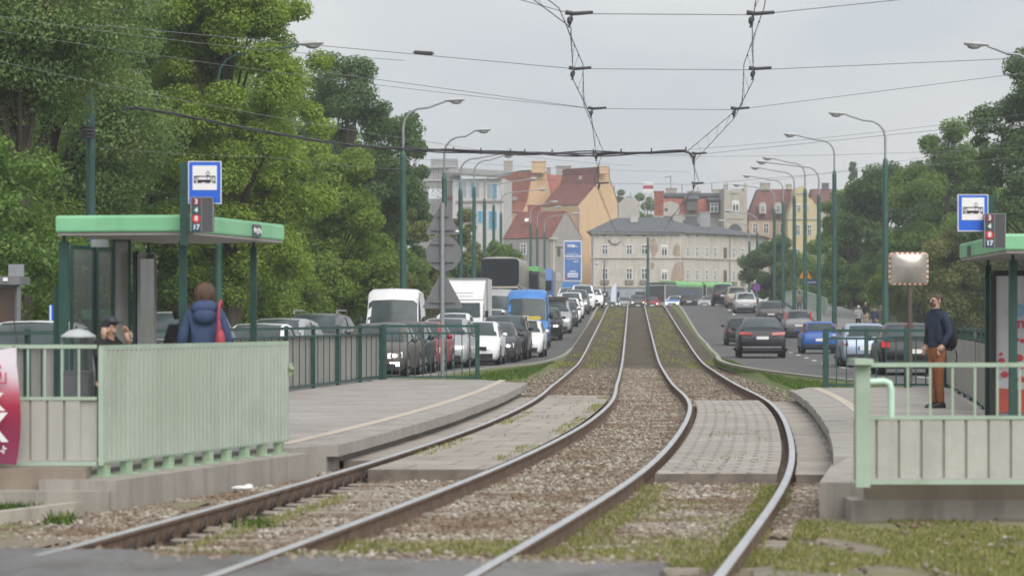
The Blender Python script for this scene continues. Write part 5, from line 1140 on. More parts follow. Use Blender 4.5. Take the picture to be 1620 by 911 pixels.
# ============================================================ SHELTERS, SIGNS
SBLUE = mat('sign blue', (.02, .12, .62), .35, .05); SWHITE = mat('sign white', (.78, .78, .78), .4, .03); SDARK = mat('pictogram black', (.02, .022, .03), .5, .1); DGREY = mat('number board grey', (.085, .09, .10), .5, .15)
def stop_sign(c, w, h, label, col_dx, col_h):
    """blue plate with a white square and a tram pictogram, facing the camera; c = plate centre"""
    t = thing('tram_stop_sign', (c.x, c.y, c.z-h/2), label, 'road sign', 'tram stop signs'); o0 = t.location; X, Y, Z = c
    mb = MB(); mb.box((X, Y, Z), (w, .03, h)); mb.build('plate', SBLUE, t, off=o0)
    mb = MB(); e = .008
    for dx, dz, sx, sz in ((-w/2-e/2, 0, e, h+2*e), (w/2+e/2, 0, e, h+2*e), (0, h/2+e/2, w, e), (0, -h/2-e/2, w, e)): mb.box((X+dx, Y, Z+dz), (sx, .036, sz))
    mb.build('rim', SWHITE, t, off=o0)
    s = w*.77; zc = Z + h*.115; mb = MB(); mb.box((X, Y-.017, zc), (s, .006, s)); mb.build('white_field', SWHITE, t, off=o0)
    q = s/100; g = MB()
    def r(x0, z0, x1, z1): g.box((X+(x0+x1)/2*q, Y-.022, zc+(z0+z1)/2*q), ((x1-x0)*q, .006, (z1-z0)*q))
    r(-44, 4, 44, 8); r(-44, -22, -41, 4); r(41, -22, 44, 4); r(-29, -18, 26, -8); r(-29, -8, -27, 4); r(24, -8, 26, 4); r(-37, -20, -34, 4); r(31, -20, 34, 4); r(-44, -22, -38, -14); r(36, -22, 44, -14); r(9, -8, 10.5, 4); r(-30, -21, -12, -17); r(2, -21, 22, -17)
    r(8, 8, 17, 11)
    for a, b in (((4, 18), (13, 25)), ((13, 25), (22, 18)), ((4, 18), (11, 11)), ((22, 18), (15, 11)), ((9, 26), (17, 26))): g.tube([(X+a[0]*q, Y-.022, zc+a[1]*q), (X+b[0]*q, Y-.022, zc+b[1]*q)], .9*q, 4)
    g.build('tram_pictogram', SDARK, t, off=o0)
    mb = MB(); mb.box((X+col_dx, Y+.05, Z+h/2-col_h/2), (.085, .085, col_h)); mb.build('column', GREEND, t, off=o0)
    mb = MB(); mb.box((X+col_dx*.8, Y+.02, Z-.03), (.12, .04, .13)); mb.build('bracket', GREEND, t, off=o0)
    return t
def number_box(c, w, h, label, right_first=False):
    t = thing('route_number_board', (c.x, c.y, c.z-h/2), label, 'notice board', 'route number boards'); o0 = t.location; X, Y, Z = c
    mb = MB(); mb.box((X, Y+.04, Z), (w, .12, h)); mb.build('case', DGREY, t, off=o0)
    mb = MB()
    for dx, sx in ((-w/2, .008), (-w*.02, .006), (w/2, .008)): mb.box((X+dx, Y-.024, Z), (sx, .012, h))
    mb.box((X, Y-.024, Z+h/2), (w, .012, .008)); mb.build('trim', GALV, t, off=o0)
    mb = MB(); k = 12
    for i in range(k): mb.box((X+w*.03+(i+.5)*w*.45/k, Y-.022, Z), (w*.018, .006, h*.97))
    mb.build('ribs', mat('rib grey', (.12, .12, .13), .6, .1), t, off=o0)
    cols = ((.19, .03, .07), (.02, .09, .09), (.62, .03, .04), (.02, .09, .16))
    for i, (s, cc) in enumerate(zip(('3', '4', '8', '17'), cols)):
        z = Z + h*(.375 - .25*i); xx = X - w*.26
        g = MB(); g.tube([(xx, Y-.02, z), (xx, Y-.028, z)], w*.19, 20); d_ = g.build('number_disc', mat('disc %d' % i, cc, .5, .05), t, off=o0)
        text(s, h*.2, (xx, Y-.033, z), SWHITE, 'number', d_, off=o0, bold=.002)
    return t
def frame_panel(par, name, p, q, z0, z1, m, fr=GREEND, fw=.04, th=.05):
    p, q = Vector((p[0], p[1], 0)), Vector((q[0], q[1], 0)); off = par.location; d = (q-p).normalized(); f = MB(); e = Vector((0, 0, 1))
    for a, b in ((p+e*z0, p+e*z1), (q+e*z0, q+e*z1)): f.bar(a, b, fw)
    f.bar(p+e*z1, q+e*z1, fw); f.bar(p+e*z0, q+e*z0, fw); fo = f.build(name, fr, par, off=off)
    n = Vector((d.y, -d.x, 0)); g = MB(); a, b = p+d*fw*.3, q-d*fw*.3; g.prism([a+e*(z0+.01)+n*.006, b+e*(z0+.01)+n*.006, b+e*(z0+.01)-n*.006, a+e*(z0+.01)-n*.006], (0, 0, z1-z0-.02)); g.build('pane', m, fo, off=off); return fo
# dirty shelter glass: part see-through
def m_glass(name, tint, alpha):
    m, n, b = base(name); tcn = n.nodes.new('ShaderNodeTexCoord')
    b.inputs['Base Color'].default_value = tint + (1,); b.inputs['Roughness'].default_value = .08
    f = ramp(n, noise(n, tcn.outputs['Object'], 1.3, 6, .65, (1, 1, .35)), [(.35, (alpha*.8,)*3), (.7, (min(1, alpha*1.35),)*3)]); n.links.new(f, b.inputs['Alpha']); return m
SGLASS = m_glass('dirty shelter glass', (.16, .18, .175), .5); SGLASS2 = m_glass('dusty poster glass', (.36, .37, .35), .85)
UNDER = mat('roof underside', (.30, .285, .265), .7, .08)
def roof(par, corners, zb_, zt_):
    """canopy with a rounded green fascia over a pale underside"""
    off = par.location; mb = MB(); c = [Vector((x, y, 0)) for x, y in corners]; ctr = sum(c, Vector())/4; rings = []
    for z, k in ((zb_, -.012), (zb_+.02, 0), (zt_-.03, 0), (zt_-.006, -.012), (zt_, -.04)): rings.append([p + (ctr-p).normalized()*(-k) + Vector((0, 0, z)) for p in c])
    vs = [v for r in rings for v in r]; mb.add(vs, [(r*4+i, r*4+(i+1) % 4, r*4+4+(i+1) % 4, r*4+4+i) for r in range(4) for i in range(4)] + [(16, 17, 18, 19)]); ro = mb.build('roof', GREENROOF, par, off=off)
    g = MB(); g.prism([p + (ctr-p).normalized()*.03 + Vector((0, 0, zb_-.035)) for p in c], (0, 0, .03)); g.build('underside', UNDER, ro, off=off)
    return ro
# left shelter
nl, nr = (-5.02, 31.3), (px(306, 31.0), 31.0); fr_ = (px(449.5, 34.4), 34.4); fl = (nl[0]+fr_[0]-nr[0], 34.7)
t = thing('tram_shelter', (-4, 32.5, .17), 'green-roofed tram stop shelter on the left platform with glass walls', 'shelter'); o0 = t.location; ZB, ZT = pz(367, 31.2), pz(340.5, 31.2)
ro = roof(t, [nl, nr, fr_, fl], ZB, ZT)
for (x, Y, w) in ((101, 31.5, .10), (289.3, 31.3, .082), (401, 34.0, .075), (235, 34.2, .06)):
    X_ = px(x, Y); mb = MB(); mb.box((X_, Y, (.17+ZB-.1)/2), (w, w, ZB-.1-.17)); mb.tube([(X_, Y, ZB-.1), (X_, Y, ZB-.02)], .02, 8); mb.build('post', GREEND, t, off=o0)
mb = MB(); mb.box((px(91, 31.7), 31.7, 1.05), (.06, .2, 1.75)); mb.build('side_box', GREEND, t, off=o0)
frame_panel(t, 'glass_panel', (px(113, 33.2), 33.2), (px(149, 33.6), 33.6), .35, pz(390, 33), SGLASS); frame_panel(t, 'glass_panel', (px(153, 33.6), 33.6), (px(178, 33.9), 33.9), .35, pz(393, 33.6), SGLASS)
frame_panel(t, 'glass_panel', (px(180, 33.0), 33.0), (px(205, 33.1), 33.1), .3, pz(379, 33), SGLASS2, fw=.03)
frame_panel(t, 'poster_case', (px(213, 33.0), 33.0), (px(219, 33.05), 33.05), .3, pz(400, 33), GREEND); pc = frame_panel(t, 'poster_case', (px(220, 32.9), 32.9), (px(245, 33.5), 33.5), .5, pz(402, 33), SGLASS2, mat('case grey', (.25, .25, .24), .5), .035)
mb = MB(); mb.box((px(232.5, 33.2), 33.18, pz(405.5, 33.2)), (.17, .05, .06)); mb.build('case_header', DGREY, pc, off=o0)
mb = MB(); mb.box((px(158, 33.3), 33.3, pz(385, 33.3)), (.2, .03, .09)); mb.build('hanging_plate', GALV, t, off=o0)
mb = MB(); mb.box((px(163, 34.1), 34.1, pz(497, 34)), (.5, .02, .12)); mb.build('green_strip', GREENROOF, t, off=o0)
mb = MB(); x_, y_ = lerp(nr[0], fr_[0], .665), lerp(nr[1], fr_[1], .665); dd = Vector((fr_[0]-nr[0], fr_[1]-nr[1], 0)).normalized(); ang = math.atan2(dd.y, dd.x); mb.box((x_+dd.y*.012, y_-dd.x*.012, pz(364.8, y_)), (.30, .02, .135), ang); pl = mb.build('name_plate', DGREY, t, off=o0)
text('łęb', .085, (x_+dd.y*.026, y_-dd.x*.026, pz(365, y_)), SWHITE, 'lettering', pl, rz=ang, off=o0, bold=.002, sx=2.6)
mb = MB(); mb.box((px(234, 31.1), 31.12, pz(354, 31.1)), (.05, .004, .05)); mb.build('sticker', mat('faded sticker', (.16, .36, .22), .7), ro, off=o0)
stop_sign(P(324.2, 289, 30.85), 50*30.85/F, 65*30.85/F, 'blue tram stop sign above the left shelter roof', px(290.5, 30.85)-px(324.2, 30.85), .9)
number_box(P(320, 339.5, 30.75), 35*30.75/F, 54*30.75/F, 'dark route number board at the corner of the left shelter roof')
# right shelter
t = thing('tram_shelter', (6.6, 35, .17), 'green-roofed tram stop shelter at the right edge of the photo', 'shelter'); o0 = t.location
nl, fl = (px(1591, 33), 33.0), (px(1518, 37.6), 37.6); ZT, ZB = pz(369.5, 33), pz(395.5, 33); ro = roof(t, [nl, (nl[0]+2.4, 33.2), (fl[0]+2.4, 37.8), fl], ZB, ZT)
for x, Y, w in ((1563, 36.9, .075), (1602.5, 33.9, .09), (1760, 34, .09)): X_ = px(x, Y); mb = MB(); mb.box((X_, Y, (.17+ZB-.1)/2), (w, w, ZB-.27)); mb.tube([(X_, Y, ZB-.1), (X_, Y, ZB-.02)], .02, 8); mb.build('post', GREEND, t, off=o0)
fo = frame_panel(t, 'poster_case', (px(1571, 36.2), 36.2), (px(1700, 36.4), 36.4), .3, pz(432, 36.2), mat('poster white', (.62, .63, .64), .35, .05), mat('case black', (.03, .035, .035), .5), .07)
mb = MB(); z_ = (.32, pz(620, 36.15)); mb.prism([(px(1577, 36.15), 36.15, z_[0]+.05), (px(1690, 36.3), 36.3, z_[0]+.05), (px(1690, 36.3), 36.3, z_[1]), (px(1577, 36.15), 36.15, z_[1]+.05)], (0, -.01, 0)); mb.build('poster_foot', mat('poster red', (.50, .09, .06), .5, .1), fo, off=o0)
Bl, Rd = mat('poster blue ink', (.20, .42, .60), .5, .1), mat('poster red ink', (.55, .06, .08), .5, .1)
text('ol', .30, (px(1617, 36.05), 36.12, pz(488, 36.1)), Bl, 'lettering', fo, off=o0, bold=.01); text('TE', .13, (px(1617, 36.05), 36.12, pz(514, 36.1)), Rd, 'lettering', fo, off=o0, bold=.005)
for x, y, s in ((1585, 570, 5), (1592, 578, 4), (1612, 566, 7), (1616, 580, 5), (1609, 537, 4), (1618, 539, 4), (1590, 592, 6), (1616, 600, 6), (1584, 560, 3)): c = P(x, y, 36.1); mb = MB(); mb.ball((c.x, c.y+.02, c.z), (s*.009, .012, s*.007), 8, 5); mb.build('poster_spot', Rd, fo, off=o0)
mb = MB(); mb.box((px(1533, 36.5), 36.5, pz(397, 36.5)), (.008, .28, .13)); mb.build('name_plate', DGREY, t, off=o0)
stop_sign(P(1539, 337, 32.6), 46*32.6/F, 56*32.6/F, 'blue tram stop sign above the right shelter roof', px(1567, 32.6)-px(1539, 32.6), .6)
number_box(P(1573.5, 365, 32.5), 33*32.5/F, 53*32.5/F, 'dark route number board at the corner of the right shelter roof')

# sign backs on one pole
Y = 65.8; x0 = px(700, Y); t = thing('road_sign_post', (x0, Y, .1), 'pole with three grey sign backs: triangle, disc and a larger triangle', 'road sign'); o0 = t.location
mb = MB(); mb.tube([(x0, Y, 0), (x0, Y, pz(322, Y))], .05, 10); mb.build('pole', GALV, t, off=o0, smooth=40)
def tri(cx, y0, y1, hw, dy, nm, par, m, th=.012, Yy=Y):
    mb = MB(); c = [(cx-hw, y1), (cx+hw, y1), (cx, y0)]; pts = []
    for i, (x, y) in enumerate(c):
        p, q = c[i-1], c[(i+1) % 3]
        for r_ in (p, q): l = math.dist((x, y), r_); pts.append((x+(r_[0]-x)/l*hw*.1, y+(r_[1]-y)/l*hw*.1))
    mb.prism([P(x, y, Yy+dy) for x, y in pts], (0, th, 0)); return mb.build(nm, m, par, off=par.location)
s1 = tri(700.5, 317, 371, 28, .07, 'sign_plate', t, SIGNBACK); s3 = tri(700.5, 426, 488, 33.5, .07, 'sign_plate', t, SIGNBACK)
mb = MB(); c = P(702, 401, Y+.07); mb.tube([(c.x, c.y, c.z), (c.x, c.y+.012, c.z)], 28*Y/F, 32); mb.build('sign_plate', SIGNBACK, t, off=o0)
mb = MB()
for y, w in ((342, 10), (364, 18), (386, 18), (414, 18), (478, 20)): c = P(700, y, Y+.045); mb.box(c, (w*2*Y/F, .03, .03))
mb.build('bracket', mat('bracket grey', (.14, .145, .15), .5), t, off=o0)
mb = MB(); c = P(723.5, 365.5, Y+.06); mb.box(c, (.08, .006, .045)); mb.build('sticker', SWHITE, t, off=o0)
t = thing('road_sign', (px(633, 114), 114, zL(114)+.1), 'small grey sign back on a thin post behind the first complete left mast', 'road sign'); o0 = t.location; mb = MB(); c = P(633, 424, 114); mb.tube([(c.x, 114, 0), (c.x, 114, c.z+.5)], .035, 6); mb.build('pole', GALV, t, off=o0)
mb = MB(); mb.tube([(c.x, 113.95, c.z), (c.x, 113.96, c.z)], .33, 20); mb.prism([P(622, 436, 114), P(644, 436, 114), P(633, 418, 114)], (0, .012, 0)); mb.box((c.x+.25, 113.94, c.z-.12), (.14, .01, .07)); mb.build('sign_plate', SIGNBACK, t, off=o0)
t = thing('road_sign', (px(81, 58), 58, 0), 'small blue sign edge with a white rim behind the left shelter', 'road sign'); o0 = t.location; mb = MB(); mb.tube([P(79, 700, 58), P(79, 484, 58)], .025, 6); mb.build('pole', GALV, t, off=o0); mb = MB(); mb.box(P(83, 495, 57.95), (.14, .02, .32)); mb.build('plate', SBLUE, t, off=o0); mb = MB(); c = P(78.6, 495, 57.95); mb.box((c.x+.02, c.y-.012, c.z), (.03, .01, .32)); mb.build('rim', SWHITE, t, off=o0)
# convex traffic mirror
Y = 60; x0 = px(1440, Y); t = thing('traffic_mirror', (x0, Y, .0), 'rounded rectangular convex mirror with a red and white chequered rim on a brown pole', 'traffic mirror'); o0 = t.location
mb = MB(); mb.tube([(x0, Y+.06, -.05), (x0, Y+.06, pz(430, Y))], .055, 10); mb.build('pole', mat('brown pole', (.09, .075, .06), .7, .2), t, off=o0, smooth=40)
def rrect(cx, cz, w, h, r, n=6): return [(cx + sx*(w/2-r) + r*math.cos(a0+k*math.pi/2/n), cz + sz*(h/2-r) + r*math.sin(a0+k*math.pi/2/n)) for sx, sz, a0 in ((1, 1, 0), (-1, 1, math.pi/2), (-1, -1, math.pi), (1, -1, 1.5*math.pi)) for k in range(n+1)]
c = P(1437.5, 425, Y); w_, h_ = 63*Y/F, 52*Y/F; o1 = rrect(c.x, c.z, w_, h_, .09); o2 = rrect(c.x, c.z, w_-.10, h_-.10, .06); n = len(o1); mb = MB()
for i in range(n):
    j = (i+1) % n; a_, b_ = Vector((o1[i][0], Y, o1[i][1])), Vector((o1[j][0], Y, o1[j][1])); a2_, b2_ = Vector((o2[i][0], Y-.02, o2[i][1])), Vector((o2[j][0], Y-.02, o2[j][1])); Lg = (b_-a_).length; k = max(1, round(Lg/.055))
    for q in range(k): mb.add([a_.lerp(b_, q/k), a_.lerp(b_, (q+1)/k), a2_.lerp(b2_, (q+1)/k), a2_.lerp(b2_, q/k)], [(0, 1, 2, 3)], (q + (i % 2)) % 2)
mb.prism([(x, Y+.01, z) for x, z in o1], (0, .03, 0), 0); ra = mb.build('rim', [mat('rim cream', (.62, .50, .42), .5), mat('rim faded red', (.30, .12, .08), .5)], t, off=o0); 
g = MB(); nu, nv = 16, 12; vs = []
for j in range(nv+1):
    for i in range(nu+1): u, v = i/nu*2-1, j/nv*2-1; vs.append((c.x+u*(w_/2-.045), Y-.03-.07*(1-u*u)*(1-v*v)-.02*v-.01, c.z+v*(h_/2-.045)))
g.add(vs, [(j*(nu+1)+i, j*(nu+1)+i+1, (j+1)*(nu+1)+i+1, (j+1)*(nu+1)+i) for j in range(nv) for i in range(nu)]); mm, nn_, bb = base('convex mirror'); bb.inputs['Metallic'].default_value = .45; bb.inputs['Roughness'].default_value = .2
tcn = nn_.nodes.new('ShaderNodeTexCoord'); nn_.links.new(ramp(nn_, noise(nn_, tcn.outputs['Object'], 4, 4), [(.3, (.36, .335, .30)), (.7, (.50, .47, .43))]), bb.inputs['Base Color']); g.build('mirror_face', mm, t, off=o0, smooth=80)
# warning triangle with street name plate, no-stopping sign
Y = 206; x0 = px(1273, Y); t = thing('warning_sign', (x0, Y, zR(Y)+.1), 'yellow roadworks triangle with a dark blue plate below on a dark post', 'road sign'); o0 = t.location; mb = MB(); mb.tube([(x0, Y, zR(Y)), (x0, Y, pz(424, Y))], .1, 8); mb.build('post', GREEND, t, off=o0)
s = tri(1274, 422, 440.5, 10.3, -.12, 'triangle', t, mat('warning orange', (.72, .28, .02), .5), .02, Y); g = MB(); cc = P(1274, 433, Y-.14)
for dx, dz, r_ in ((0, .12, .06), (.02, -.02, .09), (-.1, -.12, .06), (.12, -.13, .06), (.16, .02, .05)): g.ball((cc.x+dx, cc.y, cc.z+dz), (r_, .012, r_), 8, 5)
g.build('symbol', SDARK, s, off=o0); mb = MB(); cc = P(1283, 446.5, Y-.1); mb.box(cc, (27*Y/F, .03, 8*Y/F)); p_ = mb.build('name_plate', mat('plate navy', (.02, .04, .16), .5), t, off=o0); mb = MB()
for k in range(9): mb.box((cc.x-.45+k*.11, cc.y-.018, cc.z), (.05, .006, .1))
mb.build('lettering', WH, p_, off=o0)
Y = 228; x0 = px(1197, Y); t = thing('no_stopping_sign', (x0, Y, zR(Y)), 'round blue no-stopping sign with a red cross at the far right kerb', 'road sign'); o0 = t.location; mb = MB(); mb.tube([(x0, Y, zR(Y)), (x0, Y, pz(448, Y))], .04, 6); mb.build('pole', GALV, t, off=o0); c = P(1197, 454.5, Y-.06)
mb = MB(); mb.tube([(c.x, c.y, c.z), (c.x, c.y-.015, c.z)], .31, 24); pl = mb.build('plate', mat('sign red', (.36, .03, .09), .4), t, off=o0); mb = MB()
for a0 in (45, 135, 225, 315): mb.prism([(c.x+.05*math.cos(R(a0)), c.y-.02, c.z+.05*math.sin(R(a0)))] + [(c.x+.25*math.cos(R(a0+d_)), c.y-.02, c.z+.25*math.sin(R(a0+d_))) for d_ in (-33, -15, 0, 15, 33)], (0, -.008, 0))
mb.build('blue_field', SBLUE, pl, off=o0)
# beach flag before the beige house
t = thing('feather_flag', (px(972, 300), 300, 2.6), 'white feather flag on the far street before the beige corner house', 'flag'); mb = MB(); z1 = pz(448, 300)-2.6; mb.tube([(.2, 0, 0), (.25, 0, z1)], .03, 5); mb.build('pole', GALV, t); mb = MB(); mb.prism([(.22, 0, z1*.25), (.24, 0, z1), (-.05, 0, z1*.96), (-.3, 0, z1*.8), (-.42, 0, z1*.3)], (0, .02, 0)); mb.build('cloth', mat('flag cloth', (.66, .70, .80), .7, .06), t)
# kiosk on the far left kerb
Y = 60; x1 = px(33, Y); t = thing('bus_shelter', (x1-2, Y, 0), 'grey framed stop shelter with brownish glass at the left edge of the photo', 'shelter'); o0 = t.location; CASEG = mat('kiosk grey', (.16, .165, .17), .5, .12)
mb = MB(); mb.box((x1-1.5, Y+.5, pz(443.5, Y)), (3.0, 1.3, 13*Y/F)); hd = mb.build('roof', CASEG, t, off=o0); mb = MB(); mb.box(P(8.5, 442, Y-.18), (.10, .02, .075)); mb.build('pictogram', SWHITE, hd, off=o0)
mb = MB(); mb.box((px(22, Y), Y+.3, pz(427.5, Y)), (24*Y/F, .1, 20*Y/F)); mb.build('roof_plate', mat('grey plate', (.24, .25, .27), .5), t, off=o0)
for x in (30, -180): mb = MB(); mb.box((px(x, Y), Y, pz(450, Y)/2), (.08, .08, pz(450, Y))); mb.build('post', CASEG, t, off=o0)
frame_panel(t, 'glass_panel', (px(-60, Y+.2), Y+.2), (px(25, Y+.2), Y+.2), .2, pz(453, Y), m_glass('brown glass', (.09, .06, .045), .9), CASEG)
# litter bin with canopy
Y = 29.0; x0 = px(124, Y); t = thing('litter_bin', (x0, Y, .17), 'dark grey litter bin under a round silver canopy by the shelter post', 'litter bin'); k = Y/F
mb = MB(); mb.box((0, 0, .48), (46*k, .3, .76)); mb.build('body', mat('bin grey', (.085, .09, .095), .5, .15), t)
mb = MB(); mb.box((0, -.156, .5), (40*k, .012, .62)); mb.build('door', mat('bin door', (.11, .115, .12), .5, .1), t)
for s in (-1, 1): mb = MB(); mb.tube([(s*25*k, 0, 0), (s*25*k, 0, 1.22)], .018, 8); mb.build('upright', GALV, t)
mb = MB(); n = 20; r = 28*k; vs = [(0, 0, 1.29)] + [(r*.55*math.cos(2*math.pi*i/n), r*.55*math.sin(2*math.pi*i/n), 1.27) for i in range(n)] + [(r*math.cos(2*math.pi*i/n), r*math.sin(2*math.pi*i/n), 1.215) for i in range(n)] + [(r*math.cos(2*math.pi*i/n), r*math.sin(2*math.pi*i/n), 1.2) for i in range(n)]
mb.add(vs, [(0, 1+i, 1+(i+1) % n) for i in range(n)] + [(1+i, 1+n+i, 1+n+(i+1) % n, 1+(i+1) % n) for i in range(n)] + [(1+n+i, 1+2*n+i, 1+2*n+(i+1) % n, 1+n+(i+1) % n) for i in range(n)] + [tuple(range(1+2*n, 1+3*n))]); mb.build('canopy', mat('bin canopy silver', (.55, .56, .57), .35, .1, metal=.4), t, smooth=40)
# promotional banner tied to the left rail
Y = 25.45; kk = Y/F; xr = px(35, Y); t = thing('promotional_banner', (xr-1, Y, .24), 'white to crimson cloth banner tied to the rail at the left edge', 'banner'); o0 = t.location
m_, n_, b_ = base('banner cloth'); tcn = n_.nodes.new('ShaderNodeTexCoord'); sp = n_.nodes.new('ShaderNodeSeparateXYZ'); n_.links.new(tcn.outputs['Object'], sp.inputs[0]); mr = n_.nodes.new('ShaderNodeMapRange'); mr.inputs['From Min'].default_value = 0; mr.inputs['From Max'].default_value = 1.05; n_.links.new(sp.outputs['Z'], mr.inputs['Value'])
n_.links.new(ramp(n_, mr.outputs['Result'], [(0, (.20, .025, .075)), (.3, (.27, .03, .085)), (.52, (.42, .035, .075)), (.62, (.52, .13, .18)), (.76, (.66, .55, .62)), (.9, (.70, .66, .72))]), b_.inputs['Base Color']); b_.inputs['Roughness'].default_value = .7
mb = MB(); nu, nv = 18, 14; vs = []
for j in range(nv+1):
    v = j/nv
    for i in range(nu+1):
        u = i/nu; xe = px(lerp(27, 29, v) + 8*math.sin(math.pi*min(1, v*1.15)), Y); x_ = lerp(xr-1.5, xe, u); zt_ = pz(lerp(585, 549, u), Y); z_ = lerp(.24 + .03*math.sin(u*9), zt_, v); vs.append((x_, Y-.09-.035*math.sin(u*11+v*3)*(1-v*.6)-.02*math.sin(v*7+u*4), z_))
mb.add(vs, [(j*(nu+1)+i, j*(nu+1)+i+1, (j+1)*(nu+1)+i+1, (j+1)*(nu+1)+i) for j in range(nv) for i in range(nu)]); mb.build('cloth', m_, t, off=o0, smooth=80)
BRED = mat('banner crimson print', (.48, .03, .09), .6, .05)
for s, x, y, sz, mm_ in (('5', 0.5, 590, .17, BRED), ('K', -2, 636, .21, SWHITE), ('X', -7, 677, .36, SWHITE)): text(s, sz, (px(x, Y), Y-.155, pz(y, Y)), mm_, 'lettering', t, off=o0, bold=.008)
mb = MB(); c = P(5.5, 711, Y-.15)
for a0 in (0, 60, 120): mb.box((c.x, c.y, c.z), (.012, .006, .07)) if a0 == 0 else mb.bar((c.x-.03*math.cos(R(a0-30)), c.y, c.z-.03*math.sin(R(a0-30))), (c.x+.03*math.cos(R(a0-30)), c.y, c.z+.03*math.sin(R(a0-30))), .012)
mb.build('star_mark', SWHITE, t, off=o0); mb = MB(); c0, c1, c2 = P(-6, 606, Y-.15), P(9, 606, Y-.15), P(9, 589, Y-.15); mb.bar(c0, c1, .012); mb.bar(c1, c2, .012); mb.build('box_line', BRED, t, off=o0)
mb = MB(); mb.tube([P(21, 548, Y), P(25, 550, Y-.05), P(29, 551, Y-.1)], .008, 5); mb.build('tie', CABLE, t, off=o0)
t = thing('whip_aerial', P(27, 546, 26), 'thin black whip stick leaning above the banner', 'stick'); mb = MB(); mb.tube([(0, 0, 0), (-.03, 0, .25)], .006, 5); mb.build('stick', CABLE, t)
# ============================================================ VEHICLES
# stations from the nose (s = 0) to the tail (s = 1): s, shoulder height, top height (both of H), half width factor, underside height in m
BODY = {
 'hatch': dict(L=4.1, W=1.74, H=1.48, wr=.77, st=[(0,.36,.40,.78,.3),(.012,.42,.475,.90,.22),(.05,.49,.535,.965,.18),(.16,.585,.62,1,.17),(.26,.62,.665,1,.17),(.34,.625,.80,1,.17),(.43,.63,.94,1,.17),(.50,.63,.985,1,.17),(.62,.635,1,1,.17),(.82,.645,.965,1,.18),(.90,.65,.83,.985,.2),(.965,.64,.67,.96,.24),(.99,.56,.60,.92,.28),(1,.40,.43,.84,.34)], cowl=4, wtop=7, rtop=9, rbot=11),
 'sedan': dict(L=4.6, W=1.78, H=1.45, wr=.76, st=[(0,.37,.41,.78,.3),(.012,.43,.48,.90,.22),(.05,.50,.54,.965,.18),(.16,.59,.625,1,.17),(.27,.62,.67,1,.17),(.35,.63,.82,1,.17),(.43,.64,.95,1,.17),(.50,.64,.99,1,.17),(.60,.645,1,1,.17),(.70,.65,.96,1,.17),(.78,.66,.82,1,.18),(.85,.665,.71,.985,.2),(.965,.64,.685,.95,.24),(.988,.57,.61,.92,.28),(1,.42,.45,.84,.36)], cowl=4, wtop=7, rtop=9, rbot=11),
 'suv': dict(L=4.45, W=1.83, H=1.68, wr=.79, st=[(0,.40,.44,.82,.36),(.012,.47,.515,.93,.27),(.045,.54,.575,.975,.23),(.15,.605,.635,1,.22),(.24,.63,.67,1,.22),(.31,.635,.81,1,.22),(.38,.64,.94,1,.22),(.45,.64,.985,1,.22),(.60,.645,1,1,.22),(.84,.65,.975,1,.23),(.92,.655,.86,.985,.25),(.968,.64,.675,.965,.28),(.99,.55,.585,.93,.32),(1,.42,.45,.86,.4)], cowl=4, wtop=7, rtop=9, rbot=11),
 'wagon': dict(L=4.6, W=1.79, H=1.52, wr=.78, st=[(0,.37,.41,.78,.3),(.012,.43,.48,.90,.22),(.05,.50,.54,.965,.18),(.16,.585,.62,1,.17),(.26,.615,.66,1,.17),(.33,.62,.80,1,.17),(.41,.63,.94,1,.17),(.48,.63,.985,1,.17),(.60,.635,1,1,.17),(.87,.645,.96,1,.18),(.93,.65,.83,.985,.2),(.975,.63,.66,.96,.24),(.992,.55,.59,.92,.28),(1,.40,.43,.84,.34)], cowl=4, wtop=7, rtop=9, rbot=11),
 'coupe_suv': dict(L=4.85, W=1.93, H=1.64, wr=.72, st=[(0,.42,.46,.84,.36),(.012,.49,.53,.93,.27),(.045,.56,.59,.975,.23),(.16,.62,.645,1,.22),(.25,.64,.68,1,.22),(.33,.645,.82,1,.22),(.41,.65,.95,1,.22),(.48,.65,.99,1,.22),(.58,.655,1,1,.22),(.70,.66,.965,1,.22),(.82,.67,.86,1,.23),(.935,.675,.715,.98,.25),(.975,.63,.665,.955,.28),(.99,.55,.585,.93,.34),(1,.40,.43,.86,.42)], cowl=4, wtop=7, rtop=9, rbot=11),
 'mpv': dict(L=4.3, W=1.76, H=1.68, wr=.78, st=[(0,.36,.40,.80,.3),(.012,.42,.46,.91,.22),(.045,.48,.52,.965,.18),(.12,.56,.60,1,.17),(.20,.60,.66,1,.17),(.28,.605,.80,1,.17),(.37,.61,.94,1,.17),(.44,.61,.985,1,.17),(.60,.615,1,1,.17),(.88,.625,.965,1,.18),(.945,.63,.83,.985,.2),(.978,.61,.65,.96,.24),(.993,.53,.57,.92,.28),(1,.38,.41,.84,.34)], cowl=4, wtop=7, rtop=9, rbot=11),
 'van': dict(L=5.9, W=2.02, H=2.62, wr=.86, st=[(0,.28,.30,.80,.36),(.010,.335,.36,.92,.26),(.035,.385,.405,.97,.22),(.10,.425,.45,1,.2),(.15,.45,.485,1,.2),(.19,.455,.62,1,.2),(.235,.46,.77,1,.2),(.265,.46,.875,1,.2),(.31,.46,.965,1,.2),(.37,.47,1,1,.2),(.70,.47,1,1,.2),(.96,.47,.99,1,.22),(.99,.46,.96,.98,.25),(1,.45,.93,.96,.3)], cowl=4, wtop=7, rtop=11, rbot=13),
}
def paint(name, col, rough=.3, metal=0.0): return mat('paint ' + name, col, rough, .06, 1.2, coat=.12, spec=.35, metal=metal, dirt=tuple(c*.6+.03 for c in col), dirtamt=.25, dirtscale=1.6)
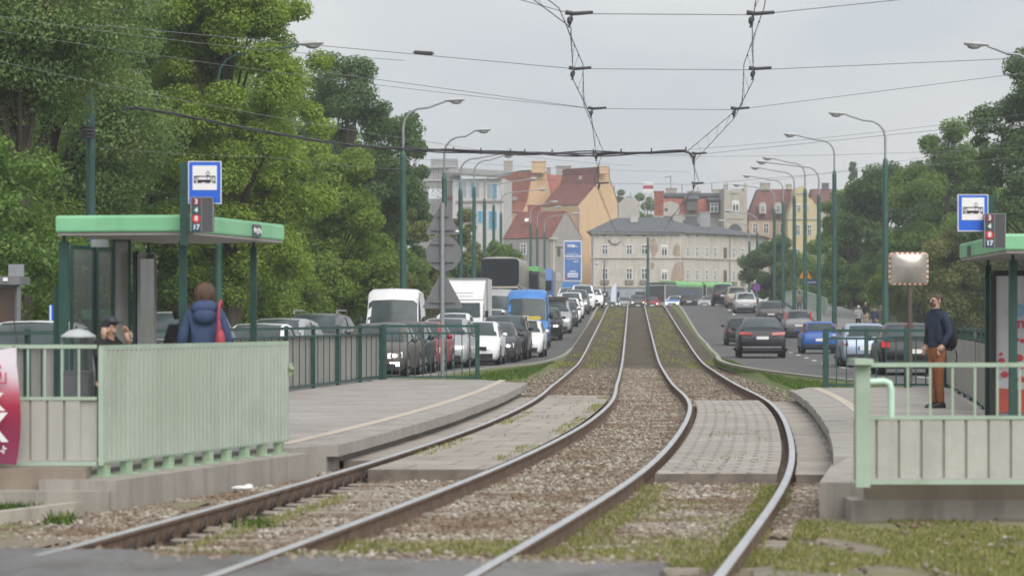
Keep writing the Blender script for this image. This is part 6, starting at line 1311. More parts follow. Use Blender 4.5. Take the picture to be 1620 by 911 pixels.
PAINTS = dict(white=paint('white', (.76, .765, .77)), silver=paint('silver', (.42, .43, .44), .35, .35), grey=paint('grey', (.16, .165, .17), .35, .3), darkgrey=paint('dark grey', (.06, .063, .068), .3, .2), black=paint('black', (.013, .013, .016)), red=paint('red', (.30, .025, .035)),
              blue=paint('blue', (.025, .10, .36)), vanblue=paint('van blue', (.07, .22, .56)), lightblue=paint('light blue', (.34, .41, .52), .3, .3), beige=paint('beige', (.30, .27, .22), .35, .3), brown=paint('taupe', (.12, .105, .09), .35, .3), navy=paint('navy', (.011, .012, .017)), greenblack=paint('greenish black', (.016, .022, .02)), cream=paint('coach cream', (.30, .28, .245)))
def section(b, k, W, H):
    s, zs, zt, wf, zl = b['st'][k]; w = W/2*wf; zs *= H; zt *= H; tall = (zt - zs)/H
    f = min(1, max(0, (tall-.06)/.25)); wr = lerp(w*.90, W/2*b['wr'], f)
    return [(w*.86, zl), (w*.97, zl+.10), (w, zl + (zs-zl)*.55), (w*.985, zs-.03), (w*.955, zs+.005), (wr, zt - .055*H*min(1, f+.25)), (wr*.84, zt-.012*H), (0, zt)]
def car(kind, label, X, Y, z, away, slope, col, cat='car', group=None, lit=False, led=False, braking=False, dims=None, tall_tail=False, rails=False, bar=None, plate=True, box=False, name='parked_car', rot=None):
    b = dict(BODY[kind]); 
    if dims: b.update(dims)
    L_, W_, H_ = b['L'], b['W'], b['H']; st = b['st']; n = len(st); pm = PAINTS[col]
    m = slope; th = -math.atan(m) if away else math.pi - math.atan(m)
    if rot is not None: th = rot
    zf = zR if X > 9 else zL; pit = math.atan((zf(Y+2)-zf(Y-2))/4) * (1 if away else -1)
    t = thing(name, (X, Y, z), label, cat, group, rot=(pit, 0, th)); t.rotation_mode = 'XYZ'
    yy = lambda s: L_/2 - s*L_
    secs = [section(b, k, W_, H_) for k in range(n)]
    mb = MB(); vs = []
    for k in range(n):
        pts = secs[k]; ring = [(x, yy(st[k][0]), zz) for x, zz in pts] + [(-x, yy(st[k][0]), zz) for x, zz in reversed(pts[:-1])]; vs += ring
    q = 15; fs = [(k*q+i, k*q+i+1, (k+1)*q+i+1, (k+1)*q+i) for k in range(n-1) for i in range(q-1)] + [(k*q+q-1, k*q, (k+1)*q, (k+1)*q+q-1) for k in range(n-1)] + [tuple(range(q)), tuple(range((n-1)*q, n*q))]
    mb.add(vs, fs); body = mb.build('body', pm, t, smooth=38)
    def patch(k0, k1, ins, name, mt, steps=None, off=.010, lo=.0, hi=1.0):
        """glass over the upper skin between two stations"""
        g = MB(); ks = list(range(k0, k1+1)); prof_ = []
        for k in ks:
            e, f_, c_ = secs[k][5], secs[k][6], secs[k][7]; y = yy(st[k][0]); prof_.append([(-e[0], y, e[1]), (-f_[0], y, f_[1]), (0, y, c_[1]), (f_[0], y, f_[1]), (e[0], y, e[1])])
        m_ = len(ks)
        P2 = []
        for i in range(m_):
            row = [Vector(v) for v in prof_[i]]; c = row[2]; row = [c + (v-c)*ins for v in row]; P2.append(row)
        P2[0] = [lerp(P2[0][j], P2[1][j], lo) for j in range(5)]; P2[-1] = [lerp(P2[-2][j], P2[-1][j], hi) for j in range(5)]
        du = (P2[-1][2]-P2[0][2]); nn = Vector((0, -du.z, du.y)); nn = nn if nn.z > 0 else -nn; nn.normalize()
        g.add([v + nn*off for r_ in P2 for v in r_], [(i*5+j, i*5+j+1, i*5+j+6, i*5+j+5) for i in range(m_-1) for j in range(4)])
        return g.build(name, mt, t, smooth=60)
    ws = patch(b['cowl'], b['wtop'], .915 if kind != 'van' else .97, 'windscreen', CARGLASS, lo=.08, hi=.75)
    if kind != 'van': patch(b['rtop'], b['rbot'], .90, 'rear_window', CARGLASS, lo=.2, hi=.8)
    else:
        g = MB(); 
        for s_ in (-1, 1): g.box((s_*W_*.22, -L_/2-.004+.0, H_*.66), (W_*.34, .012, H_*.24))
        g.build('rear_window', CARGLASS, t)
    # side windows
    kA, kB = b['cowl'], (b['rbot'] if kind != 'van' else b['wtop']+2)
    for s_ in (-1, 1):
        g = MB(); lo, hi = [], []
        for k in range(kA, kB+1):
            d_, e = Vector((secs[k][4][0], yy(st[k][0]), secs[k][4][1])), Vector((secs[k][5][0], yy(st[k][0]), secs[k][5][1])); lo.append(d_.lerp(e, .10) + Vector((.008, 0, 0))); hi.append(d_.lerp(e, .86) + Vector((.010, 0, 0)))
        i0, i1 = (1, len(lo)-2); vs = [Vector((s_*v.x, v.y, v.z)) for v in lo[i0-1:i1+1]] + [Vector((s_*v.x, v.y, v.z)) for v in hi[i0-1:i1+1]]; c_ = len(vs)//2
        g.add(vs, [(i, i+1, c_+i+1, c_+i) for i in range(c_-1)]); g.build('side_window', CARGLASS, t, smooth=60)
        g = MB(); yb = lerp(lo[0].y, lo[-1].y, .47); g.prism([(s_*(W_/2*.99), yb, secs[5][4][1]), (s_*(W_/2*.99), yb-.09, secs[5][4][1]), (s_*(W_/2*b['wr']+.012), yb-.09, H_*.93), (s_*(W_/2*b['wr']+.012), yb, H_*.93)], (s_*.012, 0, 0)); g.build('pillar', BLACKP, t)
        # mirror on a short stalk
        g = MB(); ym = yy(st[b['cowl']][0]) - .28; zm = secs[b['cowl']][4][1] + (.10 if kind != 'van' else .30); sz = (.10, .085, .075) if kind != 'van' else (.10, .08, .17)
        g.ball((s_*(W_/2+.09), ym, zm), sz, 10, 6); g.bar((s_*(W_/2-.04), ym, zm-.05), (s_*(W_/2+.06), ym, zm-.03), .04); g.build('mirror', pm if kind != 'van' and col != 'beige' else BLACKP, t, smooth=60)
    rw = .315 if kind in ('hatch', 'sedan', 'wagon', 'mpv') else .36
    for s_ in (-1, 1):
        for fr in (.19, .80):
            y = yy(fr); g = MB(); x = s_*(W_/2-.10); g.tube([(x-s_*.10, y, rw), (x-s_*.10, y, rw), (x+s_*.08, y, rw), (x+s_*.10, y, rw)], [rw*.9, rw, rw, rw*.92], 20); w_ = g.build('wheel', RUBBER, t, smooth=40)
            g = MB(); g.tube([(x+s_*.085, y, rw), (x+s_*.108, y, rw)], [rw*.66, rw*.62], 16); g.build('rim', ALLOY, w_, smooth=40)
            g = MB(); pts = [(s_*(W_/2-.012), y+(rw+.055)*math.cos(a_), rw+(rw+.055)*math.sin(a_)) for a_ in [R(v) for v in range(-20, 201, 20)]]; g.prism(pts, (s_*.017, 0, 0)); g.build('wheel_arch', BLACKP, t)
    # front
    f0 = secs[2]; zh = st[1][1]*H_; yF = L_/2
    hw = W_*.19
    for s_ in (-1, 1):
        g = MB(); xi, xo = s_*W_*.25, s_*W_*.462; z_ = zh-.02
        pts = [(xi, yF-.035, z_-.075), (xo, yF-.16, z_-.055), (xo, yF-.22, z_+.095), (xi, yF-.09, z_+.06)]
        g.prism([(x, y+.075, zz) for x, y, zz in pts], (0, -.16, 0)); g.build('headlight', LAMP, t)
        if lit: g = MB(); g.ball((s_*W_*.35, yF-.015, z_), (.075, .05, .05), 10, 6); g.build('lit_lamp', LAMPON, t, smooth=60)
        if led: g = MB(); g.box((s_*W_*.36, yF-.02, .42), (.26, .06, .035)); g.box((s_*W_*.40, yF-.02, .36), (.10, .06, .05)); g.build('running_light', LEDON, t)
    g = MB(); zg = st[0][1]*H_; g.box((0, yF-.010, zg+.03), (W_*.50, .07, .13)); g.build('grille', BLACKP, t)
    g = MB(); g.box((0, yF-.004, .31), (W_*.74, .06, .17)); g.build('air_intake', BLACKP, t)
    if plate:
        g = MB(); g.box((0, yF+.022, .44), (.50, .012, .11)); p_ = g.build('number_plate', PLATE, t); g = MB(); g.box((-.225 if away else .225, yF+.03, .44), (.045, .006, .105)); g.build('plate_band', PLATEB, p_)
    # rear
    tm = TAILON if braking else TAIL; zr_ = st[b['rbot']][1]*H_
    for s_ in (-1, 1):
        g = MB()
        if tall_tail: k = b['rtop']; g.prism([(s_*W_*.43, -L_/2+.13, zr_-.12), (s_*W_*.485, -L_/2+.30, zr_-.12), (s_*W_*.43, -L_/2+.52, H_*.93), (s_*W_*.375, -L_/2+.30, H_*.93)], (0, -.09, 0))
        elif kind == 'van': g.box((s_*W_*.465, -L_/2+.0, H_*.38), (.12, .06, .42))
        elif kind == 'coupe_suv': g.prism([(s_*W_*.20, -L_/2+.03, zr_-.20), (s_*W_*.475, -L_/2+.13, zr_-.17), (s_*W_*.465, -L_/2+.18, zr_-.05), (s_*W_*.20, -L_/2+.10, zr_-.09)], (0, -.08, 0))
        else: g.prism([(s_*W_*.355, -L_/2+.03, zr_-.20), (s_*W_*.475, -L_/2+.12, zr_-.19), (s_*W_*.47, -L_/2+.22, zr_-.02), (s_*W_*.37, -L_/2+.12, zr_-.05)], (0, -.07, 0))
        g.build('tail_light', tm, t)
    if braking: g = MB(); g.box((0, yy(st[b['rtop']][0])-.1, H_*.955), (.24, .05, .025)); g.build('brake_light', TAILON, t)
    g = MB(); g.box((0, -L_/2+.012, zr_-.30 if kind != 'van' else .6), (.52, .04, .12)); p_ = g.build('number_plate', PLATE, t); g = MB(); g.box((-.235, -L_/2-.012, zr_-.30 if kind != 'van' else .6), (.05, .008, .115)); g.build('plate_band', PLATEB, p_)
    g = MB(); g.box((0, -L_/2+.02, .36), (W_*.80, .06, .14)); g.build('rear_bumper', BLACKP, t)
    if kind == 'coupe_suv': g = MB(); g.bar((-W_*.40, -L_/2-.015, .44), (W_*.40, -L_/2-.015, .44), .045); g.build('chrome_strip', CHROME, t)
    g = MB(); g.box((0, 0, .26), (W_*.8, L_*.86, .16)); g.build('underbody', BLACKP, t)
    if rails:
        for s_ in (-1, 1): g = MB(); x = s_*W_*.335; g.tube([(x, L_*.10, H_-.03), (x, L_*.08, H_+.07), (x, -L_*.30, H_+.07), (x, -L_*.33, H_-.04)], .025, 6); g.build('roof_rail', GALV, t, smooth=50)
    if box: g = MB(); g.prism([(-.42, .7, H_+.06), (.42, .7, H_+.06), (.42, -.9, H_+.06), (-.42, -.9, H_+.06)], (0, 0, .2)); g.build('roof_box', BLACKP, t)
    if bar == 'taxi':
        g = MB(); g.box((-.02, .15, H_+.09), (.34, .16, .15)); g.build('taxi_sign', mat('taxi sign white', (.72, .72, .68), .4), t); g = MB(); g.box((-.44, .15, H_+.075), (.50, .15, .13)); g.build('taxi_sign', mat('taxi sign yellow', (.62, .46, .06), .4), t)
        g = MB()
        for k in range(3): g.box((.08-k*.1, .236, H_+.09), (.06, .006, .09))
        g.build('sign_lettering', BLACKP, t)
    if bar == 'police': g = MB(); g.box((0, .1, H_+.05), (1.1, .22, .10)); g.build('light_bar', PLATEB, t)
    if bar == 'orange': g = MB(); g.box((0, .3, H_+.06), (1.3, .12, .08)); g.build('roof_ladder', mat('ladder orange', (.40, .24, .08), .6), t); g = MB(); g.box((0, -.4, H_+.12), (1.35, 1.7, .10)); g.build('roof_rack', mat('rack dark', (.06, .055, .05), .7), t)
    if kind == 'van':
        g = MB(); g.tube([(0, L_*.16, H_-.03), (0, L_*.155, H_+.14)], .012, 5); g.build('aerial', BLACKP, t)
    return t
def cx_(pxc, Y): return px(pxc, Y)
q1 = 'cars queuing in the lane beside the tracks'; q2 = 'vehicles in the outer lane of the left road'; q3 = 'cars driving away on the right road'; q4 = 'cars on the far cross street'
def L(kind, pxc, Y, col, label, m=.055, grp=q1, **k): return car(kind, label, cx_(pxc, Y), Y + BODY[kind]['L']/2, zL(Y+2), False, m, col, group=grp, name=k.pop('name', 'car'), **k)
def Rr(kind, pxc, Y, col, label, m=.06, grp=q3, **k): return car(kind, label, cx_(pxc, Y), Y + BODY[kind]['L']/2, zR(Y+2), True, m, col, group=grp, name=k.pop('name', 'car'), **k)
L('sedan', 597, 73.5, 'brown', 'taupe-grey car with bright white running lights behind the left platform railing', .08, led=True, lit=True)
L('hatch', 629, 79.5, 'black', 'black car second in the queue, behind the open railing', .08)
L('hatch', 662, 85, 'red', 'dark red car behind the open railing and the sign pole', .08)
L('mpv', 704, 90.3, 'silver', 'silver car with one warm headlamp at the right end of the open railing', .07, lit=True, dims=dict(H=1.6))
L('hatch', 755, 95.5, 'white', 'white hatchback just right of the open railing, headlamp lit', .06, lit=True)
L('sedan', 782, 100.7, 'darkgrey', 'dark grey saloon between the white hatchback and a black car, lamps lit', .06, lit=True)
L('suv', 800, 106.2, 'black', 'black tall car behind the dark grey saloon, lamps lit', .06, lit=True)
L('hatch', 829, 112, 'white', 'white taxi with a white and yellow roof sign', .06, lit=True, bar='taxi')
L('suv', 863, 147, 'black', 'black car beside the rear of the blue van, one lamp glaring', .03, lit=True)
L('mpv', 881, 158, 'silver', 'silver van-like car with an orange ladder and dark rack on its roof', .03, lit=True, bar='orange', dims=dict(H=1.82))
L('wagon', 892, 168.5, 'darkgrey', 'dark estate car behind the silver one with the ladder', .03)
L('hatch', 899, 176, 'white', 'white small car with a bluish mirror, behind the dark estate car', .03, lit=True)
L('mpv', 904, 184, 'white', 'white people carrier third from the crest', .03)
L('suv', 913, 194, 'grey', 'grey tall car near the crest with a warm lamp', .03, lit=True)
L('suv', 923, 204, 'white', 'big white off-roader near the crest, left of the flag', .03, lit=True, dims=dict(H=1.85))
L('hatch', 938, 215, 'white', 'last white hatchback at the crest beside the leftmost rail', .03, lit=True)
L('sedan', 899, 228, 'white', 'white car roof partly hidden behind the others near the crest', .03, grp=q2)
L('suv', 494, 80, 'grey', 'grey car with silver roof rails behind the sheet fence', .09, grp=q2, rails=True, dims=dict(W=1.86, H=1.72))
L('van', 620, 97, 'white', 'tall white panel van left of the grey sign backs', .015, grp=q2, cat='van', name='van')
L('hatch', 694, 107, 'white', 'white car roof to the right of the white van', .04, grp=q2, dims=dict(H=1.5))
L('mpv', 716, 117, 'white', 'pale people carrier in front of the box truck', .04, grp=q2, dims=dict(H=1.74))
L('van', 836, 132, 'vanblue', 'bright blue high-roofed van facing the camera', .035, grp=q1, cat='van', name='van', lit=True, dims=dict(W=2.05, H=2.78))
L('hatch', 778, 151, 'white', 'white-framed small car just right of the box truck', .03, grp=q2)
L('van', 786, 166, 'silver', 'silver van below the dark front of the coach', .03, grp=q2, cat='van', name='van', dims=dict(H=2.25))
L('hatch', 20, 50, 'white', 'white car roof below the kiosk at the left edge', .11, grp=q2, dims=dict(H=1.53, W=1.8))
L('mpv', 262, 57, 'silver', 'silver car seen between the poster case and the shelter post', .11, grp=q2, dims=dict(H=1.72))
L('sedan', 398, 65, 'white', 'white car roof just right of the woman in the blue coat', .1, grp=q2)
L('wagon', 432, 72.5, 'silver', 'silver estate roof behind the far right shelter post', .1, grp=q2, dims=dict(H=1.58))
# right road, seen from behind
Rr('coupe_suv', 1211, 113, 'navy', 'black coupe-like tall car with a chrome bumper strip, nearest on the right lane', .055)
Rr('hatch', 1302, 126, 'blue', 'bright blue small hatchback with tall tail lamps', .05, tall_tail=True, dims=dict(L=3.8, W=1.66, H=1.44))
Rr('wagon', 1178, 152, 'greenblack', 'dark estate car partly hidden behind the black coupe-like car', .05)
Rr('suv', 1266, 171, 'grey', 'dark grey tall car with high red tail lamps behind the blue hatchback', .05, tall_tail=True, braking=True, dims=dict(W=1.78))
Rr('wagon', 1222, 194, 'darkgrey', 'dark car with only its roof and rear window above the others', .045)
Rr('mpv', 1182, 209, 'silver', 'silver hatchback with glowing brake lamps near the crest', .04, braking=True, dims=dict(W=1.7, H=1.52, L=3.8))
Rr('mpv', 1168, 221, 'beige', 'beige people carrier behind the braking silver hatchback', .04)
Rr('suv', 1146, 230, 'black', 'tall black car at the crest left of the beige people carrier', .04, dims=dict(W=1.75, H=1.8))
Rr('van', 1203, 312, 'white', 'white van beyond the crest below the no-stopping sign', .04, cat='van', name='van', dims=dict(H=2.3))
Rr('hatch', 1377, 91, 'lightblue', 'pale blue car behind the right platform railing', .06, dims=dict(W=1.62, H=1.42))
Rr('sedan', 1452, 78, 'black', 'black car with lit tail lamps behind the waiting man', .06, braking=True)
def Fc(kind, pxc, Y, col, label, away=False, m=.03, **k): return car(kind, label, cx_(pxc, Y), Y+2, 2.62, away, m, col, group=q4, name='car', **k)
Fc('sedan', 968, 322, 'darkgrey', 'dark car on the far street beside the feather flag', lit=True); Fc('sedan', 989, 324, 'silver', 'silver car on the far street between two dark ones', lit=True)
Fc('suv', 1010, 322, 'brown', 'dark taupe car with one bright lamp on the far street', lit=True); Fc('hatch', 1032, 320, 'red', 'bright red car on the far street between the right-hand rails', lit=True)
Fc('sedan', 1052, 330, 'beige', 'dull beige car right of the bright red one', m=.6); t = Fc('hatch', 1070, 312, 'white', 'blue and white patrol car on the far street', m=.25, lit=True)
g = MB(); b = BODY['hatch']; W_, H_ = b['W'], b['H']
g.add([(x*W_, b['L']/2 - s_*b['L'], z_*H_+.02) for s_, z_ in ((.06, .54), (.16, .625), (.26, .67)) for x in (-.38, 0, .38)], [(i*3+j, i*3+j+1, i*3+j+4, i*3+j+3) for i in range(2) for j in range(2)])
for s_ in (-1, 1): g.box((s_*(W_/2+.006), 0, .6), (.012, 2.6, .36))
g.build('blue_livery', PAINTS['vanblue'], t); 
Fc('wagon', 1091, 288, 'black', 'black car with a light bar on its roof at the crest, driving away', True, m=.04, bar='police', braking=False); Fc('sedan', 1108, 335, 'grey', 'grey car right of the black one with the light bar', m=.5); Fc('sedan', 1124, 308, 'silver', 'pale silver car left of the tall black car', m=.3)
# box truck
Y = 139; X = px(735, Y); z = zL(Y)-.02; t = thing('box_truck', (X, Y+3.4, z), 'white box truck with a sloping roof fairing behind the grey triangle', 'truck', None, rot=(0, 0, math.pi-.045)); TW = PAINTS['white']
mb = MB(); mb.box((0, -1.35, 2.1), (2.25, 4.4, 2.45)); mb.build('cargo_box', mat('box white', (.76, .76, .76), .4, .05, 1, dirt=(.45, .44, .42), dirtamt=.5), t)
mb = MB()
for s_ in (-1, 1): mb.bar((s_*1.12, .86, .9), (s_*1.12, .86, 3.32), .07)
mb.bar((-1.12, .86, 3.32), (1.12, .86, 3.32), .07); mb.build('box_frame', GALV, t)
mb = MB(); pr = [(3.4, .35), (3.4, .95), (3.25, 1.12), (2.75, 1.3), (2.05, 2.15), (1.9, 2.25), (.95, 2.25), (.95, .35)]; mb.prism([(-1.0, y, zz) for y, zz in pr], (2.0, 0, 0)); mb.build('cab', TW, t)
mb = MB(); mb.add([(-.88, 2.70, 1.40), (.88, 2.70, 1.40), (.83, 2.13, 2.10), (-.83, 2.13, 2.10)], [(0, 1, 2, 3)]); mb.v = [(x, y+.02, z_+.012) for x, y, z_ in mb.v]; mb.build('windscreen', CARGLASS, t)
mb = MB(); mb.add([(-.98, 1.95, 2.27), (.98, 1.95, 2.27), (1.06, 1.0, 3.2), (-1.06, 1.0, 3.2), (-.98, .9, 2.27), (.98, .9, 2.27), (1.06, .9, 3.2), (-1.06, .9, 3.2)], [(0, 1, 2, 3), (0, 3, 7, 4), (1, 5, 6, 2), (2, 6, 7, 3), (0, 4, 5, 1)]); fa = mb.build('fairing', TW, t)
mb = MB(); n_ = Vector((0, .70, .72)).normalized()
for k in range(9): x = -.42+k*.1; p = Vector((x, 1.62, 2.60)) + n_*.012; mb.box(p, (.055, .03, .05))
mb.box(Vector((.62, 1.62, 2.6))+n_*.012, (.12, .04, .10)); mb.box(Vector((.1, 1.80, 2.43))+n_*.012, (1.1, .014, .014)); mb.build('faint_lettering', mat('faint print', (.38, .39, .42), .5), fa)
for s_ in (-1, 1):
    mb = MB(); mb.box((s_*1.18, 2.35, 1.55), (.17, .12, .34)); mb.bar((s_*1.0, 2.35, 1.45), (s_*1.15, 2.35, 1.45), .04); mb.build('mirror', BLACKP, t)
    mb = MB(); mb.prism([(s_*.98, 2.5, 1.35), (s_*.98, 1.15, 1.35), (s_*.98, 1.15, 2.05), (s_*.98, 2.1, 2.05)], (s_*.03, 0, 0)); mb.build('side_window', CARGLASS, t)
    mb = MB(); mb.box((s_*.78, 3.39, .86), (.30, .06, .2)); mb.build('headlight', LAMP, t)
    for y in (2.45, -2.3): mb = MB(); mb.tube([(s_*.98, y, .36), (s_*.74, y, .36)], .36, 18); w_ = mb.build('wheel', RUBBER, t, smooth=40); mb = MB(); mb.tube([(s_*.985, y, .36), (s_*.97, y, .36)], .22, 14); mb.build('rim', ALLOY, w_)
mb = MB(); mb.box((0, 3.40, .98), (1.1, .05, .12)); mb.box((0, 3.41, .45), (1.5, .05, .16)); mb.build('grille', BLACKP, t); mb = MB(); mb.box((0, 3.44, .55), (.5, .015, .11)); mb.build('number_plate', PLATE, t); mb = MB(); mb.box((0, .3, .55), (1.7, 6.6, .3)); mb.build('chassis', BLACKP, t)
# double-deck coach
Y = 180; X = px(799.5, Y); z = zL(Y+2)-.05; t = thing('double_deck_coach', (X, Y+6, z), 'tall cream and black double-deck coach with a huge dark front window', 'coach', None, rot=(0, 0, math.pi-.055)); H_ = pz(406.5, Y)-z; Wc = 2.5
mb = MB(); secs_ = [(6.0, .84, .94, .45), (5.9, .95, .975, .3), (5.5, 1, 1.0, .28), (4, 1, 1, .28), (-5.8, 1, 1, .3), (-6, .96, .97, .4)]; vs = []
for y, w, h, zl in secs_:
    W2, HH = Wc/2*w, H_*h; ring = [(W2, zl), (W2, HH-.55), (W2*.96, HH-.22), (W2*.86, HH-.06), (W2*.6, HH), (0, HH+.02)]; vs += [(x, y, zz) for x, zz in ring] + [(-x, y, zz) for x, zz in reversed(ring[:-1])]
q = 11; mb.add(vs, [(k*q+i, k*q+i+1, (k+1)*q+i+1, (k+1)*q+i) for k in range(5) for i in range(q-1)] + [(k*q+q-1, k*q, (k+1)*q, (k+1)*q+q-1) for k in range(5)] + [tuple(range(q)), tuple(range(5*q, 6*q))]); mb.build('body', PAINTS['cream'], t, smooth=40)
DG = mat('coach front glass', (.022, .027, .032), .15, .3, .8, spec=.22)
def front_pane(z0, z1, w0, w1, nm, m_, y=6.02, par=t):
    mb = MB(); r_ = .28; pts = [(x, zz) for x, zz in rrect(0, (z0+z1)/2, w0*2, z1-z0, r_)]; mb.prism([(x, y-.03, zz) for x, zz in pts], (0, -.10, 0)); return mb.build(nm, m_, par)
front_pane(H_*.545, H_*.975, 1.20, 1.20, 'upper_windscreen', DG, 6.10); front_pane(H_*.20, H_*.508, 1.20, 1.20, 'lower_windscreen', DG, 6.10)
mb = MB(); mb.box((0, 6.03, H_*.525), (2.3, .14, .09)); mb.build('cream_band', mat('cream band', (.55, .50, .40), .4), t)
for s_ in (-1, 1):
    for z0, z1 in ((H_*.56, H_*.86), (H_*.3, H_*.5)): mb = MB(); mb.prism([(s_*1.245, 5.3, z0), (s_*1.245, -5.6, z0), (s_*1.245, -5.6, z1), (s_*1.245, 5.3, z1)], (s_*.02, 0, 0)); mb.build('side_window', DG, t)
    mb = MB(); mb.box((s_*.85, 6.05, .8), (.4, .06, .22)); mb.build('headlight', LAMP, t); mb = MB(); mb.tube([(s_*1.1, 5.9, H_*.55), (s_*1.38, 6.25, H_*.5)], .03, 5); mb.box((s_*1.4, 6.25, H_*.42), (.16, .1, .4)); mb.build('mirror', BLACKP, t)
    for y in (3.6, -2.6, -3.9): mb = MB(); mb.tube([(s_*1.24, y, .5), (s_*.9, y, .5)], .5, 18); w_ = mb.build('wheel', RUBBER, t, smooth=40); mb = MB(); mb.tube([(s_*1.25, y, .5), (s_*1.2, y, .5)], .3, 14); mb.build('rim', ALLOY, w_)
# green bus behind the coach and a blue lorry
Y = 197; BUSG = mat('bus green', (.18, .46, .15), .4, .06, 1); t = thing('city_bus', (px(831, Y), Y+6, zL(Y+4)), 'green-topped city bus behind the double-deck coach', 'bus', None, rot=(0, 0, math.pi-.05))
mb = MB(); mb.box((0, 0, 1.55), (2.5, 12, 2.5)); mb.build('body', mat('bus dark body', (.045, .06, .05), .3, .2), t); mb = MB(); mb.box((0, 0, 2.98), (2.4, 11.8, .34)); mb.build('roof', BUSG, t); mb = MB(); mb.box((0, 6.03, 1.75), (2.3, .06, 1.7)); mb.build('windscreen', DG, t); mb = MB(); mb.box((0, 6.05, 2.75), (1.6, .05, .22)); mb.build('destination_sign', BLACKP, t)
for s_ in (-1, 1): mb = MB(); mb.box((s_*1.255, 0, 1.9), (.02, 11, 1.0)); mb.build('side_window', DG, t); mb = MB(); mb.box((s_*.9, 6.04, .7), (.35, .06, .2)); mb.build('headlight', LAMP, t)
for s_ in (-1, 1):
    for y in (3.4, -2.6): mb = MB(); mb.tube([(s_*1.26, y, .48), (s_*.95, y, .48)], .48, 16); mb.build('wheel', RUBBER, t, smooth=40)
Y = 222; t = thing('lorry', (px(857, Y), Y+4, zL(Y+3)), 'blue lorry with a tall blue wind deflector behind the green bus', 'truck', None, rot=(0, 0, math.pi-.05)); LB = mat('lorry blue', (.06, .13, .36), .45, .1, 1)
mb = MB(); mb.box((0, 2.6, 1.2), (2.1, 2.2, 1.7)); mb.build('cab', LB, t); mb = MB(); mb.prism([(-.98, 3.3, 2.06), (.98, 3.3, 2.06), (.98, 1.7, 2.06), (-.98, 1.7, 2.06)], (0, -.4, .85)); mb.build('wind_deflector', LB, t); mb = MB(); mb.box((0, -1.2, 1.65), (2.15, 5.2, 2.2)); mb.build('cargo_box', GALV, t); mb = MB(); mb.box((0, 3.72, 1.60), (1.9, .06, .75)); mb.build('windscreen', DG, t); mb = MB(); mb.box((0, 3.74, .95), (1.5, .05, .3)); mb.build('grille', BLACKP, t)
for s_ in (-1, 1):
    mb = MB(); mb.box((s_*.85, 3.73, .75), (.3, .06, .18)); mb.build('headlight', LAMP, t)
    for y in (2.7, -2.2): mb = MB(); mb.tube([(s_*1.1, y, .48), (s_*.8, y, .48)], .48, 16); mb.build('wheel', RUBBER, t, smooth=40)
# articulated bus crossing beyond the crest
BD = mat('bus dark glass', (.03, .036, .036), .15, .3, 1.5, coat=.5); t = thing('articulated_bus', (px(1090, 332), 332, 2.6), 'long green-roofed articulated bus crossing in front of the beige house', 'bus', None, rot=(0, 0, R(-28)))
for nm, y0, y1 in (('front_section', -9.3, 1.2), ('rear_section', 2.1, 9.8)):
    mb = MB(); mb.box((0, (y0+y1)/2, 1.55), (2.5, y1-y0, 2.5)); s = mb.build(nm, mat('bus body pale', (.42, .46, .42), .4, .1), t)
    mb = MB(); ya = y0 + (3.2 if nm[0] == 'f' else 0); pr = [(-1.27, 2.62), (-1.24, 2.95), (-.95, 3.28), (.95, 3.28), (1.24, 2.95), (1.27, 2.62)]; mb.prism([(x, ya, zz) for x, zz in pr], (0, y1-ya, 0)); mb.build('roof_cover', BUSG, s)
    for s_ in (-1, 1): mb = MB(); mb.box((s_*1.255, (y0+y1)/2, 1.85), (.02, y1-y0-.3, 1.75)); mb.build('side_window', BD, s)
    for s_ in (-1, 1):
        yw = y0+2.6 if nm[0] == 'f' else y1-3; mb = MB(); mb.tube([(s_*1.28, yw, .48), (s_*.95, yw, .48)], .48, 16); mb.build('wheel', RUBBER, s, smooth=40)
mb = MB()
for k in range(5): mb.box((0, 1.29+k*.18, 1.6), (2.36 if k % 2 else 2.46, .16, 2.6))
mb.build('bellows', BLACKP, t); mb = MB(); mb.box((0, -9.33, 1.8), (2.3, .06, 1.8)); mb.build('windscreen', BD, t); mb = MB(); mb.box((0, -7.7, 2.95), (2.4, 3.1, .25)); mb.build('front_roof', BD, t)

# ============================================================ PEOPLE
def skin(chains, name, m, par, sub=2):
    """one continuous surface grown round a skeleton: chains of (x, y, z, r) that share joints by position"""
    vs, rs, es, ix = [], [], [], {}
    for ch in chains:
        prev = None
        for x, y, z, r in ch:
            k = (round(x, 4), round(y, 4), round(z, 4))
            if k not in ix: ix[k] = len(vs); vs.append(k); rs.append(r)
            i = ix[k]
            if prev is not None and prev != i: es.append((prev, i))
            prev = i
    me = bpy.data.meshes.new(name); me.from_pydata(vs, es, []); o = bpy.data.objects.new(name, me); COL.objects.link(o)
    o.modifiers.new('skin', 'SKIN'); s_ = o.modifiers.new('sub', 'SUBSURF'); s_.levels = s_.render_levels = sub
    for i, r in enumerate(rs): d = me.skin_vertices[0].data[i]; d.radius = r if hasattr(r, '__len__') else (r, r); d.use_root = (i == 0)
    bpy.context.view_layer.update(); dg = bpy.context.evaluated_depsgraph_get(); m2 = bpy.data.meshes.new_from_object(o.evaluated_get(dg)); bpy.data.objects.remove(o)
    return m2
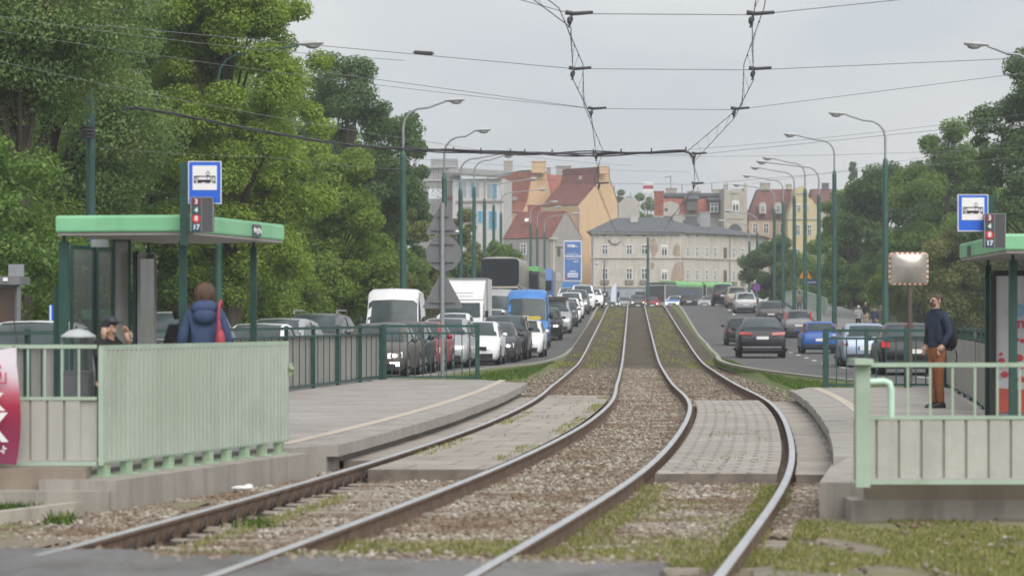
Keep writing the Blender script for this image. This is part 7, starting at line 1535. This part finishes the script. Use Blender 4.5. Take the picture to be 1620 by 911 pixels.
def finish(m2, extra, name, mats, par):
    mats = mats if isinstance(mats, (list, tuple)) else [mats]; m2.materials.clear()
    for k in mats: m2.materials.append(k)
    m2.polygons.foreach_set('use_smooth', [True]*len(m2.polygons))
    o = link(name, m2, par)
    if extra and extra.v:
        bm = bmesh.new(); bm.from_mesh(m2); e2 = bpy.data.meshes.new('x'); e2.from_pydata(extra.v, [], extra.f); bm.from_mesh(e2); bpy.data.meshes.remove(e2); bmesh.ops.recalc_face_normals(bm, faces=bm.faces)
        for f in bm.faces: f.smooth = True
        bm.to_mesh(m2); bm.free()
    return o
SKIN = mat('skin', (.46, .29, .215), .55, .08, 12); SHOE = mat('dark shoe', (.022, .024, .03), .6, .2)
def hand(mb, w, f, side):
    """palm and five bent fingers from wrist w pointing along f"""
    w, f = Vector(w), Vector(f).normalized(); a = Vector((0, 1, 0)) if abs(f.y) < .8 else Vector((1, 0, 0)); u = f.cross(a).normalized(); v = u.cross(f)
    mb.tube([w - f*.02, w + f*.03, w + f*.085], [.026, .036, .034], 8)
    for k, (o_, l) in enumerate(((-.028, .068), (-.010, .078), (.010, .074), (.027, .058))):
        p = w + f*.08 + v*o_; q = p + f*l*.55 + u*side*.008; mb.tube([p, q, q + f*l*.42 + u*side*.022], [.0095, .009, .0065], 6)
    p = w + f*.03 - v*.03; mb.tube([p, p + f*.03 - v*.022, p + f*.06 - v*.02 + u*side*.01], [.012, .011, .008], 6)
def person(label, loc, rz, h, top, topm, legm, hairm, arms, legs=None, hair='short', beard=None, lean=0.0, neck=0.0, shoe=SHOE, cat='person', skirt=False, hem=.86, group=None, wide=1.0, headturn=0, hands=(None, None), hoodm=None):
    """faces -Y at rz = 0; arms = [(elbow, wrist), (elbow, wrist)] for the +x and -x side"""
    s = h/1.75; t = thing('person', loc, label, cat, group, rot=(0, 0, rz)); ly = lean
    def S_(p): return (p[0]*s, p[1]*s, p[2]*s)
    legs = legs or [((.10, -.01, .50), (.105, .02, .07)), ((-.10, -.01, .50), (-.105, .02, .07))]
    sh = [(.175*wide, ly*.9, 1.43), (-.175*wide, ly*.9, 1.43)]
    def C(*a): return [(p[0]*s, p[1]*s, p[2]*s, (p[3]*s if not hasattr(p[3], '__len__') else (p[3][0]*s, p[3][1]*s))) for p in a]
    pel, spi, che, nb = (0, 0, .95), (0, ly*.4, 1.12), (0, ly*.8, 1.33), (0, ly, 1.49)
    hy = ly + neck
    chains = [C((*pel, (.15, .11)), (*spi, (.135, .095)), (*che, (.16, .10)), (*nb, (.075, .065)), (0, hy*.99+.0, 1.545, .055), (0, hy-.005, 1.60, (.07, .08)), (0, hy, 1.665, (.078, .095)), (0, hy+.005, 1.715, (.062, .075)))]
    for (el, wr), s0 in zip(arms, sh): chains.append(C((*che, (.16, .10)), (*s0, .055), (*el, .042), (*wr, .028)))
    for kn, an in legs: chains.append(C((*pel, (.15, .11)), (kn[0]*.95, kn[1]*.3, .86, .085), (*kn, .058), (*an, .038)))
    ex = MB()
    ex.ball(S_((0, hy-.098, 1.642)), [.013*s, .02*s, .026*s], 7, 5)
    for q in (-1, 1): ex.ball(S_((q*.080, hy+.008, 1.645)), [.012*s, .02*s, .032*s], 7, 5)
    ex.ball(S_((0, hy-.055, 1.585)), [.045*s, .042*s, .04*s], 8, 6)
    for i, (el, wr) in enumerate(arms): hd = hands[i]; f = Vector(hd) if hd else (Vector(wr)-Vector(el)); hand(ex, S_(wr), f, 1 if i == 0 else -1)
    body = finish(skin(chains, 'body', SKIN, t), ex, 'body', SKIN, t)
    g = MB()
    for q in (-1, 1): g.ball(S_((q*.031, hy-.083, 1.655)), .0105*s, 7, 5)
    g.build('eyes', SDARK, t); g = MB(); g.ball(S_((0, hy-.088, 1.596)), [.024*s, .010*s, .006*s], 8, 4); g.build('mouth', mat('lips', (.36, .15, .13), .5), t)
    # clothes
    jr = 1.22
    ch2 = [C((0, 0, hem, (.172*wide, .135)), (0, ly*.1, .97, (.17*wide, .13)), (*spi, (.162*wide, .122)), (*che, (.185*wide, .128)), (0, ly*.97, 1.475, (.095, .085)), (0, ly+.005, 1.525, (.072, .07)))]
    for (el, wr), s0 in zip(arms, sh): w2 = Vector(wr).lerp(Vector(el), .06); ch2.append(C((*che, (.185*wide, .128)), (*s0, .078), (*el, .062), (*tuple(w2), .047)))
    finish(skin(ch2, top, topm, t), None, top, topm, t)
    ch3 = [C((0, 0, 1.0, (.15, .115)), (0, 0, .90, (.16, .125)))]
    for kn, an in legs: a2 = Vector(an) + Vector((0, 0, -.02)); ch3.append(C((0, 0, .90, (.16, .125)), (kn[0]*.95, kn[1]*.3, .80, .098), (*kn, .075), (*tuple(a2), .058)))
    finish(skin(ch3, 'trousers', legm, t), None, 'trousers', legm, t)
    for kn, an in legs:
        g = MB(); x, y, z_ = an; g.tube([S_((x, y+.055, z_-.02)), S_((x, y-.02, z_-.025)), S_((x, y-.12, z_-.042)), S_((x, y-.185, z_-.05))], [.045*s, .048*s, .042*s, .022*s], 10); g.box(S_((x, y-.06, z_-.062)), (.085*s, .25*s, .02*s)); g.build('shoe', shoe, t, smooth=50)
    if hair == 'bob':
        g = MB(); g.ball(S_((0, hy+.022, 1.668)), [.098*s, .108*s, .106*s], 16, 11); g.ball(S_((0, hy+.03, 1.615)), [.096*s, .09*s, .065*s], 14, 9)
        rdh = random.Random(4)
        for k in range(64):
            a = R(-25 + 230*k/63) + rdh.uniform(-.05, .05); ca, sa = math.cos(a), math.sin(a); e = rdh.uniform(.93, 1.06); zl = 1.565 + rdh.uniform(-.018, .015)
            g.tube([S_((ca*q*e, hy+.024+sa*q*1.08*e, zz)) for q, zz in ((.015, 1.778), (.06, 1.762), (.094, 1.715), (.106, 1.665), (.106, 1.615), (.088, zl))], [.012*s, .015*s, .014*s, .013*s, .011*s, .004*s], 5)
        g.build('hair', hairm, t, smooth=80)
    elif hair == 'short':
        g = MB(); g.ball(S_((0, hy+.030, 1.692)), [.087*s, .098*s, .072*s], 14, 9); g.build('hair', hairm, t, smooth=80)
    elif hair == 'cap':
        g = MB(); g.ball(S_((0, hy+.022, 1.66)), [.088*s, .098*s, .075*s], 12, 8); g.build('hair', hairm, t, smooth=80)
        g = MB(); g.ball(S_((0, hy+.008, 1.702)), [.095*s, .113*s, .070*s], 14, 9); g.ball(S_((0, hy-.11, 1.694)), [.078*s, .075*s, .013*s], 12, 6); g.v = [(x, y, z_) for x, y, z_ in g.v]; g.build('cap', SDARK, t, smooth=80)
    elif hair == 'hood':
        g = MB(); g.ball(S_((0, hy+.025, 1.655)), [.112*s, .125*s, .13*s], 14, 10); g.build('hood', hoodm or topm, t, smooth=80)
    if beard: g = MB(); g.ball(S_((0, hy-.056, 1.588)), [.056*s, .050*s, .038*s], 12, 8); g.build('beard', beard, t, smooth=80)
    return t
HBROWN = mat('brown hair', (.10, .058, .038), .6, .4, 18, bump=.5, stretch=(1, 1, .25)); HDARK = mat('dark hair', (.025, .018, .014), .6, .3, 30); HGREY = mat('grey hair', (.30, .28, .25), .7, .2, 30)
NAVY = mat('navy coat cloth', (.035, .062, .14), .75, .18, 9, bump=.3); BLACKC = mat('black cloth', (.013, .013, .015), .85, .25, 8); NAVY2 = mat('dark navy fleece', (.018, .030, .058), .85, .2, 9, bump=.3); RUSTT = mat('rust brown trousers', (.22, .082, .03), .8, .2, 8, bump=.3); JEANS = mat('denim', (.05, .07, .12), .8, .2, 10)
# woman in blue coat, back to the camera
w = person('woman in a blue coat seen from behind on the left platform', (px(324, 31.0), 31.0, .17), math.pi+.12, 1.75, 'coat', NAVY, JEANS, HBROWN, [((.245, .02, 1.17), (.23, -.10, .95)), ((-.245, .02, 1.17), (-.23, -.10, .95))], hair='bob', hem=.72, wide=.98, neck=-.03)
g = MB(); g.ball((0, .10, 1.50*1.005), (.155, .075, .085), 14, 8); g.ball((0, .13, 1.42), (.13, .06, .09), 12, 8); g.build('coat_hood', NAVY, w, smooth=80); g = MB(); g.tube([(.075*math.cos(a), .02+.07*math.sin(a), 1.572+.012*math.sin(a)) for a in [2*math.pi*k/12 for k in range(13)]], .02, 6); g.build('white_collar', mat('white collar', (.62, .62, .62), .8), w, smooth=60)
Xw = px(350, 30.93); t = thing('shoulder_bag', (Xw, 30.9, 1.25), 'crimson shoulder bag on the back of the woman in the blue coat', 'bag'); RB = mat('crimson bag', (.36, .045, .07), .6, .15, 6)
mb = MB(); mb.ball((0, -.08, .07), (.055, .07, .13), 12, 9); mb.ball((.02, -.09, -.03), (.085, .08, .095), 12, 9); mb.ball((-.015, -.075, .18), (.03, .05, .12), 10, 8); mb.build('bag_body', RB, t, smooth=80); mb = MB(); mb.tube([(-.02, -.06, .28), (-.015, -.085, .40), (-.005, -.06, .475), (.0, .0, .50), (.0, .08, .44)], .017, 6); mb.build('strap', RB, t, smooth=60)
# man with cap on the phone
w = person('man in black with a black cap, phone at his ear, by the litter bin', (px(168, 28.6), 28.6, .17), .95, 1.40, 'jacket', BLACKC, BLACKC, HDARK, [((.25, -.20, 1.20), (.12, -.27, 1.46)), ((-.25, -.10, 1.22), (-.125, -.085, 1.515))], hair='cap', neck=-.05, lean=-.03, hands=((-.15, .15, 1), (.15, .02, 1)))
k = Matrix.Rotation(.95, 4, 'Z') @ Vector((-.105*.80, -.075*.80, 1.60*.80)) + Vector((px(168, 28.6), 28.6, .17))
t = thing('phone', k, 'black phone held to the ear of the man in the cap', 'phone', rot=(.15, .1, .95)); mb = MB(); mb.box((0, 0, 0), (.02, .075, .15)); mb.build('case', SDARK, t)
mb = MB(); mb.box((.0115, 0, 0), (.003, .066, .135)); mb.build('screen', GLASS, t)
w = person('dark-haired person in black mostly hidden behind the shelter post', (px(290, 31.9), 31.9, .17), 2.6, 1.56, 'coat', BLACKC, BLACKC, HDARK, [((.25, .02, 1.17), (.23, -.04, .92)), ((-.25, .02, 1.17), (-.23, -.04, .92))], hair='bob', wide=1.05)
# waiting man on the right platform
Xm, Ym = px(1482, 44.4), 44.4
w = person('bearded man in glasses, navy top and rust trousers waiting on the right platform', (Xm, Ym, .17), -1.0, 1.77, 'jacket', NAVY2, RUSTT, mat('short brown hair', (.07, .042, .028), .65, .3, 30), [((.245, .05, 1.16), (.19, -.06, .95)), ((-.245, .05, 1.16), (-.19, -.06, .95))], legs=[((.085, -.03, .50), (.085, .015, .07)), ((-.085, .02, .50), (-.09, .05, .07))], beard=mat('short beard', (.085, .05, .035), .7, .3, 30), neck=-.02, wide=.98, hem=.90)
g = MB()
for q in (-1, 1): g.tube([(q*.032+.027*math.cos(a), -.118, 1.673+.02*math.sin(a)) for a in [2*math.pi*k/10 for k in range(11)]], .0035, 5); g.tube([(q*.06, -.115, 1.676), (q*.09, .01, 1.672)], .0035, 4)
g.build('glasses', SDARK, w)
g = MB(); g.tube([(.075*math.cos(a), -.008+.068*math.sin(a), 1.52+.012*math.cos(a)) for a in [2*math.pi*k/12 for k in range(13)]], .024, 6); g.build('collar', NAVY2, w, smooth=60)
dv = Vector((math.sin(-1.0)*-1, math.cos(-1.0), 0)); pb = Vector((Xm, Ym, .17)) + dv*.2
t = thing('backpack', (pb.x, pb.y, 1.05), 'black backpack worn by the bearded waiting man', 'backpack', rot=(0, 0, -1.0)); mb = MB(); mb.ball((0, .04, .28), (.16, .11, .27), 14, 10); mb.ball((0, .09, .18), (.13, .08, .17), 12, 8); mb.build('bag_body', BLACKC, t, smooth=80)
mb = MB()
for q in (-1, 1): mb.tube([(q*.11, -.03, .44), (q*.12, -.16, .50), (q*.12, -.30, .40), (q*.13, -.32, .18), (q*.13, -.18, .05), (q*.12, -.0, .02)], .018, 6)
mb.tube([(.1, .1, .02), (.11, .12, -.1), (.1, .1, -.2)], .01, 5); mb.build('strap', BLACKC, t, smooth=60)
# walkers far right
def ped(label, x, row, Y, h, **k): return person(label, (px(x, Y), Y, pz(row, Y)), k.pop('rz', 0), h, **k)
WALK = [((.10, -.14, .52), (.10, -.08, .07)), ((-.10, -.02, .50), (-.10, .20, .11))]; AW = [((.25, .06, 1.17), (.23, .02, .93)), ((-.25, -.03, 1.17), (-.23, -.14, .95))]
STRIPE = mat('striped grey coat', (.34, .34, .35), .8, .5, 7, stretch=(.2, .2, 2.2))
ped('walker in a hooded pale striped jacket and dark trousers on the right pavement', 1358, 525, 175.5, 1.62, rz=math.pi, top='jacket', topm=STRIPE, legm=BLACKC, hairm=HGREY, arms=AW, legs=WALK, hair='hood', hoodm=mat('pale hood', (.45, .45, .45), .8), wide=1.1)
ped('walker in black jacket and beige trousers behind the striped jacket', 1369.5, 519.5, 180, 1.66, rz=.1, top='jacket', topm=BLACKC, legm=mat('beige trousers', (.34, .27, .19), .8), hairm=HGREY, arms=AW, legs=WALK)
ped('person in a dark open jacket and blue shirt walking towards the camera', 1383.5, 528, 172.5, 1.60, rz=0, top='jacket', topm=NAVY2, legm=JEANS, hairm=HDARK, arms=AW, legs=WALK, wide=1.15)
ped('walker in a beige jacket beside the pale green parapet', 1264.5, 496, 207.5, 1.62, rz=math.pi, top='jacket', topm=mat('beige jacket', (.36, .28, .20), .8, .15, 6), legm=mat('grey jeans', (.12, .14, .18), .8), hairm=HBROWN, arms=AW, legs=WALK, wide=1.1)

# ============================================================ AIR
m_, n_, b_ = base('thin haze'); n_.nodes.remove(b_); pv_ = n_.nodes.new('ShaderNodeVolumePrincipled')
pv_.inputs['Color'].default_value = (.93, .95, 1, 1); pv_.inputs['Density'].default_value = .0006; pv_.inputs['Anisotropy'].default_value = .2
n_.links.new(pv_.outputs['Volume'], n_.nodes['Material Output'].inputs['Volume'])
mb = MB(); mb.box((0, 1860, 14.5), (5200, 4400, 33)); tag(mb.build('haze', m_), kind='stuff')
